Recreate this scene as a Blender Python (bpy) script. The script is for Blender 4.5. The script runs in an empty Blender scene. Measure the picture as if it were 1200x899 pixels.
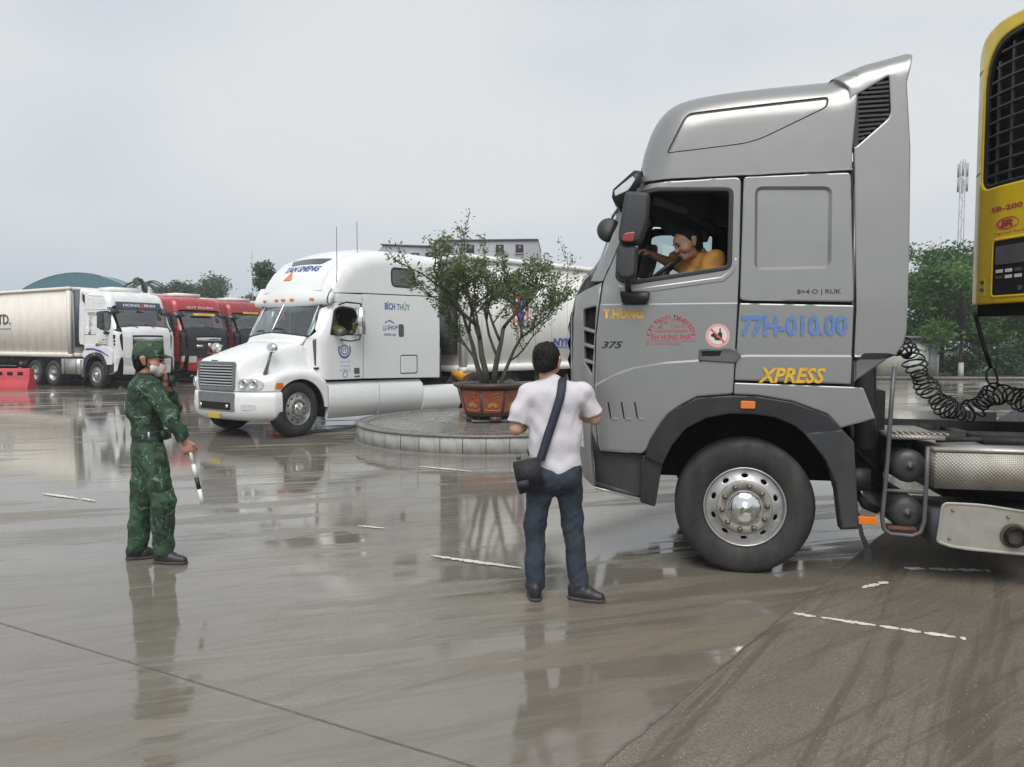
import bpy, bmesh, math, random
import numpy as np
from mathutils import Vector, Matrix
from mathutils.geometry import delaunay_2d_cdt
R = math.radians
rnd = random.Random(7)
scene = bpy.context.scene
COL = scene.collection

# ---------------------------------------------------------------- camera
F, CX, CY, CH, HZ = 880.0, 600.0, 449.5, 1.75, 401.0     # pixel focal length, centre, eye height, horizon row
PITCH = math.atan((CY - HZ) / F)
cam_d = bpy.data.cameras.new('camera')
cam_d.sensor_width = 36.0
cam_d.lens = F / 1200.0 * 36.0
cam_d.clip_start = 0.05
cam_d.clip_end = 3000
cam = bpy.data.objects.new('camera', cam_d)
cam.location = (0, 0, CH)
cam.rotation_euler = (math.pi / 2 - PITCH, 0, 0)
COL.objects.link(cam)
scene.camera = cam

# ---------------------------------------------------------------- sky, sun, exposure
SUN_EL, SUN_AZ = 54.0, 184.0          # azimuth clockwise from +Y
world = bpy.data.worlds.new('World')
scene.world = world
world.use_nodes = True
nt = world.node_tree
nt.nodes.clear()
w_out = nt.nodes.new('ShaderNodeOutputWorld')
w_bg = nt.nodes.new('ShaderNodeBackground')
w_sky = nt.nodes.new('ShaderNodeTexSky')
w_sky.sky_type = 'NISHITA'
w_sky.sun_disc = False
w_sky.sun_elevation = R(SUN_EL)
w_sky.sun_rotation = R(SUN_AZ)
w_sky.air_density = 1.0
w_sky.dust_density = 4.0
w_sky.ozone_density = 1.0
w_hs = nt.nodes.new('ShaderNodeHueSaturation')          # the overcast takes the blue out of the sky
w_hs.inputs['Saturation'].default_value = 0.16
w_tc = nt.nodes.new('ShaderNodeTexCoord')
w_map = nt.nodes.new('ShaderNodeMapping')
w_map.inputs['Scale'].default_value = (1.0, 1.0, 2.2)
w_no = nt.nodes.new('ShaderNodeTexNoise')               # soft cloud sheet, the same all round
w_no.inputs['Scale'].default_value = 1.7
w_no.inputs['Detail'].default_value = 3.0
w_no.inputs['Roughness'].default_value = 0.45
w_cr = nt.nodes.new('ShaderNodeMapRange')
w_cr.inputs['From Min'].default_value = 0.36
w_cr.inputs['From Max'].default_value = 0.64
w_cr.inputs['To Min'].default_value = 0.0
w_cr.inputs['To Max'].default_value = 1.0
w_cc = nt.nodes.new('ShaderNodeMix')
w_cc.data_type = 'RGBA'
w_cc.inputs[6].default_value = (6.3, 7.1, 8.1, 1)
w_cc.inputs[7].default_value = (8.6, 8.9, 9.1, 1)
w_mx = nt.nodes.new('ShaderNodeMix')
w_mx.data_type = 'RGBA'
w_mx.inputs[0].default_value = 0.80
L = nt.links.new
L(w_sky.outputs[0], w_hs.inputs['Color'])
L(w_tc.outputs['Generated'], w_map.inputs['Vector'])
L(w_map.outputs[0], w_no.inputs['Vector'])
L(w_no.outputs[0], w_cr.inputs['Value'])
L(w_cr.outputs[0], w_cc.inputs[0])
L(w_hs.outputs[0], w_mx.inputs[6])
L(w_cc.outputs[2], w_mx.inputs[7])
L(w_mx.outputs[2], w_bg.inputs['Color'])
w_bg.inputs['Strength'].default_value = 0.064
L(w_bg.outputs[0], w_out.inputs['Surface'])

sun_d = bpy.data.lights.new('sun', 'SUN')
sun_d.energy = 1.5
sun_d.angle = R(45)
sun_d.color = (1.0, 0.97, 0.93)
sun = bpy.data.objects.new('sun', sun_d)
sd = Vector((math.sin(R(SUN_AZ)) * math.cos(R(SUN_EL)), math.cos(R(SUN_AZ)) * math.cos(R(SUN_EL)), math.sin(R(SUN_EL))))
sun.rotation_euler = sd.to_track_quat('Z', 'Y').to_euler()
sun.location = (0, -20, 40)
COL.objects.link(sun)
scene.view_settings.view_transform = 'Standard'
scene.view_settings.look = 'None'
scene.view_settings.gamma = 1.0
scene.view_settings.exposure = 0.66
scene.cycles.use_denoising = True
scene.cycles.max_bounces = 8
scene.cycles.caustics_reflective = False
scene.cycles.caustics_refractive = False

# ---------------------------------------------------------------- pixels to places (a pixel gives a direction, the ground or a vehicle's side the distance)
def ray(x, y):
    a = (x - CX) / F; b = -(y - CY) / F
    return np.array([a, math.cos(PITCH) + b * math.sin(PITCH), -math.sin(PITCH) + b * math.cos(PITCH)])
def ground(x, y, z=0.0):
    d = ray(x, y); t = (z - CH) / d[2]
    return np.array([0, 0, CH]) + t * d
def at(x, y, depth):
    d = ray(x, y)
    return np.array([0, 0, CH]) + d * (depth / d[1])
class Side:
    """the vertical side of a vehicle: origin on the ground, u along it, n into it"""
    def __init__(s, px, py, ang):
        s.o = ground(px, py); a = R(ang); s.ang = a
        s.u = np.array([math.cos(a), math.sin(a), 0]); s.n = np.array([-math.sin(a), math.cos(a), 0])
    def uz(s, x, y, off=0.0):
        d = ray(x, y); o = np.array([0, 0, CH])
        t = ((s.o - o) @ s.n + off) / (d @ s.n); P = o + t * d
        return (float((P - s.o) @ s.u), float(P[2]))
    def poly(s, pts, off=0.0):
        return [s.uz(p[0], p[1], p[2] if len(p) > 2 else off) for p in pts]

# ---------------------------------------------------------------- scene objects
def tag(o, label=None, cat=None, group=None, kind=None):
    if label: o['label'] = label
    if cat: o['category'] = cat
    if group: o['group'] = group
    if kind: o['kind'] = kind
    return o
def empty(name, loc=(0, 0, 0), rz=0.0, parent=None):
    o = bpy.data.objects.new(name, None)
    o.location = loc; o.rotation_euler = (0, 0, rz); o.parent = parent
    o.empty_display_size = 0.2
    COL.objects.link(o)
    return o
def put(name, mesh, mat=None, parent=None):
    o = bpy.data.objects.new(name, mesh)
    if mat is not None and not mesh.materials:
        mesh.materials.append(mat)
    o.parent = parent
    COL.objects.link(o)
    return o
def finish(bm, ang=40, bevel=0.0, seg=2):
    if bevel > 0:
        es = [e for e in bm.edges if len(e.link_faces) == 2 and e.calc_face_angle(0) > R(30)]
        if es:
            bmesh.ops.bevel(bm, geom=es, offset=bevel, segments=seg, affect='EDGES', profile=0.6, clamp_overlap=True)
    for f in bm.faces: f.smooth = True
    ca = R(ang)
    for e in bm.edges:
        if len(e.link_faces) == 2:
            if e.calc_face_angle(0) > ca: e.smooth = False
        else:
            e.smooth = False
    me = bpy.data.meshes.new('m')
    bm.to_mesh(me); bm.free()
    return me
def children_of(o):
    return [c for c in ALLCH.get(o.name, [])]
def copy_tree(o, parent=None, swap=None, skip=()):
    """copy a thing with its parts and sub-parts; swap = {material name: material} on the copies only"""
    c = o.copy(); COL.objects.link(c); c.parent = parent
    if swap and o.type == 'MESH':
        for i, sl in enumerate(o.material_slots):
            if sl.material and sl.material.name in swap:
                c.material_slots[i].link = 'OBJECT'
                c.material_slots[i].material = swap[sl.material.name]
    for ch in KIDS.get(o, []):
        if any(ch.name.startswith(s) for s in skip): continue
        copy_tree(ch, c, swap, skip)
    return c
KIDS = {}
def index_kids():
    KIDS.clear()
    for o in scene.objects:
        if o.parent: KIDS.setdefault(o.parent, []).append(o)

class MB:
    """collects shapes into one mesh"""
    def __init__(s): s.bm = bmesh.new()
    def raw(s, vs, fs, M=None):
        bv = [s.bm.verts.new(M @ Vector(v) if M is not None else v) for v in vs]
        for f in fs:
            try: s.bm.faces.new([bv[i] for i in f])
            except ValueError: pass
        return s
    def box(s, c, size, M=None, rot=None):
        cx, cy, cz = c; hx, hy, hz = size[0] / 2, size[1] / 2, size[2] / 2
        vs = [Vector((x, y, z)) for x in (-hx, hx) for y in (-hy, hy) for z in (-hz, hz)]
        if rot is not None: vs = [rot @ v for v in vs]
        vs = [v + Vector(c) for v in vs]
        return s.raw(vs, [(0, 1, 3, 2), (4, 6, 7, 5), (0, 4, 5, 1), (2, 3, 7, 6), (0, 2, 6, 4), (1, 5, 7, 3)], M)
    def prism(s, poly, y0, y1, M=None):
        """poly in (x,z), from y0 to y1"""
        n = len(poly)
        a = sum(poly[i][0] * poly[(i + 1) % n][1] - poly[(i + 1) % n][0] * poly[i][1] for i in range(n))
        if a < 0: poly = poly[::-1]
        vs = [(x, y0, z) for x, z in poly] + [(x, y1, z) for x, z in poly]
        fs = [tuple(range(n)), tuple(range(2 * n - 1, n - 1, -1))] + [(i, i + n, (i + 1) % n + n, (i + 1) % n) for i in range(n)]
        return s.raw(vs, fs, M)
    def tube(s, pts, r, n=10, cap=True, M=None):
        pts = [Vector(p) for p in pts]; m = len(pts)
        rs = r if isinstance(r, (list, tuple, np.ndarray)) else [r] * m
        up = None; vs = []
        for i, p in enumerate(pts):
            t = (pts[min(i + 1, m - 1)] - pts[max(i - 1, 0)])
            if t.length < 1e-9: t = Vector((0, 0, 1))
            t.normalize()
            if up is None:
                up = Vector((0, 0, 1)) if abs(t.z) < 0.9 else Vector((1, 0, 0))
            a = t.cross(up)
            if a.length < 1e-6: a = t.orthogonal()
            a.normalize(); b = a.cross(t); b.normalize(); up = b
            for k in range(n):
                th = 2 * math.pi * k / n
                vs.append(p + (a * math.cos(th) + b * math.sin(th)) * rs[i])
        fs = [(i * n + k, i * n + (k + 1) % n, (i + 1) * n + (k + 1) % n, (i + 1) * n + k) for i in range(m - 1) for k in range(n)]
        if cap:
            fs.append(tuple(range(n - 1, -1, -1))); fs.append(tuple((m - 1) * n + k for k in range(n)))
        return s.raw(vs, fs, M)
    def cyl(s, a, b, r, r2=None, n=20, M=None):
        return s.tube([a, b], [r, r if r2 is None else r2], n, True, M)
    def lathe(s, prof, c=(0, 0, 0), axis='y', n=32, M=None, close=False, caps=True):
        """prof: list of (radius, along)"""
        vs = []; m = len(prof)
        for (r, h) in prof:
            for k in range(n):
                th = 2 * math.pi * k / n
                ca, sa = math.cos(th) * r, math.sin(th) * r
                v = {'y': (ca, h, sa), 'z': (ca, sa, h), 'x': (h, ca, sa)}[axis]
                vs.append((v[0] + c[0], v[1] + c[1], v[2] + c[2]))
        fs = []
        for i in range(m - 1 if not close else m):
            j = (i + 1) % m
            for k in range(n):
                q = (i * n + k, i * n + (k + 1) % n, j * n + (k + 1) % n, j * n + k)
                fs.append(q if axis != 'y' else q[::-1])
        if not close and caps:
            a = tuple(range(n)); b = tuple((m - 1) * n + k for k in range(n))
            fs.append(a[::-1] if axis != 'y' else a); fs.append(b if axis != 'y' else b[::-1])
        return s.raw(vs, fs, M)
    def grid(s, P, M=None, flip=False):
        """P[i][j] points"""
        ni, nj = len(P), len(P[0])
        vs = [tuple(P[i][j]) for i in range(ni) for j in range(nj)]
        fs = [(i * nj + j, i * nj + j + 1, (i + 1) * nj + j + 1, (i + 1) * nj + j) for i in range(ni - 1) for j in range(nj - 1)]
        if flip: fs = [f[::-1] for f in fs]
        return s.raw(vs, fs, M)
    def build(s, name, mat, parent=None, bevel=0.0, ang=40, weld=False, normals=False):
        if weld: bmesh.ops.remove_doubles(s.bm, verts=s.bm.verts, dist=1e-4)
        if normals: bmesh.ops.recalc_face_normals(s.bm, faces=s.bm.faces)
        return put(name, finish(s.bm, ang, bevel), mat, parent)

# ---------------------------------------------------------------- 2D tools
def fillet(pts, r, n=5):
    """round the corners of a closed polygon; r a number or one per corner"""
    out = []; m = len(pts)
    for i in range(m):
        p = np.array(pts[i], float); a = np.array(pts[i - 1], float) - p; b = np.array(pts[(i + 1) % m], float) - p
        ri = r[i] if isinstance(r, (list, tuple)) else r
        la, lb = np.linalg.norm(a), np.linalg.norm(b)
        if ri <= 0 or la < 1e-9 or lb < 1e-9: out.append(tuple(p)); continue
        a /= la; b /= lb
        d = min(ri, la * 0.48, lb * 0.48)
        p0, p1 = p + a * d, p + b * d
        for k in range(n + 1):
            t = k / n
            out.append(tuple((1 - t) ** 2 * p0 + 2 * t * (1 - t) * p + t * t * p1))
    return out
def densify(pts, h, closed=True):
    out = []; m = len(pts)
    for i in range(m if closed else m - 1):
        p = np.array(pts[i], float); q = np.array(pts[(i + 1) % m], float)
        k = max(1, int(math.ceil(np.linalg.norm(q - p) / h)))
        for j in range(k): out.append(tuple(p + (q - p) * j / k))
    if not closed: out.append(tuple(pts[-1]))
    return out
def smooth_line(pts, n=2):
    """cut the corners of an open line (ends stay)"""
    p = [np.array(q, float) for q in pts]
    for _ in range(n):
        o = [p[0]]
        for a, b in zip(p[:-1], p[1:]): o += [a * .75 + b * .25, a * .25 + b * .75]
        p = o + [p[-1]]
    return [tuple(q) for q in p]
def area2(p):
    p = np.array(p); x, y = p[:, 0], p[:, 1]
    return float(np.sum(x * np.roll(y, -1) - np.roll(x, -1) * y))
def inside(P, poly):
    P = np.atleast_2d(np.array(P, float)); x, y = P[:, 0], P[:, 1]
    q = np.array(poly, float); c = np.zeros(len(P), bool); n = len(q); j = n - 1
    for i in range(n):
        xi, yi = q[i]; xj, yj = q[j]
        m = ((yi > y) != (yj > y)) & (x < (xj - xi) * (y - yi) / ((yj - yi) if abs(yj - yi) > 1e-12 else 1e-12) + xi)
        c ^= m; j = i
    return c
def pdist(P, line, closed=False):
    P = np.atleast_2d(np.array(P, float)); q = np.array(line, float)
    if closed: q = np.vstack([q, q[:1]])
    best = np.full(len(P), 1e9)
    for i in range(len(q) - 1):
        a, b = q[i], q[i + 1]; ab = b - a; l2 = ab @ ab
        if l2 < 1e-14: continue
        t = np.clip(((P - a) @ ab) / l2, 0, 1)
        d = P - (a + t[:, None] * ab)
        best = np.minimum(best, np.hypot(d[:, 0], d[:, 1]))
    return best
def inset(poly, d):
    """move a closed polygon inwards by d"""
    p = np.array(poly, float)
    if area2(p) < 0: s = -1
    else: s = 1
    a = p - np.roll(p, 1, 0); b = np.roll(p, -1, 0) - p
    a /= np.maximum(np.linalg.norm(a, axis=1), 1e-9)[:, None]; b /= np.maximum(np.linalg.norm(b, axis=1), 1e-9)[:, None]
    na = np.stack([-a[:, 1], a[:, 0]], 1) * s; nb = np.stack([-b[:, 1], b[:, 0]], 1) * s
    n = na + nb; ln = np.linalg.norm(n, axis=1); n /= np.maximum(ln, 1e-6)[:, None]
    k = 1 / np.maximum(np.sum(n * na, 1), 0.5)
    return [tuple(v) for v in p + n * (d * k)[:, None]]
def circle(cx, cy, r, n=24, ry=None, a0=0):
    ry = r if ry is None else ry
    return [(cx + r * math.cos(a0 + 2 * math.pi * k / n), cy + ry * math.sin(a0 + 2 * math.pi * k / n)) for k in range(n)]
def rrect(x0, z0, x1, z1, r, n=5):
    return fillet([(x0, z0), (x1, z0), (x1, z1), (x0, z1)], r, n)

def sheet(outline, holes=(), reliefs=(), h=0.06, surf=None, thick=0.03, edge=0.004, edgew=0.008):
    """A panel cut to an outline with holes, laid on a surface and given thickness.
    surf(uv array) -> xyz array of the outer face; reliefs: (polygon, width, depth) pushed inwards by depth inside the polygon."""
    outline = densify(outline, h); holes = [densify(p, h) for p in holes]
    lim = np.array(outline); lo, hi = lim.min(0), lim.max(0)
    V = []; E = []
    def ring(p):
        n0 = len(V); V.extend(p); E.extend((n0 + i, n0 + (i + 1) % len(p)) for i in range(len(p)))
    ring(outline)
    for p in holes: ring(p)
    if edge > 0:                                            # a second ring keeps the rounded edge's shading off the flat
        for w_ in (edgew, edgew + .005):
            ring(inset(outline, w_))
            for p in holes: ring(inset(p, -w_))
    lines = [np.array(outline)] + [np.array(p) for p in holes]
    rl = []
    for (p, w, d) in reliefs:
        p = densify(p, h); rl.append((p, w, d))
        for q in (inset(p, -.005), p, inset(p, w), inset(p, w + .005)):
            k = [v for v in q]
            n0 = len(V)
            ok = inside(k, outline)
            V.extend(k)
            E.extend((n0 + i, n0 + (i + 1) % len(k)) for i in range(len(k)) if ok[i] or ok[(i + 1) % len(k)])
    gx = np.arange(lo[0] + h / 2, hi[0], h); gy = np.arange(lo[1] + h / 2, hi[1], h)
    if len(gx) and len(gy):
        G = np.stack(np.meshgrid(gx, gy), -1).reshape(-1, 2)
        m = inside(G, outline)
        for p in holes: m &= ~inside(G, p)
        G = G[m]
        if len(G):
            d = pdist(G, outline, True)
            for p in holes: d = np.minimum(d, pdist(G, p, True))
            G = G[d > h * 0.4]
            V.extend(map(tuple, G))
    res = delaunay_2d_cdt([Vector((float(a), float(b))) for a, b in V], E, [], 0, 1e-5)
    P = np.array([(v.x, v.y) for v in res[0]]); T = np.array(res[2])
    cen = P[T].mean(1)
    keep = inside(cen, outline)
    for p in holes: keep &= ~inside(cen, p)
    T = T[keep]
    cnt = {}
    for t in T:
        for i in range(3):
            e = (int(t[i]), int(t[(i + 1) % 3])); k = (min(e), max(e))
            cnt.setdefault(k, []).append(e)
    bnd = [v[0] for v in cnt.values() if len(v) == 1]
    dep = np.zeros(len(P))
    for (p, w, d) in rl:
        ins = inside(P, p); dd = pdist(P, p, True)
        t = np.clip(dd / w, 0, 1); dep += np.where(ins, d * t, 0)
    bset = np.zeros(len(P), bool)
    for a, b in bnd: bset[a] = bset[b] = True
    dep0 = dep.copy()
    if edge > 0: dep[bset] += edge
    X = np.array(surf(P), float)
    e = 1e-3
    du = np.array(surf(P + [e, 0])) - X; dv = np.array(surf(P + [0, e])) - X
    N = np.cross(dv, du); ln = np.linalg.norm(N, axis=1); N /= np.maximum(ln, 1e-12)[:, None]     # inwards (+y for a wall seen from -y)
    A = X + N * dep[:, None]; B = X + N * (dep0 + thick)[:, None]
    used = np.unique(T); idx = -np.ones(len(P), int); idx[used] = np.arange(len(used)); n = len(used)
    vs = np.vstack([A[used], B[used]])
    fs = []
    for t in T:
        a, b, c = idx[t[0]], idx[t[1]], idx[t[2]]
        fs.append((a, b, c))
        if thick > 0: fs.append((c + n, b + n, a + n))
    if thick > 0:
        for a, b in bnd:
            a, b = idx[a], idx[b]; fs.append((b, a, a + n, b + n))
    else:
        vs = vs[:n]
    me = bpy.data.meshes.new('m')
    me.from_pydata([tuple(v) for v in vs], [], [tuple(int(i) for i in f) for f in fs])
    bm = bmesh.new(); bm.from_mesh(me); bpy.data.meshes.remove(me)
    return finish(bm, 38)
def mirror_mesh(me, yc):
    """the same mesh mirrored across the plane y = yc"""
    m = me.copy(); n = len(m.vertices)
    co = np.empty(n * 3); m.vertices.foreach_get('co', co); co = co.reshape(-1, 3)
    co[:, 1] = 2 * yc - co[:, 1]
    m.vertices.foreach_set('co', co.ravel()); m.flip_normals(); m.update()
    return m
def flat_y(y=0.0):
    def f(P):
        P = np.atleast_2d(P); return np.stack([P[:, 0], np.full(len(P), y), P[:, 1]], 1)
    return f
FONT_CACHE = {}
def text_mesh(body, width, height, cx, cz, surf, off=0.0016, shear=0.0, spacing=1.0, bold=0.0, thick=0.0015, path=None):
    """lettering fitted into a width x height box centred on (cx, cz) of a surface; raised by off"""
    cu = bpy.data.curves.new('t', 'FONT'); cu.body = body; cu.align_x = 'CENTER'; cu.align_y = 'CENTER'
    cu.space_character = spacing; cu.offset = bold; cu.shear = shear; cu.resolution_u = 2
    ob = bpy.data.objects.new('t', cu); COL.objects.link(ob)
    dg = bpy.context.evaluated_depsgraph_get(); dg.update()
    me = bpy.data.meshes.new_from_object(ob.evaluated_get(dg))
    bpy.data.objects.remove(ob); bpy.data.curves.remove(cu)
    n = len(me.vertices); co = np.empty(n * 3); me.vertices.foreach_get('co', co); co = co.reshape(-1, 3)[:, :2]
    lo, hi = co.min(0), co.max(0)
    q = (co - (lo + hi) / 2) / np.maximum(hi - lo, 1e-6) * [width, height]
    if path is not None: q = path(q)
    P = q + [cx, cz]
    X = np.array(surf(P)); e = 1e-3
    N = np.cross(np.array(surf(P + [0, e])) - X, np.array(surf(P + [e, 0])) - X); N /= np.maximum(np.linalg.norm(N, axis=1), 1e-12)[:, None]
    X = X - N * off
    me.vertices.foreach_set('co', X.ravel()); me.update()
    me.materials.clear()
    return me

# ---------------------------------------------------------------- materials
def nodes_of(name):
    m = bpy.data.materials.new(name); m.use_nodes = True
    t = m.node_tree; b = t.nodes['Principled BSDF']
    return m, t, b
def nd(t, typ, **kw):
    n = t.nodes.new(typ)
    for k, v in kw.items():
        if k.startswith('i_'):
            key = k[2:]; key = int(key) if key.isdigit() else key.replace('_', ' ')
            n.inputs[key].default_value = v
        else: setattr(n, k, v)
    return n
def rgba(c): return (c[0], c[1], c[2], 1)
def mixrgb(t, fac, a, b, mode='MIX'):
    n = t.nodes.new('ShaderNodeMix'); n.data_type = 'RGBA'; n.blend_type = mode
    for i, v in ((0, fac), (6, a), (7, b)):
        if isinstance(v, (int, float)): n.inputs[i].default_value = v if i == 0 else (v, v, v, 1)
        elif isinstance(v, (tuple, list)): n.inputs[i].default_value = rgba(v)
        elif False: pass
        else: t.links.new(v, n.inputs[i])
    return n.outputs[2]
def ramp(t, src, lo, hi, a=0.0, b=1.0):
    n = nd(t, 'ShaderNodeMapRange'); t.links.new(src, n.inputs['Value'])
    n.inputs['From Min'].default_value = lo; n.inputs['From Max'].default_value = hi
    n.inputs['To Min'].default_value = a; n.inputs['To Max'].default_value = b
    return n.outputs[0]
def math2(t, op, a, b=None):
    n = nd(t, 'ShaderNodeMath', operation=op)
    for i, v in enumerate((a, b)):
        if v is None: continue
        if isinstance(v, (int, float)): n.inputs[i].default_value = v
        else: t.links.new(v, n.inputs[i])
    return n.outputs[0]
def noise(t, vec, scale, detail=3, rough=0.5, dist=0.0):
    n = nd(t, 'ShaderNodeTexNoise'); n.inputs['Scale'].default_value = scale
    n.inputs['Detail'].default_value = detail; n.inputs['Roughness'].default_value = rough; n.inputs['Distortion'].default_value = dist
    if vec is not None: t.links.new(vec, n.inputs['Vector'])
    return n.outputs[0]
def objco(t, scale=(1, 1, 1), rot=(0, 0, 0), loc=(0, 0, 0)):
    tc = nd(t, 'ShaderNodeTexCoord'); m = nd(t, 'ShaderNodeMapping')
    m.inputs['Scale'].default_value = scale; m.inputs['Rotation'].default_value = rot; m.inputs['Location'].default_value = loc
    t.links.new(tc.outputs['Object'], m.inputs['Vector']); return m.outputs[0]
def bump(t, b, height, strength=0.3, dist=0.01):
    n = nd(t, 'ShaderNodeBump'); n.inputs['Strength'].default_value = strength; n.inputs['Distance'].default_value = dist
    t.links.new(height, n.inputs['Height']); t.links.new(n.outputs[0], b.inputs['Normal'])
M = {}
def cloth_folds(t, b, amount, weave=250.0):
    """sharp-edged creases in worn cloth over a fine weave"""
    h = None
    for sc, ang, w in ((4.0, .5, 1.0), (8.0, -.7, .35)):
        v = objco(t, (1.0, 1.0, .55), (0, ang, 0)); n = noise(t, v, sc, 1, .4, 1.0)
        r = math2(t, 'MULTIPLY', math2(t, 'ABSOLUTE', math2(t, 'SUBTRACT', n, .5)), w); h = r if h is None else math2(t, 'ADD', h, r)
    h = math2(t, 'ADD', h, math2(t, 'MULTIPLY', noise(t, objco(t), weave, 2), .015))
    n = nd(t, 'ShaderNodeBump'); n.inputs['Strength'].default_value = amount; n.inputs['Distance'].default_value = 0.05; t.links.new(h, n.inputs['Height']); t.links.new(n.outputs[0], b.inputs['Normal'])
def mat(name, col, rough=0.5, metal=0.0, coat=0.0, var=0.12, vs=6.0, bumps=0.0, bs=60.0, dirt=None, dirt_amt=0.35, stretch=(1, 1, 1), spec=0.5, rvar=0.1, folds=0.0, each=0.0):
    m, t, b = nodes_of(name)
    co = objco(t, stretch)
    n1 = noise(t, co, vs, 4, 0.6)
    c = mixrgb(t, ramp(t, n1, 0.3, 0.7), tuple(v * (1 - var) for v in col), tuple(min(1, v * (1 + var)) for v in col))
    if dirt is not None:
        n2 = noise(t, objco(t, (1.0, 1.0, 0.28)), 4.5, 6, 0.65)
        c = mixrgb(t, ramp(t, n2, 0.45, 0.8, 0, dirt_amt), c, dirt)
    if each > 0:
        oi = nd(t, 'ShaderNodeObjectInfo'); c = mixrgb(t, ramp(t, oi.outputs['Random'], 0, 1, 0, each), c, tuple(v * .35 for v in col))
    t.links.new(c, b.inputs['Base Color'])
    n3 = noise(t, co, vs * 3.1, 3)
    t.links.new(ramp(t, n3, 0.3, 0.7, max(0.02, rough - rvar), min(1, rough + rvar)), b.inputs['Roughness'])
    b.inputs['Metallic'].default_value = metal
    b.inputs['Coat Weight'].default_value = coat
    b.inputs['Coat Roughness'].default_value = 0.08
    b.inputs['Specular IOR Level'].default_value = spec
    if folds > 0: cloth_folds(t, b, folds, bs)
    elif bumps > 0: bump(t, b, noise(t, co, bs, 3), bumps, 0.004)
    M[name] = m
    return m
def glass(name, tint=(0.8, 0.88, 0.88), alpha=0.25, rough=0.02):
    """window glass: a thin tinted pane, part mirror, part see-through"""
    m = bpy.data.materials.new(name); m.use_nodes = True; t = m.node_tree; t.nodes.clear()
    out = nd(t, 'ShaderNodeOutputMaterial'); tr = nd(t, 'ShaderNodeBsdfTransparent'); gl = nd(t, 'ShaderNodeBsdfGlossy')
    tr.inputs[0].default_value = rgba(tint); gl.inputs['Roughness'].default_value = rough; gl.inputs[0].default_value = (1, 1, 1, 1)
    fr = nd(t, 'ShaderNodeLayerWeight')                     # 'Facing' does not care which way the pane is turned
    f2 = math2(t, 'ADD', math2(t, 'MULTIPLY', math2(t, 'POWER', fr.outputs['Facing'], 4.0), 0.85), 0.04 + alpha)
    mx = nd(t, 'ShaderNodeMixShader'); t.links.new(f2, mx.inputs[0]); t.links.new(tr.outputs[0], mx.inputs[1]); t.links.new(gl.outputs[0], mx.inputs[2])
    t.links.new(mx.outputs[0], out.inputs[0]); M[name] = m
    return m

mat('silver_paint', (0.315, 0.315, 0.307), 0.31, 0.60, 0.25, var=0.03, rvar=0.02, vs=3, dirt=(0.24, 0.22, 0.19), dirt_amt=0.07)
mat('white_paint', (0.80, 0.81, 0.80), 0.26, 0.0, 0.5, var=0.015, rvar=0.02, vs=2, dirt=(0.55, 0.53, 0.48), dirt_amt=0.10)
mat('far_white_paint', (0.78, 0.79, 0.78), 0.32, 0.0, 0.4, var=0.03, vs=2, dirt=(0.45, 0.42, 0.36), dirt_amt=0.4)
mat('red_paint', (0.42, 0.025, 0.03), 0.3, 0.0, 0.6, var=0.08, vs=2, dirt=(0.22, 0.06, 0.05), dirt_amt=0.4)
mat('dark_red_paint', (0.34, 0.018, 0.028), 0.3, 0.0, 0.6, var=0.08, vs=2, dirt=(0.16, 0.04, 0.04), dirt_amt=0.4)
mat('orange_red_paint', (0.62, 0.09, 0.03), 0.3, 0.0, 0.6, var=0.08, vs=2, dirt=(0.3, 0.08, 0.05), dirt_amt=0.3)
mat('yellow_paint', (0.86, 0.60, 0.02), 0.35, 0.0, 0.5, var=0.05, vs=3, dirt=(0.42, 0.28, 0.04), dirt_amt=0.3)
mat('black_plastic', (0.018, 0.019, 0.021), 0.45, var=0.25, bumps=0.1, dirt=(0.07, 0.065, 0.06), dirt_amt=0.25)
mat('dark_plastic', (0.035, 0.037, 0.04), 0.55, var=0.2, bumps=0.12, bs=200, dirt=(0.11, 0.10, 0.09), dirt_amt=0.35)
mat('grey_plastic', (0.09, 0.092, 0.095), 0.4, var=0.12, dirt=(0.13, 0.12, 0.11), dirt_amt=0.3)
mat('interior_dark', (0.012, 0.013, 0.016), 0.75, var=0.2)
mat('interior_grey', (0.10, 0.10, 0.105), 0.7, var=0.15)
mat('chassis_black', (0.014, 0.014, 0.015), 0.6, var=0.3, bumps=0.3, bs=30, dirt=(0.06, 0.05, 0.042), dirt_amt=0.5)
mat('rubber', (0.022, 0.022, 0.023), 0.72, var=0.25, bumps=0.2, bs=90, dirt=(0.10, 0.092, 0.082), dirt_amt=0.55)
mat('rim_steel', (0.50, 0.50, 0.50), 0.36, 0.75, var=0.1, vs=9, dirt=(0.20, 0.17, 0.14), dirt_amt=0.5)
mat('hub_metal', (0.34, 0.32, 0.29), 0.55, 0.4, var=0.2, vs=14, dirt=(0.17, 0.14, 0.11), dirt_amt=0.5)
mat('chrome', (0.72, 0.72, 0.71), 0.12, 1.0, var=0.08)
mat('nut_steel', (0.24, 0.21, 0.17), 0.5, 0.7, var=0.3, vs=30)
mat('aluminium', (0.48, 0.47, 0.44), 0.42, 0.65, var=0.1, dirt=(0.24, 0.21, 0.16), dirt_amt=0.5)
mat('dull_metal', (0.40, 0.385, 0.345), 0.5, 0.35, var=0.1, vs=8, dirt=(0.22, 0.19, 0.14), dirt_amt=0.55)
mat('grey_steel', (0.12, 0.125, 0.13), 0.5, 0.3, var=0.2, dirt=(0.07, 0.06, 0.05), dirt_amt=0.5)
mat('tank_grey', (0.045, 0.048, 0.05), 0.4, 0.1, var=0.2, dirt=(0.09, 0.08, 0.07), dirt_amt=0.4)
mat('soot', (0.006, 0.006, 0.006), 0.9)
mat('brown_soot', (0.10, 0.085, 0.065), 0.8, var=0.3)
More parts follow.
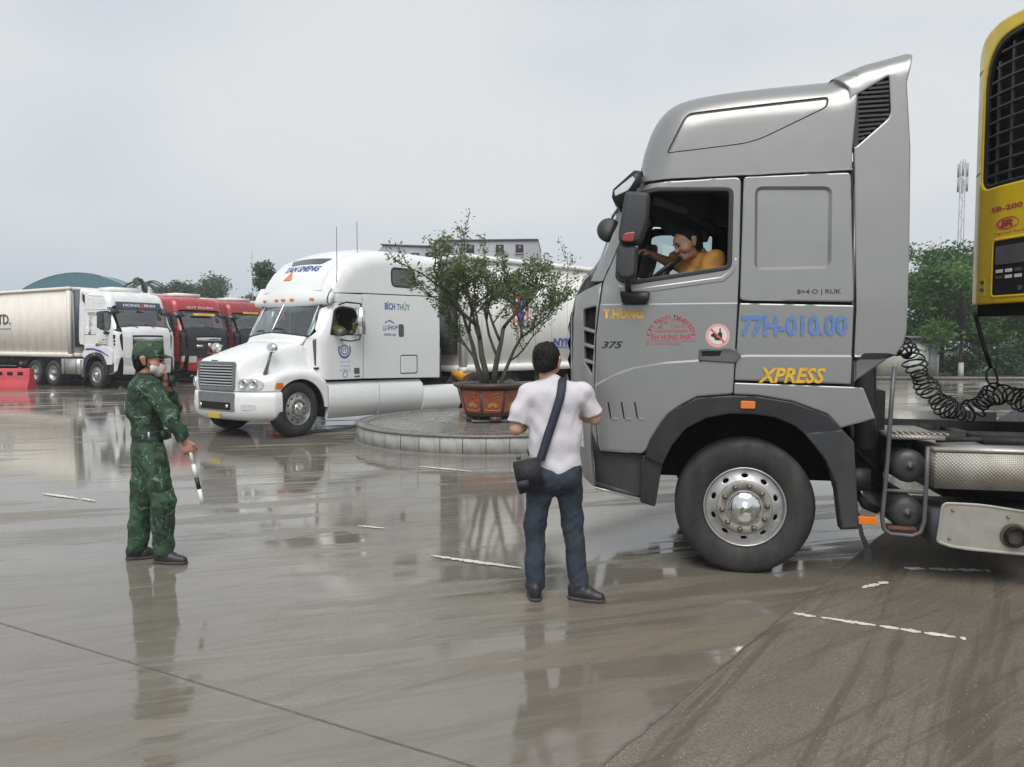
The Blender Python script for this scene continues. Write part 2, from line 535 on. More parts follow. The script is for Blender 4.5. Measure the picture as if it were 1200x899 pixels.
mat('amber_lens', (0.75, 0.20, 0.02), 0.2, 0.0, 0.5, var=0.1)
mat('red_lens', (0.28, 0.03, 0.03), 0.2, 0.0, 0.5)
mat('clear_lens', (0.70, 0.72, 0.72), 0.1, 0.35, 0.8, var=0.08, vs=20)
mat('mirror_glass', (0.55, 0.57, 0.6), 0.04, 1.0, var=0.02)
mat('yellow_plate', (0.62, 0.40, 0.06), 0.4, var=0.06)
mat('yellow_letter', (0.74, 0.43, 0.03), 0.5, var=0.2, vs=25)
mat('red_letter', (0.44, 0.055, 0.07), 0.5, var=0.1)
mat('blue_letter', (0.115, 0.215, 0.49), 0.5, var=0.18, vs=25)
mat('navy_letter', (0.06, 0.08, 0.30), 0.5, var=0.1)
mat('black_letter', (0.02, 0.02, 0.02), 0.5)
mat('white_letter', (0.75, 0.75, 0.75), 0.5)
mat('green_letter', (0.08, 0.25, 0.18), 0.5)
mat('pink_sticker', (0.72, 0.40, 0.40), 0.5, var=0.05)
mat('sticker_red', (0.62, 0.10, 0.13), 0.5, var=0.05)
mat('cream_sticker', (0.75, 0.71, 0.64), 0.5)
mat('container_white', (0.80, 0.80, 0.77), 0.45, var=0.03, vs=2, dirt=(0.55, 0.51, 0.43), dirt_amt=0.25, bumps=0.05)
mat('container_beige', (0.80, 0.765, 0.69), 0.5, var=0.04, vs=2, dirt=(0.55, 0.46, 0.36), dirt_amt=0.35, bumps=0.05)
mat('unit_grey', (0.10, 0.107, 0.115), 0.5, var=0.2, dirt=(0.08, 0.07, 0.06))
mat('tank_frame_grey', (0.19, 0.20, 0.21), 0.45, 0.2, var=0.1)
mat('unit_blue', (0.05, 0.075, 0.11), 0.5, var=0.2)
mat('orange_paint', (0.80, 0.36, 0.02), 0.45, var=0.1)
mat('barrier_red', (0.55, 0.05, 0.07), 0.45, var=0.15, vs=3, dirt=(0.35, 0.15, 0.13), dirt_amt=0.4)
mat('concrete_tile', (0.46, 0.46, 0.44), 0.4, var=0.18, vs=5, dirt=(0.16, 0.155, 0.145), dirt_amt=0.9, bumps=0.15, each=0.4)
mat('wet_concrete', (0.17, 0.165, 0.15), 0.22, var=0.25, vs=3, bumps=0.2, bs=40, rvar=0.15)
mat('mortar', (0.16, 0.155, 0.145), 0.6, var=0.2)
mat('pot_dark', (0.085, 0.045, 0.036), 0.4, var=0.25, bumps=0.1)
mat('pot_red', (0.34, 0.095, 0.05), 0.38, var=0.25, vs=9, bumps=0.15)
mat('pot_gold', (0.50, 0.27, 0.09), 0.45, var=0.15)
mat('soil', (0.035, 0.028, 0.022), 0.8, var=0.4, vs=20, bumps=0.6)
mat('bark_grey', (0.075, 0.068, 0.052), 0.75, var=0.35, vs=14, bumps=0.6, bs=40)
mat('bark', (0.06, 0.045, 0.033), 0.85, var=0.3, vs=10, bumps=0.6)
mat('white_wash', (0.72, 0.70, 0.64), 0.7, var=0.1)
mat('wall_cream', (0.50, 0.48, 0.43), 0.7, var=0.1, dirt=(0.3, 0.27, 0.23))
mat('wall_grey', (0.30, 0.30, 0.31), 0.6, var=0.12, dirt=(0.18, 0.17, 0.17))
mat('wall_pale', (0.33, 0.33, 0.36), 0.6, var=0.08, dirt=(0.3, 0.29, 0.29))
mat('roof_grey', (0.13, 0.135, 0.14), 0.6, var=0.15)
mat('roof_blue', (0.06, 0.16, 0.20), 0.45, var=0.1)
mat('mast_grey', (0.35, 0.35, 0.36), 0.5, 0.4)
mat('window_dark', (0.03, 0.035, 0.04), 0.15)
mat('skin_tan', (0.52, 0.30, 0.205), 0.5, var=0.08, vs=30, bumps=0.05)
mat('skin_ruddy', (0.46, 0.235, 0.16), 0.5, var=0.08, vs=30, bumps=0.05)
mat('hair_black', (0.008, 0.007, 0.007), 0.7, spec=0.25, var=0.3, vs=120, bumps=0.6, bs=220)
mat('tshirt_white', (0.62, 0.595, 0.635), 0.85, var=0.03, vs=8, folds=0.40, bs=300)
mat('polo_orange', (0.68, 0.33, 0.075), 0.85, var=0.08, vs=10, folds=0.5, bs=250)
mat('polo_collar', (0.75, 0.50, 0.26), 0.85, var=0.05)
mat('black_cloth', (0.018, 0.018, 0.022), 0.7, var=0.2, bumps=0.3, bs=300)
mat('navy_strap', (0.022, 0.027, 0.045), 0.65, var=0.15, bumps=0.3, bs=400)
mat('shoe_black', (0.022, 0.022, 0.025), 0.45, var=0.3, bumps=0.2)
mat('shoe_sole', (0.05, 0.05, 0.05), 0.7)
mat('leather_brown', (0.06, 0.035, 0.025), 0.5)
mat('mask_white', (0.66, 0.60, 0.58), 0.9, var=0.04, bumps=0.1, bs=200)
mat('belt_green', (0.022, 0.035, 0.028), 0.6, var=0.2)
mat('baton_white', (0.78, 0.78, 0.77), 0.4, var=0.04)
mat('vest_yellow', (0.65, 0.62, 0.06), 0.7)
mat('hose_black', (0.010, 0.010, 0.011), 0.35, var=0.2)
mat('line_paint', (0.70, 0.68, 0.62), 0.45, var=0.15, vs=12, bumps=0.3)
mat('joint_dark', (0.135, 0.127, 0.115), 0.5, var=0.3, vs=20)
mat('seat_fabric', (0.05, 0.045, 0.045), 0.9, var=0.25)
mat('brown_rust', (0.11, 0.05, 0.035), 0.7, var=0.3, vs=8)
glass('pane_clear', (0.74, 0.82, 0.82), 0.06)
glass('pane_windscreen', (0.50, 0.60, 0.61), 0.12)
glass('pane_dark', (0.10, 0.12, 0.14), 0.10)

def denim():
    m, t, b = nodes_of('denim')
    co = objco(t); n = noise(t, co, 5, 5, 0.6); f = noise(t, objco(t, (1, 1, 3)), 260, 2)
    c = mixrgb(t, ramp(t, n, 0.35, 0.75), (0.012, 0.019, 0.031), (0.040, 0.055, 0.076))
    c = mixrgb(t, ramp(t, f, 0.4, 0.8, 0, 0.3), c, (0.065, 0.078, 0.095))
    t.links.new(c, b.inputs['Base Color']); b.inputs['Roughness'].default_value = 0.85
    cloth_folds(t, b, 0.6, 260); M['denim'] = m
denim()
def camo():
    m, t, b = nodes_of('camouflage')
    co = objco(t)
    v = nd(t, 'ShaderNodeTexVoronoi', feature='DISTANCE_TO_EDGE'); v.inputs['Scale'].default_value = 9
    wob = noise(t, co, 9, 3, 0.6)
    add = nd(t, 'ShaderNodeMixRGB') if False else None
    vm = nd(t, 'ShaderNodeVectorMath', operation='ADD'); t.links.new(co, vm.inputs[0])
    vs_ = nd(t, 'ShaderNodeTexNoise'); vs_.inputs['Scale'].default_value = 8; vs_.inputs['Detail'].default_value = 3
    t.links.new(co, vs_.inputs['Vector'])
    sc = nd(t, 'ShaderNodeVectorMath', operation='SCALE'); t.links.new(vs_.outputs['Color'], sc.inputs[0]); sc.inputs['Scale'].default_value = 0.16
    t.links.new(sc.outputs[0], vm.inputs[1]); t.links.new(vm.outputs[0], v.inputs['Vector'])
    n1 = noise(t, co, 9, 3, 0.55, 0.8); n2 = noise(t, objco(t, loc=(3, 1, 7)), 12, 3, 0.6, 1.2)
    c = mixrgb(t, ramp(t, n1, 0.46, 0.54), (0.016, 0.036, 0.022), (0.036, 0.085, 0.048))
    c = mixrgb(t, ramp(t, n2, 0.40, 0.37), c, (0.060, 0.048, 0.035))
    c = mixrgb(t, math2(t, 'MULTIPLY', ramp(t, v.outputs['Distance'], 0.040, 0.010), ramp(t, n2, 0.50, 0.58)), c, (0.19, 0.27, 0.19))
    t.links.new(c, b.inputs['Base Color']); b.inputs['Roughness'].default_value = 0.85
    cloth_folds(t, b, 0.9, 220); M['camouflage'] = m
camo()
def leaf_mat(name, a, b_, back=0.3):
    m, t, b = nodes_of(name)
    at_ = nd(t, 'ShaderNodeAttribute', attribute_name='tint')
    c = mixrgb(t, at_.outputs['Fac'], a, b_)
    t.links.new(c, b.inputs['Base Color']); b.inputs['Roughness'].default_value = 0.55
    tr = nd(t, 'ShaderNodeBsdfTranslucent'); t.links.new(c, tr.inputs['Color'])
    mx = nd(t, 'ShaderNodeMixShader'); mx.inputs[0].default_value = back
    out = t.nodes['Material Output']
    t.links.new(b.outputs[0], mx.inputs[1]); t.links.new(tr.outputs[0], mx.inputs[2]); t.links.new(mx.outputs[0], out.inputs[0])
    M[name] = m
leaf_mat('leaf_bonsai', (0.045, 0.08, 0.03), (0.19, 0.25, 0.095))
leaf_mat('leaf_green', (0.014, 0.06, 0.016), (0.13, 0.26, 0.045))
leaf_mat('leaf_far', (0.026, 0.065, 0.032), (0.09, 0.15, 0.07))
leaf_mat('grass_blade', (0.035, 0.07, 0.015), (0.12, 0.17, 0.04))

def checker_plate():
    m, t, b = nodes_of('checker_plate')
    co = objco(t, rot=(0, R(45), 0)); v = nd(t, 'ShaderNodeTexVoronoi', feature='F1'); v.inputs['Scale'].default_value = 55; v.inputs['Randomness'].default_value = 0.0
    t.links.new(co, v.inputs['Vector'])
    h = ramp(t, v.outputs['Distance'], 0.25, 0.5, 1, 0)
    n = noise(t, objco(t), 5, 5)
    c = mixrgb(t, ramp(t, n, 0.35, 0.7), (0.50, 0.48, 0.43), (0.33, 0.30, 0.25))
    c = mixrgb(t, math2(t, 'MULTIPLY', math2(t, 'SUBTRACT', 1.0, h), 0.35), c, (0.20, 0.18, 0.15))
    t.links.new(c, b.inputs['Base Color']); b.inputs['Metallic'].default_value = 0.45; b.inputs['Roughness'].default_value = 0.42
    bump(t, b, h, 0.6, 0.004); M['checker_plate'] = m
checker_plate()

def turned(t, ang, scale, loc=(0, 0, 0)):
    """object coordinates turned by ang first, then stretched"""
    v = objco(t, rot=(0, 0, ang)); m = nd(t, 'ShaderNodeMapping'); m.inputs['Scale'].default_value = scale; m.inputs['Location'].default_value = loc
    t.links.new(v, m.inputs['Vector']); return m.outputs[0]
def wet_ground(name, dry, wet, asphalt=False):
    """wet pavement: films of water lying in streaks, matt concrete between them, fine aggregate, brown stains"""
    m, t, b = nodes_of(name)
    co = objco(t); A = R(-15) if not asphalt else R(-48)
    s1 = noise(t, turned(t, A, (0.30, 2.3, 1)), 1.0, 5, 0.62, 0.6)
    s2 = noise(t, turned(t, A * 1.15, (0.22, 4.2, 1), (4, 9, 0)), 1.3, 6, 0.68, 0.5)
    s3 = noise(t, turned(t, A * .8, (0.5, 9.0, 1), (1, 3, 0)), 1.6, 4, 0.6, 0.3)
    big = noise(t, co, 0.22, 3, 0.5); mid = noise(t, co, 1.1, 6, 0.62); fine = noise(t, co, 45, 4, 0.7); grit = noise(t, co, 190, 2, 0.6)
    wetness = math2(t, 'ADD', math2(t, 'MULTIPLY', s1, 0.45), math2(t, 'ADD', math2(t, 'MULTIPLY', big, 0.40), math2(t, 'ADD', math2(t, 'MULTIPLY', s2, 0.45), math2(t, 'MULTIPLY', mid, 0.15))))
    mud = None
    if not asphalt:                                          # mud and oil carried in where the lorries stop, standing a little proud of the water
        px_ = nd(t, 'ShaderNodeMapping'); px_.inputs['Location'].default_value = (-1.55 / 2.6, -4.4 / 1.8, 0); px_.inputs['Scale'].default_value = (1 / 2.6, 1 / 1.8, 0)
        t.links.new(turned(t, 0.0, (1, 1, 1)), px_.inputs['Vector']); ln = nd(t, 'ShaderNodeVectorMath', operation='LENGTH'); t.links.new(px_.outputs[0], ln.inputs[0])
        mud = ramp(t, math2(t, 'ADD', ln.outputs['Value'], math2(t, 'MULTIPLY', mid, 0.9)), 1.75, 0.85)
        wetness = math2(t, 'SUBTRACT', wetness, math2(t, 'MULTIPLY', mud, 0.075))
    pud = ramp(t, wetness, *((0.672, 0.700) if not asphalt else (0.88, 0.94)))
    film = ramp(t, wetness, *((0.56, 0.68) if not asphalt else (0.74, 0.92)))
    c = mixrgb(t, ramp(t, mid, 0.3, 0.7), tuple(v * 0.70 for v in dry), tuple(v * 1.15 for v in dry))
    stain = math2(t, 'MULTIPLY', ramp(t, noise(t, turned(t, A, (0.5, 1.1, 1), (7, 2, 0)), 0.55, 5, 0.6), 0.44, 0.64), 0.7)
    if mud is not None:
        stain = math2(t, 'MAXIMUM', stain, mud)
    c = mixrgb(t, stain, c, (dry[0] * .56, dry[1] * .46, dry[2] * .35))
    tracks = noise(t, turned(t, R(-33), (0.28, 3.4, 1), (2, 5, 0)), 1.5, 6, 0.66, 0.4)     # rubber and mud left by tyres turning in
    c = mixrgb(t, ramp(t, tracks, 0.53, 0.64, 0, 0.7), c, (dry[0] * .30, dry[1] * .26, dry[2] * .21))
    c = mixrgb(t, ramp(t, s2, 0.52, 0.60, 0, 0.75), c, (dry[0] * .36, dry[1] * .33, dry[2] * .28))
    c = mixrgb(t, ramp(t, s3, 0.58, 0.70, 0, 0.4), c, tuple(v * 1.4 for v in dry))
    c = mixrgb(t, ramp(t, fine, 0.40, 0.62, 0, 0.55), c, tuple(v * 0.5 for v in dry))
    c = mixrgb(t, ramp(t, grit, 0.42, 0.70, 0, 0.6 if not asphalt else 0.8), c, tuple(v * (0.42 if not asphalt else 0.3) for v in dry))
    vo = nd(t, 'ShaderNodeTexVoronoi'); vo.inputs['Scale'].default_value = 34; t.links.new(co, vo.inputs['Vector'])
    sp = ramp(t, vo.outputs['Distance'], 0.16, 0.08, 0, 0.85 if asphalt else 0.4)
    c = mixrgb(t, math2(t, 'MULTIPLY', sp, ramp(t, noise(t, co, 9, 2), 0.42, 0.55)), c, (0.40, 0.385, 0.35))
    c = mixrgb(t, math2(t, 'MULTIPLY', film, 0.6), c, wet)
    t.links.new(c, b.inputs['Base Color'])
    # three states: dry-looking matt concrete, a grainy film, standing water
    g2 = ramp(t, fine, 0.3, 0.7, -0.12, 0.16)
    r0 = math2(t, 'ADD', ramp(t, film, 0, 1, 0.62 if not asphalt else 0.70, 0.20 if not asphalt else 0.34), math2(t, 'MULTIPLY', g2, math2(t, 'SUBTRACT', 1.0, pud)))
    rr_ = mixrgb(t, pud, r0, 0.022)
    t.links.new(rr_, b.inputs['Roughness'])
    t.links.new(ramp(t, film, 0, 1, 0.40, 0.75), b.inputs['Specular IOR Level'])
    hgt = math2(t, 'ADD', math2(t, 'ADD', math2(t, 'MULTIPLY', fine, 0.7), math2(t, 'MULTIPLY', grit, 0.35)), math2(t, 'MULTIPLY', s3, 1.0))
    n = nd(t, 'ShaderNodeBump'); n.inputs['Distance'].default_value = 0.006
    t.links.new(mixrgb(t, pud, ramp(t, film, 0, 1, 0.7 if not asphalt else 1.0, 0.32), 0.03), n.inputs['Strength']); t.links.new(hgt, n.inputs['Height'])
    t.links.new(n.outputs[0], b.inputs['Normal'])
    M[name] = m
wet_ground('wet_pavement', (0.36, 0.336, 0.290), (0.150, 0.139, 0.118))
wet_ground('wet_asphalt', (0.245, 0.216, 0.176), (0.11, 0.098, 0.080), True)
def grass_ground():
    m, t, b = nodes_of('grass_ground')
    co = objco(t); n = noise(t, co, 1.2, 6, 0.7); g = noise(t, co, 30, 3)
    c = mixrgb(t, ramp(t, n, 0.35, 0.7), (0.05, 0.075, 0.02), (0.11, 0.13, 0.04)); c = mixrgb(t, ramp(t, g, 0.4, 0.7, 0, 0.5), c, (0.03, 0.05, 0.012))
    t.links.new(c, b.inputs['Base Color']); b.inputs['Roughness'].default_value = 0.9; bump(t, b, g, 0.8, 0.05); M['grass_ground'] = m
grass_ground()

# ================================================================ the yard
def flat(name, pts, z, m):
    b = MB(); b.raw([(float(x), float(y), z) for x, y in pts], [tuple(range(len(pts)))])
    o = b.build(name, M[m]); tag(o, kind='structure'); return o
flat('ground', [(-150, -40), (150, -40), (150, 180), (-150, 180)], 0.0, 'wet_pavement')
GA, GB = ground(672, 925)[:2], ground(1000, 655)[:2]; dAB = (GB - GA) / np.linalg.norm(GB - GA)
GE = GB + dAB * 1.3
seam = [GA - dAB * 2.5]
rs = random.Random(3); nrm = np.array([dAB[1], -dAB[0]])
Ls = np.linalg.norm(GE - GA) + 2.5
for k in range(1, 70): seam.append(GA - dAB * 2.5 + dAB * Ls * k / 70 + nrm * rs.uniform(-.005, .005))
seam.append(GE)
flat('asphalt_apron', seam + [GE + np.array([7.0, -1.2]), np.array([9.0, -.6]), np.array([3.0, -2.5])], 0.004, 'wet_asphalt')
def crack(name, pts, w, z, m, jit=.3, seed=1):
    r = random.Random(seed); b = MB(); L_, R_ = [], []
    for i, p in enumerate(pts):
        q = pts[min(i + 1, len(pts) - 1)]; o = pts[max(i - 1, 0)]; d = np.array(q) - np.array(o); d = d / np.linalg.norm(d); n = np.array([-d[1], d[0]])
        a = w * (1 + r.uniform(-jit, jit)); c = w * (1 + r.uniform(-jit, jit))
        L_.append((*(np.array(p) + n * a), z)); R_.append((*(np.array(p) - n * c), z))
    b.grid([L_, R_]); o = b.build(name, M[m]); tag(o, kind='structure'); return o
crack('pavement_joint', seam, .006, .008, 'joint_dark', .8, 2)
J0, J1 = ground(-60, 712)[:2], ground(560, 900)[:2]
crack('pavement_joint', [J0 + (J1 - J0) * k / 40 for k in range(-6, 52)], .0035, .004, 'joint_dark', .3, 4)
def dash(px0, px1, w, seed, flakes=1, z=.008):
    """a worn painted dash between two pixels on the ground, its edge eaten away"""
    a, b_ = ground(*px0)[:2], ground(*px1)[:2]; d = b_ - a; Ln = np.linalg.norm(d); d /= Ln; n = np.array([-d[1], d[0]]); r = random.Random(seed)
    t = 0.0; mb = MB()
    while t < Ln:
        l = Ln if flakes == 1 else r.uniform(.10, .34); e = min(Ln, t + l); k = max(4, int((e - t) / .018)); up, dn = [], []
        for i in range(k + 1):
            s = t + (e - t) * i / k; f = math.sin(math.pi * min(1, max(0, (i + .3) / (k + .6)))) ** .4
            up.append((*(a + d * s + n * w * f * r.uniform(.35, 1.0)), z)); dn.append((*(a + d * s - n * w * f * r.uniform(.35, 1.0)), z))
        mb.grid([up, dn]); t = e + (r.uniform(.005, .03) if flakes > 1 else 1)
    o = mb.build('lane_marking', M['line_paint']); tag(o, kind='structure')
dash((930, 720), (1132, 750), .035, 1, 3); dash((1010, 690), (1040, 683), .04, 7, 3)
dash((1060, 667), (1160, 670), .05, 8, 3)
dash((505, 652), (612, 667), .04, 2); dash((490, 547), (553, 553), .045, 3); dash((50, 579), (92, 585), .045, 4); dash((96, 585), (112, 588), .03, 5)
dash((420, 617), (452, 620), .03, 9)
flat('grass_verge', [(13.5, 35.6), (90, 30.0), (140, 40), (140, 175), (-20, 175), (8, 60)], 0.008, 'grass_ground')
crack('kerb', [(12.5 + k, 35.6 - k * .073) for k in range(0, 60)], .18, .012, 'wet_concrete', .05)
b = MB()
kd = Vector((1, -.073, 0)).normalized(); kr = Matrix.Rotation(math.atan2(-.073, 1), 3, 'Z')
b.box((42, 33.45, .07), (60, .22, .14), rot=kr); o = b.build('kerb_stone', M['wet_concrete'], None, .02); tag(o, kind='structure')

# ================================================================ trees
def leaves(name, clumps, n, size, seed, parent, m, flat_=0.6, wmin=.45):
    """leaf-sized faces scattered through clumps (centre, radius)"""
    g = np.random.default_rng(seed)
    C = np.array([c[0] for c in clumps], float); RR = np.array([c[1] for c in clumps], float)
    w = RR ** 2.2; idx = g.choice(len(C), n, p=w / w.sum())
    d = g.normal(size=(n, 3)); d /= np.linalg.norm(d, axis=1)[:, None]
    rad = RR[idx] * (wmin + (1 - wmin) * g.random(n) ** .6) * (1 + .25 * g.normal(size=n))
    P = C[idx] + d * rad[:, None] * [1, 1, .8]
    ax = g.normal(size=(n, 3)); ax[:, 2] *= flat_; ax /= np.linalg.norm(ax, axis=1)[:, None]
    t2 = np.cross(ax, g.normal(size=(n, 3))); t2 /= np.linalg.norm(t2, axis=1)[:, None]
    s = size * g.uniform(.6, 1.4, n)[:, None]
    V = np.stack([P - ax * s, P + t2 * s * .42, P + ax * s, P - t2 * s * .42], 1).reshape(-1, 3)
    me = bpy.data.meshes.new('m')
    me.vertices.add(4 * n); me.vertices.foreach_set('co', V.ravel())
    me.loops.add(4 * n); me.loops.foreach_set('vertex_index', np.arange(4 * n, dtype=np.int32))
    me.polygons.add(n); me.polygons.foreach_set('loop_start', np.arange(0, 4 * n, 4, dtype=np.int32)); me.polygons.foreach_set('loop_total', np.full(n, 4, np.int32))
    me.update(); me.validate()
    ct = g.random(len(C)) ; tint = np.clip(.55 * ct[idx] + .45 * g.random(n), 0, 1)
    a = me.attributes.new('tint', 'FLOAT', 'POINT'); a.data.foreach_set('value', np.repeat(tint, 4).astype(np.float32))
    return put(name, me, M[m], parent)
def tree(loc, h, rw, seed, label, n=9000, leaf=.13, m='leaf_green', trunk=.28, wash=False, group=None, name='tree'):
    r = random.Random(seed); root = empty(name, loc, r.uniform(0, 6)); tag(root, label, 'tree', group)
    th = h * trunk; b = MB(); tr = .03 * h * .6
    b.tube([(0, 0, -.05), (r.uniform(-.1, .1), r.uniform(-.1, .1), th * .5), (r.uniform(-.2, .2), r.uniform(-.2, .2), th), (r.uniform(-.3, .3), 0, h * .8)], [tr * 1.2, tr, tr * .8, tr * .25], 8)
    clumps = []
    for k in range(26):
        a = r.uniform(0, 2 * math.pi); zz = r.uniform(th * .85, h * .93); f = (zz - th * .8) / (h - th * .8)
        rr = rw * (1 - .55 * abs(f - .38) / .6) * math.sqrt(r.uniform(.15, 1)); p = (rr * math.cos(a), rr * math.sin(a), zz)
        clumps.append((p, rw * r.uniform(.22, .40)))
        if k % 2 == 0: b.tube([(0, 0, th * .8 + (zz - th * .8) * .3), (p[0] * .5, p[1] * .5, zz * .9), p], [tr * .5, tr * .3, tr * .1], 5)
    b.build('trunk', M['bark'], root)
    if wash: b2 = MB(); b2.cyl((0, 0, 0), (0, 0, .75), tr * 1.35, tr * 1.2, 12); b2.build('whitewashed_base', M['white_wash'], root)
    leaves('crown', clumps, n, leaf, seed, root, m)
    return root
# right-hand side behind the silver truck
GR_ = 'trees behind the kerb'
tree((20.3, 40.5, 0), 7.4, 3.0, 11, 'tall broadleaf tree rising over the hut beside the kerb', 15000, .12, group=GR_)
tree((24.6, 43.0, 0), 7.2, 2.9, 12, 'full green tree standing under the telecom mast', 13000, .12, group=GR_)
tree((22.0, 36.8, 0), 5.6, 2.3, 13, 'shady tree with whitewashed trunk base near the kerb', 11000, .11, trunk=.36, wash=True, group=GR_)
tree((27.0, 40.5, 0), 6.4, 2.9, 14, 'broad green tree behind the hedge', 12000, .12, group=GR_)
tree((31.0, 42.0, 0), 6.6, 3.0, 15, 'leafy tree at the far end of the hedge', 9000, .13, group=GR_)
hd_ = empty('hedge', (26.2, 37.5, 0), R(-4)); tag(hd_, 'dense dark green clipped hedge behind the kerb', 'hedge')
leaves('foliage', [((x, rnd.uniform(-.3, .3), rnd.uniform(.5, 1.6)), .75) for x in np.linspace(-4, 9, 26)], 13000, .10, 5, hd_, 'leaf_far', wmin=.3)
b = MB()
for x in np.linspace(-4, 9, 14): b.tube([(x, 0, -.02), (x + .1, 0, .8), (x + .2, .1, 1.4)], [.05, .035, .015], 5)
o = b.build('stem', M['bark'], hd_); tag(o, kind='stuff')
g_ = np.random.default_rng(4); nG = 5000
gx = g_.uniform(17, 40, nG); gy = 35.9 - (gx - 12.5) * .073 + g_.uniform(.25, 2.2, nG); gh = g_.uniform(.05, .16, nG); ga = g_.uniform(0, 6.28, nG)
V = np.stack([np.stack([gx - .02 * np.cos(ga), gy - .02 * np.sin(ga), 0 * gx], 1), np.stack([gx + .02 * np.cos(ga), gy + .02 * np.sin(ga), 0 * gx], 1), np.stack([gx + g_.normal(0, .03, nG), gy + g_.normal(0, .03, nG), gh], 1)], 1).reshape(-1, 3)
me = bpy.data.meshes.new('m'); me.from_pydata(V.tolist(), [], np.arange(3 * nG).reshape(-1, 3).tolist()); a = me.attributes.new('tint', 'FLOAT', 'POINT'); a.data.foreach_set('value', np.repeat(g_.random(nG), 3).astype(np.float32))
o = put('grass', me, M['grass_blade']); tag(o, 'short grass growing along the kerb behind the silver truck', 'grass', kind='stuff')
# hut
hp = at(1079, 443, 36.2); hut = empty('hut', (hp[0] - .3, 36.6, 0), R(-3)); tag(hut, 'small pale utility hut with dark roof and painted door beside the kerb', 'hut')
b = MB(); b.box((0, .9, .95), (2.7, 1.8, 1.9)); b.build('wall', M['wall_cream'], hut, .01)
b = MB(); b.box((0, .85, 1.98), (3.1, 2.3, .14)); b.build('roof', M['roof_grey'], hut, .02)
b = MB(); b.box((.35, -.02, .88), (.95, .05, 1.6)); hd1 = b.build('door', M['container_white'], hut, .01)
b = MB(); b.prism([(.22, .95), (.40, 1.08), (.56, 1.0), (.5, .86), (.3, .86)], -.06, -.046); b.build('leaf_mural', M['green_letter'], hd1)
b = MB(); b.prism([(.05, 1.3), (.35, 1.45), (.6, 1.3), (.35, 1.34)], -.06, -.046); b.build('sky_mural', M['blue_letter'], hd1)
b = MB(); b.box((1.05, -.03, .9), (.35, .06, 1.7)); b.build('corner_post', M['wall_grey'], hut, .01)
# telecom mast
mp = at(1122, 400, 95.0); mast = empty('telecom_mast', (mp[0], 95, 0)); tag(mast, 'slim lattice telecom mast with panel antennas above the trees', 'mast')
b = MB()
for k in range(3):
    a = 2.094 * k; b.tube([(.45 * math.cos(a), .45 * math.sin(a), 0), (.28 * math.cos(a), .28 * math.sin(a), 24.5)], .05, 5)
for k in range(30):
    z = .8 * k; a = 2.094 * (k % 3); c = a + 2.094; f = .45 - .17 * z / 24.5; b.tube([(f * math.cos(a), f * math.sin(a), z), (f * math.cos(c), f * math.sin(c), z + .8)], .03, 4)
b.build('lattice', M['mast_grey'], mast)
for k in range(6):
    a = 1.047 * k; b = MB(); b.box((.55 * math.cos(a), .55 * math.sin(a), 23.2 - 1.9 * (k % 2)), (.22, .14, 1.7)); b.build('antenna_panel', M['mast_grey'], mast)
# left background
GL = 'trees beyond the parked lorries'
for (px, d, h, rw, sd, lab) in ((203, 75, 7.7, 2.6, 21, 'rounded grey-green tree standing next to the thin palm'), (238, 82, 8.3, 2.8, 22, 'hazy tree crown rising beyond the roof of the bright red truck'), (268, 80, 8.6, 3.4, 23, 'wide hazy tree crown beyond the roof of the dark red truck'), (298, 84, 6.9, 2.4, 25, 'small hazy tree beside the thin flag pole'), (318, 52, 7.4, 1.55, 24, 'slender green tree rising right behind the long-nosed white lorry')):
    p = at(px, 401, d); tree((p[0], d, 0), h, rw, sd, lab, 9000, .15 if d > 60 else .11, 'leaf_far', group=GL)
p = at(698, 401, 70); tree((p[0], 70, 0), 8.9, 1.8, 29, 'dark tree top just showing over the white container', 4000, .15, 'leaf_far')
pp = at(170, 401, 72); palm = empty('palm_tree', (pp[0], 72, 0)); tag(palm, 'thin palm with drooping fronds beside the curved blue roof', 'tree')
b = MB(); b.tube([(0, 0, 0), (.1, 0, 4), (.05, 0, 7.3)], [.2, .15, .12], 8); b.build('trunk', M['bark'], palm)
for k in range(11):
    a = 2 * math.pi * k / 11 + .2; L_ = 1.7 + .4 * (k % 3); el = .9 - .25 * (k % 4); b = MB()
    c = [(L_ * t * math.cos(a), L_ * t * math.sin(a), 7.3 + L_ * (el * t - .95 * t * t)) for t in np.linspace(0, 1, 7)]
    n_ = (-math.sin(a), math.cos(a)); w = [.05, .22, .30, .28, .22, .13, .02]
    b.grid([[(x + n_[0] * wi, y + n_[1] * wi, z - .12), (x, y, z), (x - n_[0] * wi, y - n_[1] * wi, z - .12)] for (x, y, z), wi in zip(c, w)]); fo = b.build('frond', M['leaf_far'], palm)
# curved-roof hall
hp = at(97, 401, 92); hall = empty('hall', (hp[0], 92, 0), R(6)); tag(hall, 'hall with curved teal roof beyond the beige container', 'building')
b = MB(); b.box((0, 1.6, 3.2), (11.6, 3.2, 6.4)); b.build('wall', M['wall_grey'], hall)
b = MB(); b.grid([[(x, y, 8.1 + 2.05 * (1 - (x / 6.4) ** 2)) for y in (-.8, 3.5)] for x in np.linspace(-6.4, 6.4, 17)]); b.grid([[(x, -.75, 8.05 + 2.03 * (1 - (x / 6.4) ** 2)), (x, -.75, 6.4)] for x in np.linspace(-6.4, 6.4, 17)]); b.build('roof', M['roof_blue'], hall)
for x in (-4.2, -1.4, 1.4, 4.2): b = MB(); b.box((x, -.03, 4.6), (1.5, .08, 1.2)); w_ = b.build('window', M['window_dark'], hall); b = MB(); b.box((x, -.08, 3.95), (1.7, .12, .1)); b.build('sill', M['wall_cream'], w_)
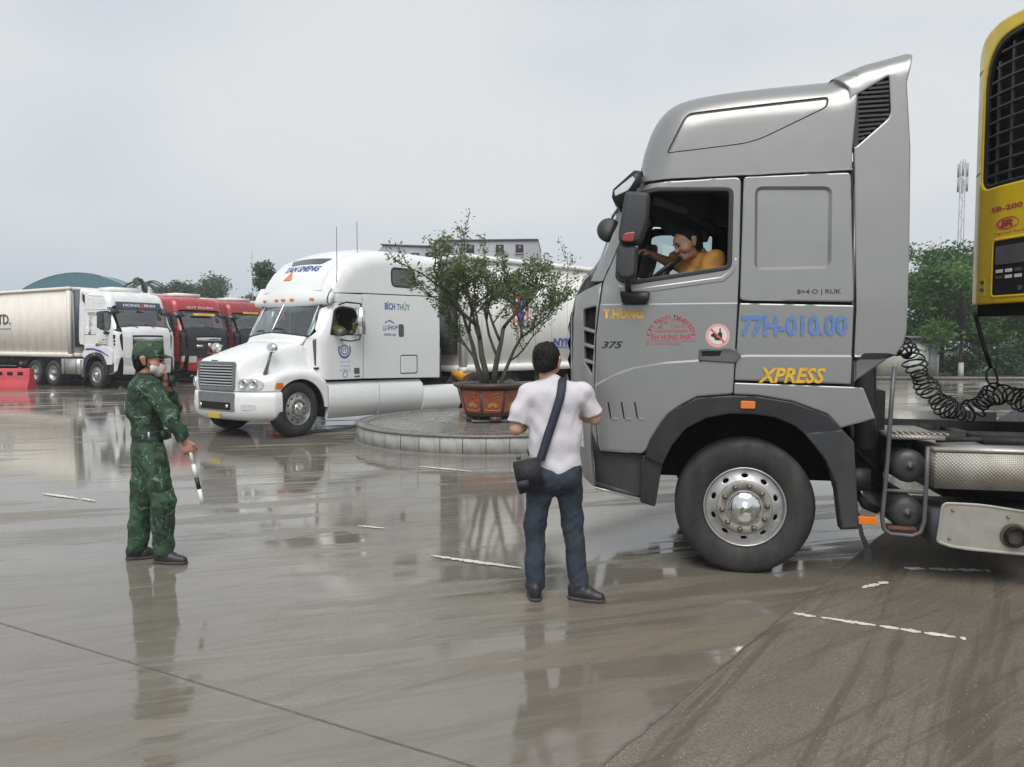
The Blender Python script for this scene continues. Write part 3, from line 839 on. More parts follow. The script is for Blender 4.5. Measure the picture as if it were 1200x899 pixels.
# pale low building far behind the beige container
lp = at(30, 401, 98); lowb = empty('shed', (lp[0] - 4, 98, 0), R(4)); tag(lowb, 'long low shed with grey roof beside the curved-roof hall', 'building')
b = MB(); b.box((0, 4, 3.6), (26, 8, 7.2)); b.build('wall', M['wall_grey'], lowb); b = MB(); b.prism([(-13.6, 7.2), (13.6, 7.2), (12.6, 8.1), (-12.6, 8.1)], -.6, 8.6); b.build('roof', M['roof_grey'], lowb)
# grey block behind the white lorry
bp = at(540, 401, 46); blk = empty('office_block', (bp[0], 46, 0), R(-4)); tag(blk, 'grey flat-roofed block with small windows showing above the white lorry', 'building')
b = MB(); b.box((1.6, 3, 3.95), (6.2, 6, 7.9)); b.build('wall', M['wall_pale'], blk)
b = MB(); b.prism([(-5.6, 0), (-5.6, 7.0), (-4.9, 7.75), (-1.52, 7.6), (-1.52, 0)], .6, 6); b.build('side_wing', M['wall_pale'], blk)
b = MB(); b.box((1.55, 3.0, 7.93), (6.35, 6.2, .07)); b.build('roof', M['roof_grey'], blk)
b = MB(); b.box((-3.3, 3.2, 7.72), (3.5, 5.4, .06), rot=Matrix.Rotation(R(2.5), 3, 'Y')); b.build('wing_roof', M['roof_grey'], blk)
for x in (-.8, .6, 2.4, 3.6):
    b = MB(); b.box((x, -.02, 7.38), (.46, .06, .5)); w_ = b.build('window', M['window_dark'], blk); b = MB(); b.box((x, -.04, 7.1), (.54, .08, .05)); b.build('sill', M['wall_cream'], w_)
for x in (-4.2, -2.9, -2.0):
    b = MB(); b.box((x, .58, 7.05), (.5, .08, .4)); b.build('window', M['window_dark'], blk)
# flag pole
fp = at(296, 345, 60); pole = empty('flag_pole', (fp[0], 60, 0)); tag(pole, 'thin bare pole standing up behind the red lorries', 'pole')
b = MB(); b.tube([(0, 0, 0), (0, 0, 5), (0, 0, 8.9)], [.06, .045, .025], 8); b.build('shaft', M['mast_grey'], pole); b = MB(); b.cyl((0, 0, 0), (0, 0, .3), .2, .18, 12); b.build('base', M['wet_concrete'], pole)

# ================================================================ wheels (meshes shared by every lorry)
def tyre_mesh(R0=0.515, rim=0.297, w=0.30):
    b = MB()
    k = (R0 - rim)
    prof = [(rim, .035), (rim + .12 * k, .014), (rim + .45 * k, .0), (rim + .72 * k, .004), (rim + .88 * k, .018), (rim + .965 * k, .045), (R0, .075)]
    y = .085
    tread = []
    while y < w - .085:
        tread += [(R0, y), (R0, y + .028), (R0 - .012, y + .031), (R0 - .012, y + .037)]; y += .04
    full = prof + tread + [(a, w - c) for a, c in prof[::-1]]
    b.lathe(full, n=56, caps=False)
    return finish(b.bm, 30)
def disc_depth(r, dish):
    if dish: return np.interp(r, [0, .11, .19, .24, .285], [.15, .15, .14, .11, .045])
    return np.interp(r, [0, .12, .185, .215, .255, .285], [.012, .012, .014, .034, .050, .052])
def rim_mesh(dish=False):
    b = MB()
    b.lathe([(.297, .034), (.304, .022), (.300, .016), (.291, .018), (.287, .034), (.282, .07), (.262, .10), (.262, .2), (.297, .25)], n=48, caps=False)
    holes = []
    for k in range(10):
        a = 2 * math.pi * (k + .5) / 10; c, s = math.cos(a), math.sin(a)
        e = [(.2375 + .0155 * math.cos(q), .026 * math.sin(q)) for q in np.linspace(0, 2 * math.pi, 13)[:-1]]
        holes.append([(x * c - y * s, x * s + y * c) for x, y in e])
    def surf(P):
        P = np.atleast_2d(P); return np.stack([P[:, 0], disc_depth(np.hypot(P[:, 0], P[:, 1]), dish), P[:, 1]], 1)
    me = sheet(circle(0, 0, .284, 40), holes, h=.035, surf=surf, thick=.012, edge=0.002, edgew=.004)
    b.bm.from_mesh(me); bpy.data.meshes.remove(me)
    return finish(b.bm, 40)
def hub_mesh(dish=False):
    b = MB(); d = .10 if dish else 0.0
    if dish: b.lathe([(.13, .15), (.13, .06), (.11, .03), (.10, -.02), (.05, -.03), (.0, -.03)], n=20)
    else: b.lathe([(.205, .024), (.198, .012), (.190, .009), (.135, .009), (.135, .02)], n=40, caps=False)
    return finish(b.bm, 35)
def cap_mesh():
    b = MB(); b.lathe([(.124, .012), (.122, -.010), (.112, -.022), (.07, -.036), (.018, -.046), (.016, -.052), (0.0, -.052)], n=10)
    return finish(b.bm, 12)
def nut_mesh(dish=False):
    b = MB(); y0 = .14 if dish else .012
    for k in range(10):
        a = 2 * math.pi * k / 10 + .12; x, z = .165 * math.cos(a), .165 * math.sin(a)
        b.cyl((x, y0, z), (x, y0 - .012, z), .021, .021, 10); b.cyl((x, y0 - .012, z), (x, y0 - .034, z), .0165, .013, 6)
    return finish(b.bm, 30)
def back_mesh():
    b = MB(); b.cyl((0, .16, 0), (0, .17, 0), .27, .27, 24)
    return finish(b.bm)
WH = dict(tyre=tyre_mesh(), rim=rim_mesh(), rim_d=rim_mesh(True), hub=hub_mesh(), hub_d=hub_mesh(True), cap=cap_mesh(), nut=nut_mesh(), nut_d=nut_mesh(True), drum=back_mesh())
for k, m in (('tyre', 'rubber'), ('rim', 'rim_steel'), ('rim_d', 'rim_steel'), ('hub', 'hub_metal'), ('hub_d', 'hub_metal'), ('cap', 'chrome'), ('nut', 'nut_steel'), ('nut_d', 'nut_steel'), ('drum', 'soot')):
    WH[k].materials.append(M[m])
def wheel(root, x, y, z, far=False, dish=False, dual=False, scale=1.0, steer=0.0, rimmat=None):
    e = empty('wheel', (x, y, z), (math.pi if far else 0) + steer, root); e.scale = (scale,) * 3
    put('tyre', WH['tyre'], None, e)
    if dual:
        t2 = put('tyre', WH['tyre'], None, e); t2.location = (0, .33, 0)
    s = '_d' if dish else ''
    r = put('rim', WH['rim' + s], None, e)
    if rimmat:
        r.material_slots[0].link = 'OBJECT'; r.material_slots[0].material = rimmat
    put('hub', WH['hub' + s], None, e); tag(put('nut_ring', WH['nut' + s], None, e), kind='stuff'); put('brake_drum', WH['drum'], None, e)
    if not dish: put('hub_cap', WH['cap'], None, e)
    return e

class Cab:
    """a lorry cab: its side outline towards the front and roof is rounded over into the front face"""
    def __init__(s, sil, r, W, tum=lambda z: 0 * z):
        s.sil = [tuple(p) for p in sil]; s.r = r; s.W = W; s.tum = tum
        q = s.sil; s.body = q + [(q[-1][0] + 3, q[-1][1]), (q[-1][0] + 3, q[0][1] - 2), (q[0][0], q[0][1] - 2)]
    def surf(s, P, extra=0.0):
        P = np.atleast_2d(np.array(P, float))
        d = pdist(P, s.sil); ins = inside(P, s.body)
        d = np.where(ins, d, 0); t = np.clip(1 - d / s.r, 0, 1)
        y = s.tum(P[:, 1]) + s.r * (1 - np.sqrt(np.maximum(0, 1 - t * t))) + extra
        return np.stack([P[:, 0], y, P[:, 1]], 1)
    def ribbon(s, pts, bulge=0.0, ny=15, thick=0.0, y0=None, y1=None, lift=0.0, vee=0.0):
        """a strip along the front outline from one side to the other; returns grid points"""
        pts = np.array(pts, float)
        tg = np.gradient(pts, axis=0); tg /= np.maximum(np.linalg.norm(tg, axis=1), 1e-9)[:, None]
        nr = np.stack([-tg[:, 1], tg[:, 0]], 1)                 # outwards when going up the front
        rows = []
        for (u, z), (nu, nz) in zip(pts, nr):
            a = s.tum(np.array([z]))[0] + s.r
            lo = a if y0 is None else y0; hi = s.W - a if y1 is None else y1
            row = []
            for k in range(ny):
                y = lo + (hi - lo) * k / (ny - 1)
                q = (y - s.W / 2) / (s.W / 2 - a)
                bl = bulge * max(0, 1 - q * q) + vee * max(0, 1 - abs(q)) + lift
                row.append((u + nu * bl, y, z + nz * bl))
            rows.append(row)
        return rows
def along(sil, p0, p1, h=0.06):
    """the stretch of an outline between the points nearest to p0 and p1"""
    q = densify(sil, 0.01, False); a = np.array(q)
    i = int(np.argmin(((a - np.array(p0)) ** 2).sum(1))); j = int(np.argmin(((a - np.array(p1)) ** 2).sum(1)))
    sub = q[i:j + 1]; n = max(2, int((j - i) * 0.01 / h) + 1)
    return [sub[int(round(k * (len(sub) - 1) / (n - 1)))] for k in range(n)]

# ================================================================ the silver tractor unit
T = Side(873, 673, -12.0)
TR = empty('tractor_truck', tuple(T.o), R(-12.0))
tag(TR, 'silver cabover tractor truck with blue number and yellow lettering on its door', 'truck')
TW = 2.5
tum_h = lambda z: np.clip((np.asarray(z) - 2.05) * 0.05, 0, 0.09)
ROOF = smooth_line([(751.5, 198, .32), (756, 178, .33), (764, 155, .34), (778, 134, .34), (799, 121, .35), (845, 112, .35), (900, 105.5, .35), (969, 99, .35)])       # seen where the roof turns over, a hand's breadth in from the side
SIL = T.poly([(684, 578, .22), (677, 556, .22), (672, 505, .22), (669.5, 442, .22), (669.5, 372, .22), (675, 346, .22), (684, 328, .24), (692, 320, .24), (703, 303, .25), (727, 242, .27), (749, 207, .30)] + ROOF)
cab = Cab(SIL, 0.27, TW, tum_h)
LOW1 = T.poly([(660, 357), (690, 356.5), (864, 354.5), (1003, 357.2), (1010, 600), (660, 600)])
LOW2 = T.poly([(660, 470), (697.6, 450), (720, 438), (743, 430), (780, 424), (817, 421.6), (876, 415.8), (1010, 416.2), (1010, 600), (660, 600)])
REL = [(LOW1, 0.010, -0.008), (LOW2, 0.014, -0.012)]
def body(P):
    """the finished side including the pressed steps, for lettering"""
    X = cab.surf(P); P = np.atleast_2d(P)
    for p, w, d in REL: X[:, 1] += np.where(inside(P, p), d, 0)
    return X
def both(name, me, matname, parent=TR, far=True):
    o = put(name, me, M[matname], parent)
    if far:
        o2 = put(name, mirror_mesh(me, TW / 2), None, parent)
        return o, o2
    return o, None
def pn(name, px, matname='silver_paint', holes=(), rel=(), fr=0.03, thick=0.03, h=0.05, surf=None, parent=TR, far=True):
    me = sheet(fillet(T.poly(px), fr, 4), [fillet(T.poly(q), fq, 5) for q, fq in holes], rel, h, surf or cab.surf, thick)
    return both(name, me, matname, parent, far)

WIN = [(735, 245), (751, 223), (766.5, 219.4), (858.5, 219.4), (856, 314), (740, 332), (722, 328), (724, 300)]
DOOR = [(706.5, 329), (718, 303), (753.5, 213), (869, 205.5), (866, 320), (858.5, 461.5), (817, 464.5), (784, 482), (763.5, 512.5), (756, 531.5), (702.5, 526.5), (697, 472), (699, 394)]
door, door2 = pn('door', DOOR, holes=[(WIN, .05)], rel=REL, fr=[.03, .05, .05, .05, .0, .02, 0, .2, .2, .05, .03, 0, 0])
# window rubber and bright sill, pane on the far side
ringo = fillet(T.poly(WIN), .05, 5)
me = sheet(inset(ringo, -0.012), [inset(ringo, 0.022)], (), .06, lambda P: cab.surf(P, -0.006), .03, 0.003, .006)
both('window_seal', me, 'black_plastic', door, False); put('window_seal', mirror_mesh(me, TW / 2), None, door2)
me = sheet(inset(ringo, 0.015), (), (), .12, lambda P: cab.surf(P, 0.018), .004, 0)
put('window_pane', mirror_mesh(me, TW / 2), M['pane_clear'], door2)
sill = T.poly([(724, 334), (741, 338.5), (800, 330.5), (846, 324), (858, 314), (861, 302), (864.5, 303), (861, 319), (849, 330), (800, 337), (741, 346), (726, 341)])
me = sheet(sill, (), (), .06, lambda P: cab.surf(P, -0.004), .01, .004, .006)
both('window_sill', me, 'silver_paint', door, False); put('window_sill', mirror_mesh(me, TW / 2), None, door2)
# front corner, pillar, rear side, skirt, roof
pn('windscreen_pillar', [(690, 328), (699, 308), (750, 199.5), (757, 207.5), (753, 211.5), (716.5, 303), (705, 329)], fr=.01)
SLOT = [(682, 362), (698.5, 358.5), (696, 400), (693.5, 439), (684, 424)]
pn('corner_panel', [(670, 345), (704.5, 330.5), (697.5, 394), (695.5, 472), (700.5, 525), (690, 500), (664, 484)], holes=[(SLOT, .015)], fr=.01)
for k in range(3):
    z = 386 + k * 18.5
    me = sheet(T.poly([(681.5, z - 3.5), (697.5, z + 1.5), (697, z + 5), (681, z + .5)]), (), (), .05, lambda P: cab.surf(P, 0.004), .05, .002, .004)
    both('intake_slat', me, 'silver_paint')
me = sheet(T.poly([(678, 352), (704, 350), (701, 450), (680, 442)]), (), (), .06, lambda P: cab.surf(P, 0.06), .01, 0)
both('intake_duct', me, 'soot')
RECT = fillet(T.poly([(885.5, 217), (977, 217), (974.5, 314.5), (884, 316.5)]), .06, 6)
pn('side_panel', [(872.5, 205.3), (998.5, 200.3), (1000.5, 354), (867.3, 352)], rel=[(RECT, .022, .022)])
pn('lower_side_panel', [(867, 355.5), (1000.5, 358), (996.5, 450.3), (861, 445.5)], rel=[(LOW2, .014, -.012)], fr=.01)
pn('rear_skirt', [(860.5, 448.5), (997.5, 453.5), (1011, 454.5), (1025, 490), (984, 501.5), (969, 485), (928, 470), (887, 463), (860, 462)], fr=.01, surf=lambda P: cab.surf(P, -0.02))
TRAP = fillet(T.poly([(805, 128.5), (974, 108.5), (972.5, 121.5), (884, 164.5), (781, 177.5)]), [.05, .03, .05, .12, .03], 5)
pn('roof_side', ROOF + [(997.5, 96, .35), (1001, 172), (1000.2, 198.3), (871.5, 203.5), (756, 209.8)], rel=[(TRAP, .012, .012)], fr=.008, h=.045)
gap = sheet(inset(TRAP, -.002), [inset(TRAP, .005)], (), .06, lambda P: cab.surf(P, -.0015), .004, 0)
both('panel_gap', gap, 'soot')
trim = T.poly([(750.5, 207.2), (1001, 195.5), (1001, 198.2), (750.5, 210)])
me = sheet(trim, (), (), .06, lambda P: cab.surf(P, -0.010), .015, .004, .004); both('drip_rail', me, 'silver_paint')
# rear side fairing with its vent
VENT = [(1000, 111), (1046, 83.5), (1047.5, 128), (1044, 136), (1007, 168.5), (1003, 171)]
FAIR = [(997.5, 98.5), (974, 94.5, .25)] + smooth_line([(976, 93, .25), (1010, 77.5, .25), (1040, 69, .25), (1060, 64.8, .25)]) + [(1064, 70, .25), (1067, 92), (1070, 171), (1067, 285), (1062.5, 390), (1058, 405), (1045, 423), (1004, 451), (1000.5, 440), (1004, 360), (1003.5, 172)]
SILF = T.poly([(950, 105), (974, 94), (1007, 79.3), (1060, 64.7), (1075, 61)], .25)
cabF = Cab(SILF, 0.16, TW, tum_h)
pn('side_fairing', FAIR, holes=[(VENT, .02)], rel=[(LOW2, .014, -.012)], fr=.012, thick=.045, surf=lambda P: cabF.surf(P, .002))
me = sheet(inset(T.poly(VENT), -.02), (), (), .1, lambda P: cabF.surf(P, .05), .01, 0); both('vent_back', me, 'soot')
me = sheet(T.poly([(999.5, 108), (1009, 104), (1009, 168), (1003, 171.5)]), (), (), .1, lambda P: cabF.surf(P, .012), .02, 0); both('vent_strip', me, 'black_plastic')
for k in range(13):
    y = 92 + k * 5.6; x1 = 1045.5 if y < 128 else 1044 - (y - 136) * 1.18
    x0 = 1008 if y > 106 else 1008 + (106 - y) * 1.6
    if x1 - x0 < 4: continue
    me = sheet(T.poly([(x0, y), (x1, y - 2.5), (x1, y + .2), (x0, y + 2.7)]), (), (), .1, lambda P: cabF.surf(P, .010), .02, 0); both('vent_slat', me, 'dark_plastic')
# roof skins and front face
b = MB(); b.grid(cab.ribbon(along(SIL, T.uz(*ROOF[0]), T.uz(*ROOF[-1]), .05), 0.03, 13)); b.build('roof_skin', M['silver_paint'], TR, ang=30)
b = MB(); rib = along(SIL, T.uz(900, 105.5, .35), T.uz(*ROOF[-1]), .05); z = rib[-1][1]
b.grid([[(u, y, z + dz) for y in np.linspace(.30, 2.2, 5)] for u, dz in ((rib[-1][0] - .02, -.004), (T.uz(1066, 90)[0], -.02))])
b.build('roof_rear', M['silver_paint'], TR)
b = MB(); SPO = densify(T.poly([(969, 98.9), (974, 94), (1007, 79.3), (1060, 64.7), (1064, 72)], .25), .06, False)
b.grid(cabF.ribbon(SPO, 0.0, 9)); b.build('roof_spoiler', M['silver_paint'], TR, ang=50)
WS = along(SIL, T.uz(690, 322), T.uz(747, 211), .06)
b = MB(); b.grid(cab.ribbon(WS, 0.10, 17, y0=.25, y1=TW - .25)); b.build('windscreen', M['pane_windscreen'], TR, ang=60)
for seg in ((0, 1), (len(WS) - 2, len(WS) - 1)):
    b = MB(); b.grid(cab.ribbon([WS[seg[0]], WS[seg[1]]], 0.10, 17, lift=.004)); b.build('windscreen_border', M['black_plastic'], TR, ang=60)
FG = along(SIL, T.uz(671, 500), T.uz(690, 322), .05)
b = MB(); b.grid(cab.ribbon(FG, 0.10, 17)); b.build('front_panel', M['silver_paint'], TR, ang=50)
zt, zb = T.uz(669, 372)[1], T.uz(671, 495)[1]
GR = along(SIL, T.uz(671, 497), T.uz(669, 365), .05)
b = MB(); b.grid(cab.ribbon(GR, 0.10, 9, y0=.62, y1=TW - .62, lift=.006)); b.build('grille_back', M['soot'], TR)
for k in range(6):
    p = GR[0][0], GR[0][1]; t = (k + .5) / 6; z = zb + (zt - zb) * t
    u = np.interp(z, [q[1] for q in GR], [q[0] for q in GR])
    b = MB(); rows = cab.ribbon([(u, z - .03), (u - .012, z), (u, z + .03)], 0.10, 9, y0=.64, y1=TW - .64, lift=.014)
    b.grid(rows); b.build('grille_bar', M['black_plastic'] if k != 5 else M['chrome'], TR)
BP = along(SIL, T.uz(684, 578), T.uz(671, 500), .04)
b = MB(); b.grid(cab.ribbon(BP, 0.10, 17, lift=.03)); b.build('bumper', M['silver_paint'], TR, ang=60)
b = MB(); zz = BP[0][1] + .13
b.grid(cab.ribbon([p for p in BP if p[1] < zz + .08], 0.10, 9, y0=.7, y1=TW - .7, lift=.036)); b.build('bumper_intake', M['soot'], TR)
pn('bumper_corner', [(681, 560), (696, 571.5), (692, 528), (692, 490), (668, 489)], fr=.01, surf=lambda P: cab.surf(P, -0.02))
HL = fillet(T.poly([(668.5, 486), (680, 490), (683, 526), (672, 520)]), .01)
me = sheet(HL, (), (), .03, lambda P: cab.surf(P, -0.032), .02, .004, .006); both('headlight', me, 'clear_lens')
for s in (0, 1):
    b = MB(); y0, y1 = (.30, .62) if s == 0 else (TW - .62, TW - .30)
    b.grid(cab.ribbon(along(SIL, T.uz(673, 528), T.uz(670, 488), .03), 0.10, 7, y0=y0, y1=y1, lift=.038)); b.build('headlight', M['clear_lens'], TR)
b = MB(); b.box((BP[1][0] - .16, TW / 2, BP[1][1] + .10), (.012, .47, .12)); b.build('number_plate', M['yellow_plate'], TR, .004)
# step well and lower parts
pn('step_panel', [(694, 529), (757, 534), (752, 586.5), (697, 571)], 'dark_plastic', fr=.01, surf=lambda P: cab.surf(P, 0.05))
for y in (.03, TW - .31):
    u0, z0 = T.uz(697, 571); u1, z1 = T.uz(751, 586.5)
    b = MB(); b.prism([(u0, z0), (u1, z1), (u1, z1 + .035), (u0, z0 + .035)], y, y + .28); b.build('step_tread', M['dark_plastic'], TR, .006)
me = sheet(T.poly([(697.5, 571.5), (751, 584.8), (751, 587.4), (697, 574)]), (), (), .08, flat_y(0.024), .02, .003, .004); both('step_edge', me, 'aluminium')
pn('front_mudflap', [(752.5, 533), (776.5, 541), (768, 593.5), (750, 588)], 'black_plastic', fr=.02, surf=flat_y(-.02), thick=.05)
ARCH = [(755.5, 533.5), (763, 513.5), (783.5, 483), (816.5, 465.8), (858, 463.2), (887, 464.2), (928, 471), (969, 486), (984.5, 501.5), (999, 517), (1005, 618), (983.6, 619), (977.4, 567), (966, 538), (948.6, 513.4), (930, 498), (907.5, 488.7), (880, 484.6), (854, 484.2), (828, 489), (804.6, 501), (788, 520), (776.5, 543)]
pn('fender_arch', ARCH, 'black_plastic', fr=0, thick=.12, surf=flat_y(-.05), h=.05)
me = sheet(fillet(T.poly([(941, 507), (984, 503), (998, 516), (1003, 616), (985, 617), (978, 567), (966, 538)]), .01), (), (), .08, flat_y(-.065), .03, .006, .008); both('mudguard', me, 'dark_plastic')
cu, cz = -.01, .52
for y0, y1 in ((.0, .62), (TW - .62, TW)):
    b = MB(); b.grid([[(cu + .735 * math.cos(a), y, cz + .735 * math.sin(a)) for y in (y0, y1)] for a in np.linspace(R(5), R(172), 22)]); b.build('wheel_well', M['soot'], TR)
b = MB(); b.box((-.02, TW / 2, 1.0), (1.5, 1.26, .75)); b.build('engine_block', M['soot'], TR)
mk_ = fillet(T.poly([(867.5, 469), (884.5, 469.7), (884, 478.6), (867, 478)]), .01)
me = sheet(mk_, (), (), .05, flat_y(-.064), .02, .004, .004); both('marker_lamp', me, 'amber_lens')
me = sheet(T.poly([(1004, 604), (1027, 605.5), (1027, 615), (1005, 613.5)]), (), (), .05, flat_y(-.03), .06, .004, .004); both('side_lamp', me, 'amber_lens')
pts = [T.uz(x, y) for x, y in ((1003, 600), (1006, 625), (1011, 640), (1012, 658))]
for y in (-.02, TW + .01): b = MB(); b.grid([[(u, y, z), (u + .02 + .035 * i / 3, y - .005, z)] for i, (u, z) in enumerate(pts)]); b.build('rubber_flap', M['rubber'], TR)
# door furniture
HND = fillet(T.poly([(819, 409), (861.5, 408.5), (868.5, 417), (861.5, 426), (818.5, 423)]), .012)
b1 = sheet(HND, (), (), .04, lambda P: body(P) - [0, .012, 0], .02, .006, .008); hd, hd2 = both('door_handle', b1, 'grey_plastic')
b2 = sheet(fillet(T.poly([(822, 411.5), (846, 411), (843, 417), (822.5, 418)]), .004), (), (), .04, lambda P: body(P) - [0, .0145, 0], .004, 0)
put('handle_recess', b2, M['soot'], hd)
for k in range(3):
    x = 714 + k * 15.5
    q = T.poly([(x, 470.5), (x + 2.5, 470.5), (x + 5.5, 489), (x + 11, 490.5), (x + 10.5, 493), (x + 3, 491.5)])
    me = sheet(q, (), (), .04, lambda P: body(P) - [0, .005, 0], .01, .002, .002); both('door_vent', me, 'silver_paint')
    q = T.poly([(x - 2, 471), (x - .3, 471), (x + 3, 490.5), (x + 1.3, 490)])
    me = sheet(q, (), (), .04, lambda P: body(P) - [0, .002, 0], .004, 0); both('door_vent_gap', me, 'soot')
# sun visor, mirrors
VIS = [(718, 221), (743, 198.5), (751.5, 199.5), (749, 213), (730, 240), (724, 240.5), (716.5, 231)]
vp = T.poly(VIS)
for y in (.03, TW - .34): b = MB(); b.prism(fillet(vp, .012, 3), y, y + .31); b.build('sun_visor_end', M['black_plastic'], TR, .012)
b = MB(); b.prism(fillet([(u + .03, z) for u, z in vp], .012, 3), .345, TW - .345); b.build('sun_visor', M['black_plastic'], TR, .01)
me = sheet(fillet(T.poly([(719.5, 223), (741, 205.5), (744.5, 209), (736, 222.5), (720.5, 229.5)]), .008), (), (), .05, flat_y(.022), .02, .004, .004); both('visor_lamp', me, 'clear_lens')
mir = empty('door_mirror', (0, 0, 0), 0, TR)
def mirror_body(px, y0, y1, name, fr):
    p = fillet(T.poly(px), fr, 5); q = inset(p, .02); b = MB(); n = len(p)
    b.raw([(u, y0 + .02, z) for u, z in q] + [(u, y0 + .05, z) for u, z in p] + [(u, y1, z) for u, z in p],
          [tuple(range(n))[::-1], tuple(range(2 * n, 3 * n))] + [(i, (i + 1) % n, (i + 1) % n + n, i + n) for i in range(n)] + [(i + n, (i + 1) % n + n, (i + 1) % n + 2 * n, i + 2 * n) for i in range(n)])
    return b
mirror_body([(735.5, 232.5), (763.5, 234.5), (761, 266), (752, 292), (728.5, 291), (727.5, 280)], -.34, -.16, 'm', .04).build('mirror_housing', M['dark_plastic'], mir, .008, normals=True)
mirror_body([(726, 293), (749.5, 294), (747.5, 326), (742, 331), (729, 331), (724.5, 322)], -.34, -.17, 'm', .03).build('wide_mirror_housing', M['dark_plastic'], mir, .008, normals=True)
b = MB(); pu = T.uz(750, 240, -.2); 
b.tube([(T.uz(752, 228)[0], .06, T.uz(752, 226)[1]), (T.uz(750, 226)[0], -.1, T.uz(750, 226)[1]), (T.uz(748, 240)[0], -.22, T.uz(748, 238)[1])], .022, 8); b.build('mirror_arm', M['black_plastic'], mir); b = MB()
b.tube([(T.uz(737, 345)[0], .0, T.uz(737, 346)[1]), (T.uz(737, 340)[0], -.12, T.uz(737, 338)[1]), (T.uz(737, 330)[0], -.24, T.uz(737, 326)[1])], .024, 8)
b.build('mirror_arm', M['black_plastic'], mir)
b = MB(); b.prism(fillet(T.poly([(727, 342.5), (762, 342), (760.5, 353), (756, 356.5), (730, 356.5)]), .02, 3), -.10, .0); b.build('mirror_bracket', M['black_plastic'], mir, .012)
me = sheet(fillet(T.poly([(734, 281), (747, 279), (745, 290), (732, 289.5)]), .02), (), (), .05, flat_y(-.345), .01, .003, .004); put('indicator_lamp', me, M['red_lens'], mir)
mir2 = empty('door_mirror', (0, 0, 0), 0, TR)
for ch in [o for o in scene.objects if o.parent == mir]:
    put(ch.name.split('.')[0], mirror_mesh(ch.data, TW / 2), None, mir2)
b = MB(); c = T.uz(713, 269, .5); b.lathe([(.0, -.03), (.07, -.025), (.098, .0), (.10, .03), (.085, .045), (0, .05)], (c[0], .52, c[1]), 'y', 20)
b.tube([(c[0], .55, c[1]), (c[0] + .03, .58, c[1] + .12), (T.uz(735, 225, .5)[0], .6, T.uz(735, 225, .5)[1])], .012, 6); b.build('front_mirror', M['dark_plastic'], TR)
for y in (.9, 1.6):
    p, q = WS[0], WS[3]
    b = MB(); b.tube([(p[0] - .125, y, p[1]), ((p[0] + q[0]) / 2 - .13, y + .2, (p[1] + q[1]) / 2 + .02), (q[0] - .13, y + .38, q[1])], .011, 6); b.build('wiper', M['black_plastic'], TR)

# interior
ring2 = inset(ringo, 0.008)
lin = fillet(T.poly([(712, 326), (722, 302), (755, 214), (868, 207), (863, 330), (858, 452), (820, 455), (775, 478), (745, 525), (706, 520), (701, 400)]), .03)
me = sheet(lin, [ring2], (), .08, lambda P: cab.surf(P, .05), .02, 0); both('door_trim', me, 'interior_dark')
me = sheet(T.poly([(866, 206), (1003, 200), (1003, 455), (860, 450)]), (), (), .2, lambda P: cab.surf(P, .05), .02, 0); both('side_lining', me, 'interior_dark')
uw = T.uz(998, 300)[0]
b = MB(); b.box((uw, TW / 2, 2.2), (.03, TW - .12, 1.7)); b.box((uw - .02, TW / 2, 3.2), (.03, TW - .5, .5)); b.build('rear_wall', M['interior_dark'], TR)
b = MB(); b.box((uw + .03, TW / 2, 2.2), (.02, TW - .1, 1.62)); b.build('cab_back', M['silver_paint'], TR)
b = MB(); b.box(((uw - 1.0) / 2, TW / 2, 1.38), (uw + 1.0, TW - .16, .04)); b.build('cab_floor', M['interior_dark'], TR)
b = MB(); b.box(((uw - .62) / 2, TW / 2, 2.965), (uw + .62, TW - .25, .03)); b.build('headlining', M['interior_grey'], TR)
b = MB(); b.prism(fillet(T.poly([(700, 326), (735, 322), (762, 336), (764, 420), (702, 430)], .3), .04, 3), .14, TW - .14); b.build('dashboard', M['interior_dark'], TR, .02)
b = MB(); b.tube([(T.uz(764, 222)[0], .35, T.uz(764, 225)[1]), (T.uz(800, 240)[0], .5, T.uz(800, 232)[1]), (T.uz(850, 262)[0], .75, T.uz(850, 256)[1])], .035, 6); b.build('overhead_shelf', M['interior_grey'], TR)
b = MB(); b.prism(fillet(T.poly([(757, 224), (820, 226), (838, 246), (838, 262), (800, 262), (760, 234)], .9), .03, 3), .5, TW - .35); b.build('overhead_locker', M['interior_dark'], TR, .02)
for yc in (.62, TW - .62):
    st = empty('cab_seat', (0, 0, 0), 0, TR); us = T.uz(846, 330, .5)[0]
    b = MB(); b.box((us - .22, yc, 1.62), (.50, .5, .14)); b.build('seat_cushion', M['seat_fabric'], st, .04)
    b = MB(); b.box((us + .06, yc, 2.02), (.14, .5, .72), rot=Matrix.Rotation(R(10), 3, 'Y')); b.build('seat_back', M['seat_fabric'], st, .05)
    b = MB(); b.box((us + .13, yc, 2.47), (.09, .28, .18)); b.build('headrest', M['seat_fabric'], st, .03)
    b = MB(); b.box((us - .2, yc, 1.47), (.3, .3, .18)); b.build('seat_base', M['interior_dark'], st)
sw = T.uz(775, 316, .55); SWC = Vector((sw[0], .60, sw[1] - .03)); Rm = Matrix.Rotation(R(-38), 3, 'Y')
b = MB(); b.tube([SWC + Rm @ Vector((.23 * math.cos(a), .23 * math.sin(a), 0)) for a in np.linspace(0, 2 * math.pi, 33)], .017, 8, False)
for a in (0, 2.1, 4.2): b.tube([SWC, SWC + Rm @ Vector((.22 * math.cos(a), .22 * math.sin(a), 0))], .015, 6)
b.cyl(SWC, SWC + Rm @ Vector((0, 0, -.05)), .07, .05, 12); b.tube([SWC, SWC + Rm @ Vector((0, 0, -.45))], .03, 8); b.build('steering_wheel', M['black_plastic'], TR)
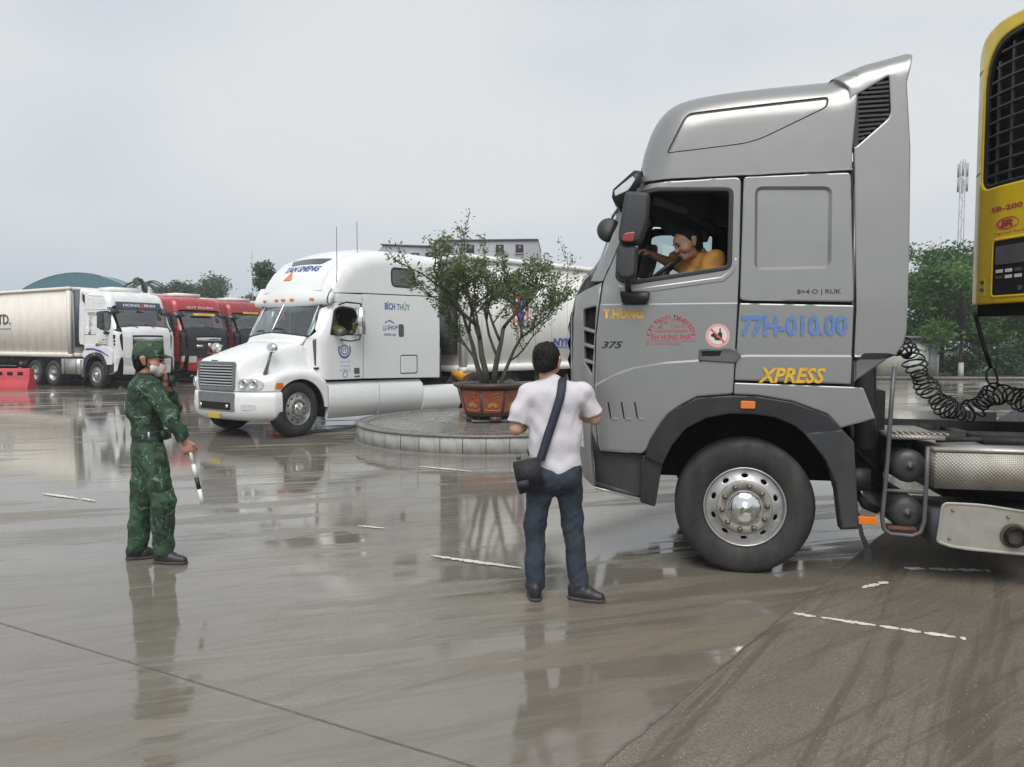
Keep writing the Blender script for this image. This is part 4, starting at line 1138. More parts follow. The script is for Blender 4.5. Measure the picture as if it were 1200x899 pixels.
b = MB(); c = T.uz(801, 255, 1.3); b.box((c[0], 1.3, c[1] - .02), (.05, .12, .10)); b.tube([(c[0], 1.3, c[1] - .05), (c[0] + .005, 1.3, c[1] - .28)], .006, 5); b.build('hanging_charm', M['interior_dark'], TR)

# chassis and what hangs on it
rails = MB()
for y in (.77, TW - .77): rails.box((2.45, y, .90), (6.3, .09, .27))
for u in (1.0, 1.9, 2.6, 3.3, 4.2, 5.4): rails.box((u, TW / 2, .88), (.10, TW - 1.6, .2))
rails.build('chassis_frame', M['chassis_black'], TR, .008)
b = MB(); b.box((.88, TW / 2, 1.0), (.34, 1.7, .75)); b.box((.86, .38, 1.02), (.2, .25, .45)); b.tube([(.83, .32, .62), (.9, .3, .5), (1.0, .35, .46)], .03, 6); b.box((.82, .25, .72), (.16, .2, .16)); b.tube([(.75, .2, 1.2), (.8, .22, .95), (.95, .25, .8)], .022, 6); b.box((1.9, TW / 2, .62), (.5, 1.2, .3)); b.build('gearbox', M['chassis_black'], TR, .02)
b = MB(); b.cyl((.86, .22, .95), (.86, .30, 2.2), .085, .085, 16); b.build('air_intake_pipe', M['tank_grey'], TR)
# air tanks in their tube frame
b = MB(); fr_ = [(1049, 430), (1045, 480), (1041, 540), (1034.5, 608), (1037, 621), (1044, 626.5), (1070, 629), (1080, 624.5), (1084, 612), (1087, 560), (1088.5, 524)]
b.tube([(T.uz(x, y)[0], .02, T.uz(x, y)[1]) for x, y in fr_], .016, 8); b.tube([(T.uz(1038, 575)[0], .02, T.uz(1038, 575)[1]), (T.uz(1085, 578)[0], .02, T.uz(1085, 578)[1])], .013, 8)
b.build('tank_frame', M['grey_steel'], TR)
for (x, y) in ((1064.5, 546), (1061.5, 600.5)):
    c = T.uz(x, y, .1); b = MB(); b.lathe([(0.0, .046), (.010, .046), (.011, .056), (.05, .058), (.085, .066), (.110, .082), (.122, .105), (.122, .85), (.10, .88), (0, .90)], (c[0], 0, c[1]), 'y', 28); b.build('air_tank', M['tank_grey'], TR, ang=25)
bl = T.uz(1042, 624); br_ = T.uz(1075, 626)
b = MB(); b.box(((bl[0] + br_[0]) / 2, .08, bl[1] + .02), (br_[0] - bl[0], .12, .03)); b.build('tank_cradle', M['brown_rust'], TR)
b = MB(); u0 = T.uz(1047, 512)[0]; u1 = T.uz(1112, 514)[0]; zd = T.uz(1080, 512)[1]
b.box(((u0 + u1) / 2, .42, zd - .015), (u1 - u0, .70, .03)); b.build('deck_plate', M['checker_plate'], TR, .005)
b = MB()
for k in range(9): b.box((u0 + .05 + k * .042, .16, zd + .008), (.014, .14, .014))
b.build('deck_grating', M['aluminium'], TR)
bx0, bx1 = T.uz(1098, 531)[0], T.uz(1098, 531)[0] + 1.15; zt_ = T.uz(1098, 531)[1]; zb_ = T.uz(1098, 573)[1]
b = MB(); b.box(((bx0 + bx1) / 2, .30, (zt_ + zb_) / 2), (bx1 - bx0, .56, zt_ - zb_)); b.build('battery_box', M['checker_plate'], TR, .012)
b = MB(); b.box(((bx0 + bx1) / 2, .31, zt_ + .02), (bx1 - bx0 + .02, .58, .028)); b.build('battery_lid', M['aluminium'], TR, .01)
b = MB(); b.box((bx0 + .75, .45, zt_ + .06), (.7, .35, .05)); b.tube([(bx0 + .1, .35, zt_ + .05), (bx0 + .35, .3, zt_ + .07), (bx0 + .6, .33, zt_ + .05)], .02, 6); b.build('rubber_mat', M['chassis_black'], TR, .01)
MUF = fillet(T.poly([(1104, 588.5), (1150, 590.5), (1235, 604), (1240, 655), (1170, 649), (1115, 642.5), (1097, 636)]), [.05, .1, .08, .08, .1, .04, .03], 5)
me = sheet(MUF, (), [(inset(MUF, .012), .008, .006)], .06, flat_y(.0), .015, .004, .006); put('muffler_shield', me, M['dull_metal'], TR)
mu = np.array(MUF).mean(0)
b = MB(); b.box((mu[0] + .05, .32, mu[1]), (.75, .56, .26)); b.build('muffler', M['grey_steel'], TR, .06)
ec = T.uz(1189, 628); b = MB(); b.lathe([(.07, .03), (.07, -.045), (.058, -.05), (.056, .02), (0, .03)], (ec[0], 0, ec[1]), 'y', 20); b.build('exhaust_pipe', M['soot'], TR)
me = sheet(circle(ec[0] - .005, ec[1], .088, 20), (), (), .05, flat_y(-.0025), .002, 0); put('exhaust_ring', me, M['brown_soot'], TR)
for x, y in ((1117, 598), (1182, 606), (1113, 631)):
    c = T.uz(x, y); b = MB(); b.lathe([(.0, -.008), (.009, -.008), (.011, .004)], (c[0], 0, c[1]), 'y', 8); b.build('shield_bolt', M['nut_steel'], TR)
# right hand side: fuel tank and toolbox
b = MB(); b.box((1.75, TW - .30, .80), (1.3, .58, .60)); b.build('fuel_tank', M['aluminium'], TR, .10)
for u in (1.35, 2.15): b = MB(); b.box((u, TW - .30, .80), (.06, .60, .62)); b.build('tank_strap', M['grey_steel'], TR, .09)
b = MB(); b.box((.95, TW - .22, .80), (.26, .42, .55)); b.build('tool_box', M['aluminium'], TR, .03)
# rear deck, fifth wheel, axles
b = MB(); b.prism([(2.7, 1.10), (3.05, 1.20), (3.55, 1.20), (3.75, 1.10), (3.75, 1.05), (2.7, 1.05)], .85, TW - .85); b.build('fifth_wheel', M['chassis_black'], TR, .01)
b = MB(); b.box((5.55, TW / 2, .85), (.12, 2.3, .2)); b.build('rear_beam', M['chassis_black'], TR, .01)
for y in (.2, TW - .2): b = MB(); b.box((5.63, y, .85), (.05, .3, .13)); b.build('tail_lamp', M['red_lens'], TR, .01)
for uc in (3.05, 4.42):
    for y0, y1 in ((.0, .62), (TW - .62, TW)): b = MB(); b.grid([[(uc + .62 * math.cos(a), y, .52 + .62 * math.sin(a)) for y in (y0, y1)] for a in np.linspace(R(25), R(155), 12)]); b.build('rear_fender', M['black_plastic'], TR)
wheel(TR, *(-.01, .0, .507)); wheel(TR, -.01, TW, .507, far=True)
for uc in (3.05, 4.42):
    wheel(TR, uc, .0, .515, dish=True, dual=True); wheel(TR, uc, TW, .515, far=True, dish=True, dual=True)
for uc, ra in ((-.01, .07), (3.05, .11), (4.42, .11)): b = MB(); b.cyl((uc, .35, .5), (uc, TW - .35, .5), ra, ra, 12); b.build('axle', M['chassis_black'], TR)
BASE_PARTS = None

# lettering on the side
def letter(name, body_, px0, py0, px1, py1, matname, **kw):
    (a, b0), (c, d) = T.uz(px0, py1), T.uz(px1, py0)
    me = text_mesh(body_, c - a, d - b0, (a + c) / 2, (b0 + d) / 2, body, **kw)
    return put(name, me, M[matname], TR)
letter('yellow_lettering', 'T.HƯNG', 707, 360, 754, 374, 'yellow_letter', bold=.04)
letter('model_number', '375', 705, 400, 730, 408.5, 'black_letter', bold=.03, shear=.3)
letter('registration_lettering', '77H-010.00', 868, 369, 993, 394, 'blue_letter', bold=.03)
letter('express_lettering', 'XPRESS', 888, 431, 967, 448.5, 'yellow_letter', bold=.03, shear=.25)
letter('weight_lettering', '8×4·O | RUK', 934, 338.5, 986, 346.5, 'black_letter', bold=.015)
cA = T.uz(786.5, 394.5)
ro = .172
def arc(q):
    th = -q[:, 0] / (ro) ; rr = ro + q[:, 1]
    return np.stack([-np.sin(th) * rr, np.cos(th) * rr], 1)
me = text_mesh('CTY TNHH TM-SX&DV', 2.75 * ro, .036, cA[0] , cA[1] - .025, body, bold=.025, path=arc, spacing=1.05); put('company_arch', me, M['red_letter'], TR)
letter('company_number', '2*', 771, 375, 783, 385, 'red_letter', bold=.01)
letter('company_small_print', '(XT/790)\n(1500 II)', 785, 374, 804, 386, 'red_letter', bold=.0)
letter('company_phone', '0367007040005', 768, 386.5, 806, 390, 'red_letter', bold=.01)
letter('company_name', 'TÂN HƯNG PHÁT', 758.5, 391, 814, 398, 'red_letter', bold=.03)
letter('company_address', 'ĐC: ĐƯỜNG HUỲNH PHAN - BÌNH ĐỊNH', 757.5, 398.6, 815.5, 401.2, 'red_letter', bold=.01)
letter('company_telephone', 'ĐT: 0987.478.062', 757, 402, 798, 404.6, 'red_letter', bold=.01)
sc_ = T.uz(841, 393.5); sr = .089
def disc_on(r, off, matname, parent, name, hole=None, n=28):
    me = sheet(circle(sc_[0], sc_[1], r, n), [circle(sc_[0], sc_[1], hole, n)] if hole else (), (), .05, lambda P: body(P) - [0, off, 0], .001, 0)
    return put(name, me, M[matname], parent)
stk = disc_on(sr, .002, 'pink_sticker', TR, 'warning_sticker')
disc_on(sr * .74, .0035, 'cream_sticker', stk, 'sticker_face')
def on_sticker(name, q, matname, off=.005):
    me = sheet([(sc_[0] + x * sr, sc_[1] + z * sr) for x, z in q], (), (), .05, lambda P: body(P) - [0, off, 0], .001, 0); put(name, me, M[matname], stk)
on_sticker('bottle_symbol', [(.0, -.22), (.36, -.22), (.36, .2), (.24, .32), (.24, .62), (.13, .62), (.13, .32), (.0, .2)], 'black_letter')
on_sticker('sitter_symbol', [(-.55, -.05), (-.32, -.12), (-.18, -.38), (.34, -.38), (.34, -.22), (-.02, -.18), (-.2, .1), (-.35, .22), (-.55, .12)], 'black_letter')
on_sticker('stroke_symbol', [(-.60, .50), (-.50, .60), (.60, -.50), (.50, -.60)], 'sticker_red', .0062)

# ================================================================ the white bonneted tractor unit
W = Side(352, 512, 53.5)
WR = empty('bonnet_truck', tuple(W.o), R(53.5))
tag(WR, 'white long-nosed tractor truck with sleeper cab and slatted grille beside the round planter', 'truck')
WW = 2.38; YC = WW / 2
WSIL = [(.38, .95), (.42, 1.86), (.76, 2.47), (.72, 2.52), (.70, 2.64), (.76, 2.75), (.86, 2.95), (1.02, 3.17), (1.3, 3.41), (1.7, 3.57), (2.2, 3.65), (3.0, 3.68), (3.87, 3.67)]
wcab = Cab(WSIL, 0.30, WW, lambda z: np.clip((np.asarray(z) - 2.0) * 0.03, 0, .05))
def wboth(name, me, m, parent=WR):
    o = put(name, me, M[m], parent); o2 = put(name, mirror_mesh(me, YC), None, parent if parent is WR else WR)
    return o, o2
def wsheet(name, poly, m='white_paint', holes=(), rel=(), h=.07, off=0.0, thick=.03, edge=.004, surf=None, parent=WR):
    me = sheet(poly, holes, rel, h, surf or (lambda P: wcab.surf(P, off)), thick, edge)
    return wboth(name, me, m, parent)
def xf(y):
    a = abs(y - YC) / YC
    return -.98 + .44 * a ** 3.4
def zfen(x): return float(np.interp(x, [-.98, -.7, -.3, .05, .35, .62], [1.00, 1.12, 1.22, 1.25, 1.20, 1.06]))
def ztop(x, y):
    a = abs(y - YC); w = float(np.interp(x, [-.95, .5], [.60, .84]))
    zh = 1.45 + .41 * max(0, (x + .95) / 1.4) ** .85 - .07 * (a / w) ** 2 if a < w else 1.45 + .41 * max(0, (x + .95) / 1.4) ** .85 - .07
    t = min(1, max(0, (a - w) / .17)); t = t * t * (3 - 2 * t)
    z = zh * (1 - t) + min(zh, zfen(x)) * t
    d = x - xf(y); rr = .14
    if d < rr: z -= rr * (1 - math.sqrt(max(0, 1 - (1 - d / rr) ** 2)))
    d2 = YC - a
    if d2 < .12: z -= .12 * (1 - math.sqrt(max(0, 1 - (1 - d2 / .12) ** 2)))
    return z
b = MB(); rows = []
ys = [YC - YC * math.cos(math.pi * k / 64) for k in range(65)]
for k in range(41):
    sp = (k / 40) ** 1.6
    rows.append([(xf(y) + sp * (.62 - xf(y)), y, ztop(xf(y) + sp * (.62 - xf(y)), y)) for y in ys])
b.grid(rows, flip=True); b.build('bonnet', M['white_paint'], WR, ang=50)
PLAN = [(-.40, 0.0), (-.47, 0.0)] + [(xf(y), y) for y in ys] + [(-.47, WW), (-.40, WW)]
def plan_off(o):
    q = np.array(PLAN); t = np.gradient(q, axis=0); t /= np.linalg.norm(t, axis=1)[:, None]
    return q + np.stack([-t[:, 1], t[:, 0]], 1) * o
b = MB(); b.grid([[(x, y, .87 + (ztop(x, y) - .87) * f) for x, y in [(xf(y), y) for y in ys]] for f in np.linspace(0, 1, 7)]); b.build('nose_panel', M['white_paint'], WR, ang=60)
b = MB(); b.grid([[(x, y, z) for x, y in plan_off(o)] for z, o in ((.33, -.14), (.37, -.05), (.42, .0), (.52, .03), (.62, .035), (.74, .03), (.83, .02), (.86, -.02))]); b.build('bumper', M['white_paint'], WR, ang=60)
# fender sides with the wheel opening
top = [(x, zfen(x) - .115) for x in np.linspace(-.52, .62, 14)]
arch = [(.02 + .57 * math.cos(a), .5 + .57 * math.sin(a)) for a in np.linspace(R(2), R(141), 18)]
fen = top + [(.66, .96), (.66, .50)] + arch + [(-.52, .862)]
wsheet('fender', fen, surf=flat_y(.0), h=.07)
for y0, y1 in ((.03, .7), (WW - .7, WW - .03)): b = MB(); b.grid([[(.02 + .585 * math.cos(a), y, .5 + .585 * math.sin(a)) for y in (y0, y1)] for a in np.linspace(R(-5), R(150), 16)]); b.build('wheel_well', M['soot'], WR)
# face details: v = -y
def nose(off):
    def f(P):
        P = np.atleast_2d(P); return np.stack([np.array([xf(-v) for v in P[:, 0]]) - off, -P[:, 0], P[:, 1]], 1)
    return f
def face(name, poly, m, off, thick=.02, parent=WR, mirror=False, holes=(), edge=.004):
    me = sheet(poly, holes, (), .06, nose(off), thick, edge, .006)
    o = put(name, me, M[m], parent)
    if mirror: put(name, mirror_mesh(me, YC), None, parent)
    return o
gp = fillet([(-1.70, .88), (-.60, .88), (-.56, 1.40), (-1.74, 1.40)], .05)
face('grille_back', inset(gp, .02), 'soot', .004)
face('grille_frame', gp, 'tank_frame_grey', .03, .03, holes=[inset(gp, .06)])
for k in range(8):
    z = .965 + k * .052
    face('grille_bar', [(-1.66, z - .012), (-.64, z - .012), (-.64, z + .014), (-1.66, z + .014)], 'chrome', .026, .02)
face('badge', rrect(-1.24, 1.405, -1.06, 1.425, .008), 'grey_steel', .02)
face('headlight', fillet([(-.53, .89), (-.14, .90), (-.10, 1.02), (-.20, 1.11), (-.53, 1.09)], .05), 'clear_lens', .02, mirror=True)
for yy in (.26, .42):
    for ym in (yy, WW - yy):
        b = MB(); b.lathe([(.085, .02), (.085, -.012), (.07, -.02), (.062, -.004), (.0, .0)], (0, 0, 0), 'y', 20)
        o = b.build('headlight_lens', M['chrome'], WR); o.location = (xf(ym) - .02, ym, 1.0); o.rotation_euler = (0, 0, R(-90 + (18 if ym < YC else -18) * (1.6 if abs(ym - YC) > .8 else 1)))
def bump_face(name, v0, z0, v1, z1, m, off=.045, r=.02, mirror=False):
    me = sheet(rrect(v0, z0, v1, z1, r), (), (), .06, nose(off), .02, .004, .006); put(name, me, M[m], WR)
    if mirror: put(name, mirror_mesh(me, YC), None, WR)
bump_face('bumper_plate', -1.72, .50, -.58, .84, 'tank_frame_grey', .036, .04)
bump_face('bumper_intake', -1.62, .53, -.68, .665, 'soot', .042, .03)
for yy in (.74, 1.56):
    b = MB(); b.lathe([(.035, .02), (.035, -.02), (.02, -.03), (0, -.03)], (0, 0, 0), 'y', 14); o = b.build('tow_eye', M['chrome'], WR); o.location = (xf(yy) - .05, yy, .60); o.rotation_euler = (0, 0, R(-90))
bump_face('fog_lamp', -.46, .53, -.20, .65, 'clear_lens', .044, .06, True)
bump_face('number_plate', -1.33, .37, -.98, .465, 'yellow_plate', .05, .01)
mk = sheet(rrect(-.52, .91, -.36, 1.02, .02), (), (), .06, flat_y(-.012), .02, .005, .006); wboth('corner_lamp', mk, 'amber_lens')
# cab side: door with window, sleeper side, roof side
DW = fillet([(.74, 1.90), (1.50, 1.90), (1.50, 2.40), (1.02, 2.44), (.88, 2.38)], [.03, .04, .06, .06, .06])
wsheet('door', fillet([(.60, 1.03), (1.555, 1.02), (1.565, 2.50), (.90, 2.52), (.72, 2.40), (.52, 2.0), (.52, 1.40)], [.03, .02, .05, .06, .03, .03, .1]), holes=[DW], h=.08)
me = sheet(inset(DW, -.015), [inset(DW, .02)], (), .08, lambda P: wcab.surf(P, -.006), .02, .003, .006); wboth('window_seal', me, 'black_plastic')
me = sheet(inset(DW, .015), (), (), .2, lambda P: wcab.surf(P, .015), .004, 0); put('window_pane', mirror_mesh(me, YC), M['pane_clear'], WR)
me = sheet(fillet([(.99, 1.86), (1.50, 1.87), (1.50, 1.98), (.96, 1.97)], .01), (), (), .2, lambda P: wcab.surf(P, .02), .01, 0); put('window_glass_edge', me, M['pane_clear'], WR)
SLW = rrect(2.40, 2.92, 3.09, 3.30, .12, 6)
HATCH = rrect(2.60, 1.06, 3.14, 1.48, .06)
wsheet('sleeper_side', [(1.58, 1.02), (3.84, .96), (3.86, 2.755), (1.585, 2.71)], rel=[(HATCH, .014, .012), (inset(HATCH, .03), .012, -.012)], h=.09)
me = sheet(inset(HATCH, .0), [inset(HATCH, .025)], (), .08, lambda P: wcab.surf(P, .004), .012, .002, .004); wboth('hatch_seal', me, 'grey_steel')
me = sheet(rrect(2.56, 1.86, 2.72, 2.13, .05), (), (), .08, lambda P: wcab.surf(P, -.004), .01, .003, .005); wboth('vent_door', me, 'grey_steel')
wsheet('roof_side', [(.76, 2.75), (.86, 2.95), (1.02, 3.17), (1.3, 3.41), (1.7, 3.57), (2.2, 3.65), (3.0, 3.68), (3.87, 3.67), (3.86, 2.775), (1.58, 2.73), (.80, 2.70)], holes=[SLW], h=.06)
wsheet('door_header', [(.74, 2.53), (1.56, 2.515), (1.575, 2.70), (.74, 2.69)], h=.08)
me = sheet(inset(SLW, -.02), (), (), .08, lambda P: wcab.surf(P, .012), .01, 0); wboth('sleeper_window', me, 'pane_dark')
me = sheet(inset(SLW, -.06), (), (), .08, lambda P: wcab.surf(P, .06), .01, 0); wboth('sleeper_lining', me, 'interior_dark')
me = sheet(inset(SLW, -.02), [inset(SLW, .025)], (), .08, lambda P: wcab.surf(P, -.006), .02, .003, .005); wboth('sleeper_window_seal', me, 'black_plastic')
wsheet('cowl_side', fillet([(.30, 1.12), (.66, 1.04), (.62, 1.40), (.62, 2.05), (.42, 1.84), (.30, 1.60)], .02), surf=lambda P: wcab.surf(P, .02), h=.08)
wsheet('windscreen_pillar', [(.42, 1.86), (.52, 2.02), (.72, 2.42), (.86, 2.53), (.76, 2.52), (.74, 2.47)], h=.06)
rib = along(WSIL, (.42, 1.86), (.76, 2.47), .08)
b = MB(); b.grid(wcab.ribbon(rib, .06, 19, vee=.10, y0=.25, y1=WW - .25)); b.build('windscreen', M['pane_windscreen'], WR, ang=60)
r0 = wcab.ribbon(rib, .06, 19, vee=.10, lift=.012)
b = MB(); b.tube([r[9] for r in r0], .018, 6); b.build('windscreen_divider', M['chrome'], WR)
for k in (0, -1): b = MB(); b.tube(wcab.ribbon(rib, .06, 19, vee=.10, lift=.004, y0=.25, y1=WW - .25)[k], .022, 6); b.build('windscreen_seal', M['black_plastic'], WR)
b = MB(); r1 = wcab.ribbon([rib[-2], rib[-1]], .06, 19, vee=.10, lift=.006, y0=.26, y1=WW - .26); b.grid(r1); b.build('sun_strip', M['unit_blue'], WR)
for y in (5, 12):
    b = MB(); b.tube([r0[0][y], tuple((np.array(r0[1][y]) + np.array(r0[1][y + 3])) / 2), r0[1][y + 4]], .011, 5); b.build('wiper', M['black_plastic'], WR)
cw = wcab.ribbon([(.36, 1.78), (.42, 1.87)], .06, 19, vee=.10, lift=.004); cw2 = [(p[0] + .25, p[1], p[2] + .02) for p in cw[0]]
b = MB(); b.grid([[(.30, p[1], 1.72) for p in cw[0]], cw[0], cw[1]]); b.build('cowl', M['white_paint'], WR, ang=60)
b = MB(); rb = along(WSIL, (.76, 2.75), (3.87, 3.67), .08); b.grid(wcab.ribbon(rb, .07, 19)); b.build('roof', M['white_paint'], WR, ang=50)
vis = [(.80, 2.47), (.73, 2.475), (.695, 2.50), (.70, 2.60), (.745, 2.70), (.80, 2.77), (.84, 2.86)]
b = MB(); b.grid(wcab.ribbon(vis, .08, 19, vee=.06, y0=.05, y1=WW - .05)); b.build('roof_visor', M['white_paint'], WR, ang=50)
for yy in (.45, .95, YC, WW - .95, WW - .45):
    q = abs(yy - YC) / (YC - .3); bl = .08 * max(0, 1 - q * q) + .06 * (1 - min(1, q))
    b = MB(); b.box((.70 - bl - .002, yy, 2.585), (.03, .10, .045)); b.build('roof_marker_lamp', M['amber_lens'], WR, .01)
for yy in (.06, WW - .06):
    b = MB(); b.prism([(.84, 2.475), (.76, 2.49), (.74, 2.53), (.75, 2.62), (.78, 2.69), (.88, 2.75)], yy - .03, yy + .03); b.build('visor_end', M['white_paint'], WR, .012)
def front_map(start, off=0.0):
    """(v, t): v = -y, t = distance up the front outline from a start point"""
    q = np.array(densify(WSIL, .01, False)); i = int(np.argmin(((q - np.array(start)) ** 2).sum(1))); q = q[i:]
    s = np.concatenate([[0], np.cumsum(np.linalg.norm(np.diff(q, axis=0), axis=1))])
    def f(P):
        P = np.atleast_2d(P); t = np.clip(P[:, 1], 0, s[-1]); x = np.interp(t, s, q[:, 0]); z = np.interp(t, s, q[:, 1])
        e = .02; dx = np.interp(t + e, s, q[:, 0]) - np.interp(t - e, s, q[:, 0]); dz = np.interp(t + e, s, q[:, 1]) - np.interp(t - e, s, q[:, 1])
        l = np.hypot(dx, dz); dx /= l; dz /= l
        a = .34; k = (-P[:, 0] - YC) / (YC - a); bl = .07 * np.clip(1 - k * k, 0, 1) + off
        return np.stack([x - dz * bl, -P[:, 0], z + dx * bl], 1)
    return f
fm = front_map((.86, 2.95), .006)
me = sheet(fillet([(-1.62, .42), (-.68, .42), (-.52, .62), (-1.78, .62)], .05), (), (), .06, fm, .01, .002); put('roof_window', me, M['pane_dark'], WR)
me = text_mesh('TAN SHENG', 1.05, .15, -1.13, .29, fm, bold=.03, shear=.2, off=.004); put('roof_lettering', me, M['navy_letter'], WR)
me = sheet([(-1.52, -.02), (-1.24, -.02), (-1.38, .24)], (), (), .06, front_map((.86, 2.95), .012), .01, .002); put('warning_triangle', me, M['amber_lens'], WR)
# side lettering
wb = lambda P: wcab.surf(P)
def wl(name, s, x0, z0, x1, z1, m, **k):
    me = text_mesh(s, x1 - x0, z1 - z0, (x0 + x1) / 2, (z0 + z1) / 2, wb, **k); put(name, me, M[m], WR)
wl('blue_lettering', 'BÍCH', 2.18, 2.42, 2.48, 2.60, 'navy_letter', bold=.03)
wl('green_lettering', 'THỦY', 2.52, 2.42, 2.92, 2.60, 'green_letter', bold=.02)
wl('small_lettering', 'J.J.SHOP', 2.10, 1.98, 2.54, 2.10, 'navy_letter', shear=.2, bold=.02)
wl('small_print', 'EXPRESS LINE', 2.14, 1.88, 2.48, 1.93, 'navy_letter', bold=.02)
me = sheet([(2.18, 2.14), (2.28, 2.19), (2.42, 2.14), (2.44, 2.155), (2.30, 2.215), (2.16, 2.155)], (), (), .08, lambda P: wcab.surf(P, -.003), .002, 0); put('swoosh_mark', me, M['navy_letter'], WR)
ec_ = (1.08, 1.60)
me = sheet(circle(*ec_, .10, 24), [circle(*ec_, .08, 24)], (), .05, lambda P: wcab.surf(P, -.003), .002, 0); put('door_emblem', me, M['navy_letter'], WR)
lw = [(ec_[0] + .16 * math.cos(a), ec_[1] + .17 * math.sin(a)) for a in np.linspace(R(150), R(390), 16)]; lw += [(ec_[0] + .13 * math.cos(a), ec_[1] + .13 * math.sin(a)) for a in np.linspace(R(390), R(150), 16)]
me = sheet(lw, (), (), .05, lambda P: wcab.surf(P, -.003), .002, 0); put('door_wreath', me, M['navy_letter'], WR)
wl('emblem_lettering', 'VT', 1.03, 1.56, 1.13, 1.64, 'navy_letter')
for k in range(3): wl('door_lettering', ['VẬN TẢI', 'TẢI TRỌNG', '24.700 KG'][k], .96, 1.34 - k * .08, 1.22, 1.39 - k * .08, 'blue_letter')
me = sheet(circle(1.09, 1.12, .065, 16), [circle(1.09, 1.12, .05, 16)], (), .05, lambda P: wcab.surf(P, -.003), .002, 0); put('door_seal_mark', me, M['blue_letter'], WR)
me = sheet(rrect(1.32, 1.12, 1.46, 1.24, .01), (), (), .05, lambda P: wcab.surf(P, -.005), .006, .002, .003); put('door_lock', me, M['grey_steel'], WR)
me = sheet(rrect(1.33, 1.055, 1.47, 1.085, .005), (), (), .05, lambda P: wcab.surf(P, -.005), .006, .002, .003); put('door_badge', me, M['grey_steel'], WR)
# mirrors
mm = empty('door_mirror', (0, 0, 0), 0, WR)
b = MB(); b.box((1.28, -.20, 2.16), (.10, .26, .52)); b.build('mirror_housing', M['chrome'], mm, .03)
b = MB(); b.tube([(.95, .0, 2.47), (1.0, -.16, 2.52), (1.3, -.22, 2.50), (1.34, -.22, 2.40)], .016, 6); b.build('mirror_bracket', M['black_plastic'], mm); b = MB(); b.tube([(.98, .0, 1.80), (1.1, -.15, 1.77), (1.28, -.22, 1.80), (1.30, -.22, 1.92)], .016, 6); b.build('mirror_bracket', M['black_plastic'], mm)
b = MB(); b.box((.86, -.13, 1.93), (.10, .16, .13)); b.build('wide_mirror', M['grey_steel'], mm, .03)
m2 = empty('door_mirror', (0, 0, 0), 0, WR)
for ch in [o for o in scene.objects if o.parent == mm]: put(ch.name.split('.')[0], mirror_mesh(ch.data, YC), None, m2)
for yy in (.30, WW - .30):
    fmr = empty('fender_mirror', (0, 0, 0), 0, WR); z0 = ztop(-.45, yy)
    b = MB(); b.tube([(-.52, yy, z0 - .02), (-.49, yy - .02, z0 + .12), (-.40, yy - .04, z0 + .42)], [.045, .03, .02], 8); b.build('mirror_stalk', M['grey_steel'], fmr)
    b = MB(); b.lathe([(.0, -.05), (.07, -.05), (.105, -.02), (.11, .03), (.09, .06), (0, .07)], (0, 0, 0), 'x', 16); o = b.build('mirror_head', M['chrome'], fmr); o.location = (-.40, yy - .04, z0 + .46); o.scale = (1, 1.15, .85)
# skirts and steps
def skirt(x0, x1, zt, zl, name='side_skirt', rake=0.0):
    for s in (0, 1):
        Yf = (lambda y: y) if s == 0 else (lambda y: WW - y)
        b = MB(); prof = [(.10, zt), (-.005, zt - .10), (-.01, zt - .42), (.06, zl), (.12, zl)]
        rows = [[(x + (rake if (i == 1 and j < 2) else 0), Yf(y), z + (0 if i == 0 else -.02)) for j, (y, z) in enumerate(prof)] for i, x in enumerate((x0, x1))]
        b.grid(rows, flip=(s == 0)); b.raw([tuple(p) for p in rows[0]], [tuple(range(5))]); b.raw([tuple(p) for p in rows[1]], [tuple(range(4, -1, -1))]); b.build(name, M['white_paint'], WR, ang=25)
skirt(.68, 1.98, .985, .28); skirt(2.0, 3.28, .965, .25); skirt(3.30, 4.56, .80, .22, 'side_fairing', -.12)
b = MB(); b.box((2.6, YC, .55), (3.8, WW - .3, .5)); b.build('tank_block', M['chassis_black'], WR, .03)
# interior, back, chassis
b = MB(); b.box((3.84, YC, 2.3), (.03, WW - .1, 2.7)); b.build('cab_back', M['white_paint'], WR)
b = MB(); b.box((1.75, YC, 2.10), (.04, WW - .16, 1.7)); b.build('sleeper_curtain', M['interior_grey'], WR)
b = MB(); b.box((1.1, YC, 1.25), (1.3, WW - .16, .04)); b.build('cab_floor', M['interior_dark'], WR)
b = MB(); b.box((1.25, YC, 2.62), (1.0, WW - .2, .03)); b.build('headlining', M['interior_grey'], WR)
b = MB(); b.prism(fillet([(.46, 1.80), (.72, 1.88), (.80, 1.75), (.80, 1.3), (.46, 1.3)], .03, 3), .12, WW - .12); b.build('dashboard', M['interior_grey'], WR, .02)
for yc in (.5, WW - .5):
    st = empty('cab_seat', (0, 0, 0), 0, WR)
    b = MB(); b.box((1.35, yc, 1.55), (.5, .5, .14)); b.build('seat_cushion', M['seat_fabric'], st, .04)
    b = MB(); b.box((1.60, yc, 1.95), (.13, .48, .75), rot=Matrix.Rotation(R(8), 3, 'Y')); b.build('seat_back', M['seat_fabric'], st, .05)
b = MB(); c = Vector((.98, .5, 1.86)); Rm = Matrix.Rotation(R(-40), 3, 'Y')
b.tube([c + Rm @ Vector((.22 * math.cos(a), .22 * math.sin(a), 0)) for a in np.linspace(0, 2 * math.pi, 25)], .016, 6, False); b.tube([c + Rm @ Vector((-.2, 0, 0)), c + Rm @ Vector((.2, 0, 0))], .014, 5); b.tube([c, c + Rm @ Vector((0, 0, -.4))], .03, 6); b.build('steering_wheel', M['black_plastic'], WR)
b = MB()
for y in (.72, WW - .72): b.box((3.0, y, .80), (7.6, .09, .26))
for x in (-.6, 1.0, 2.4, 4.2, 5.2, 6.6): b.box((x, YC, .78), (.1, .8, .2))
b.build('chassis_frame', M['chassis_black'], WR)
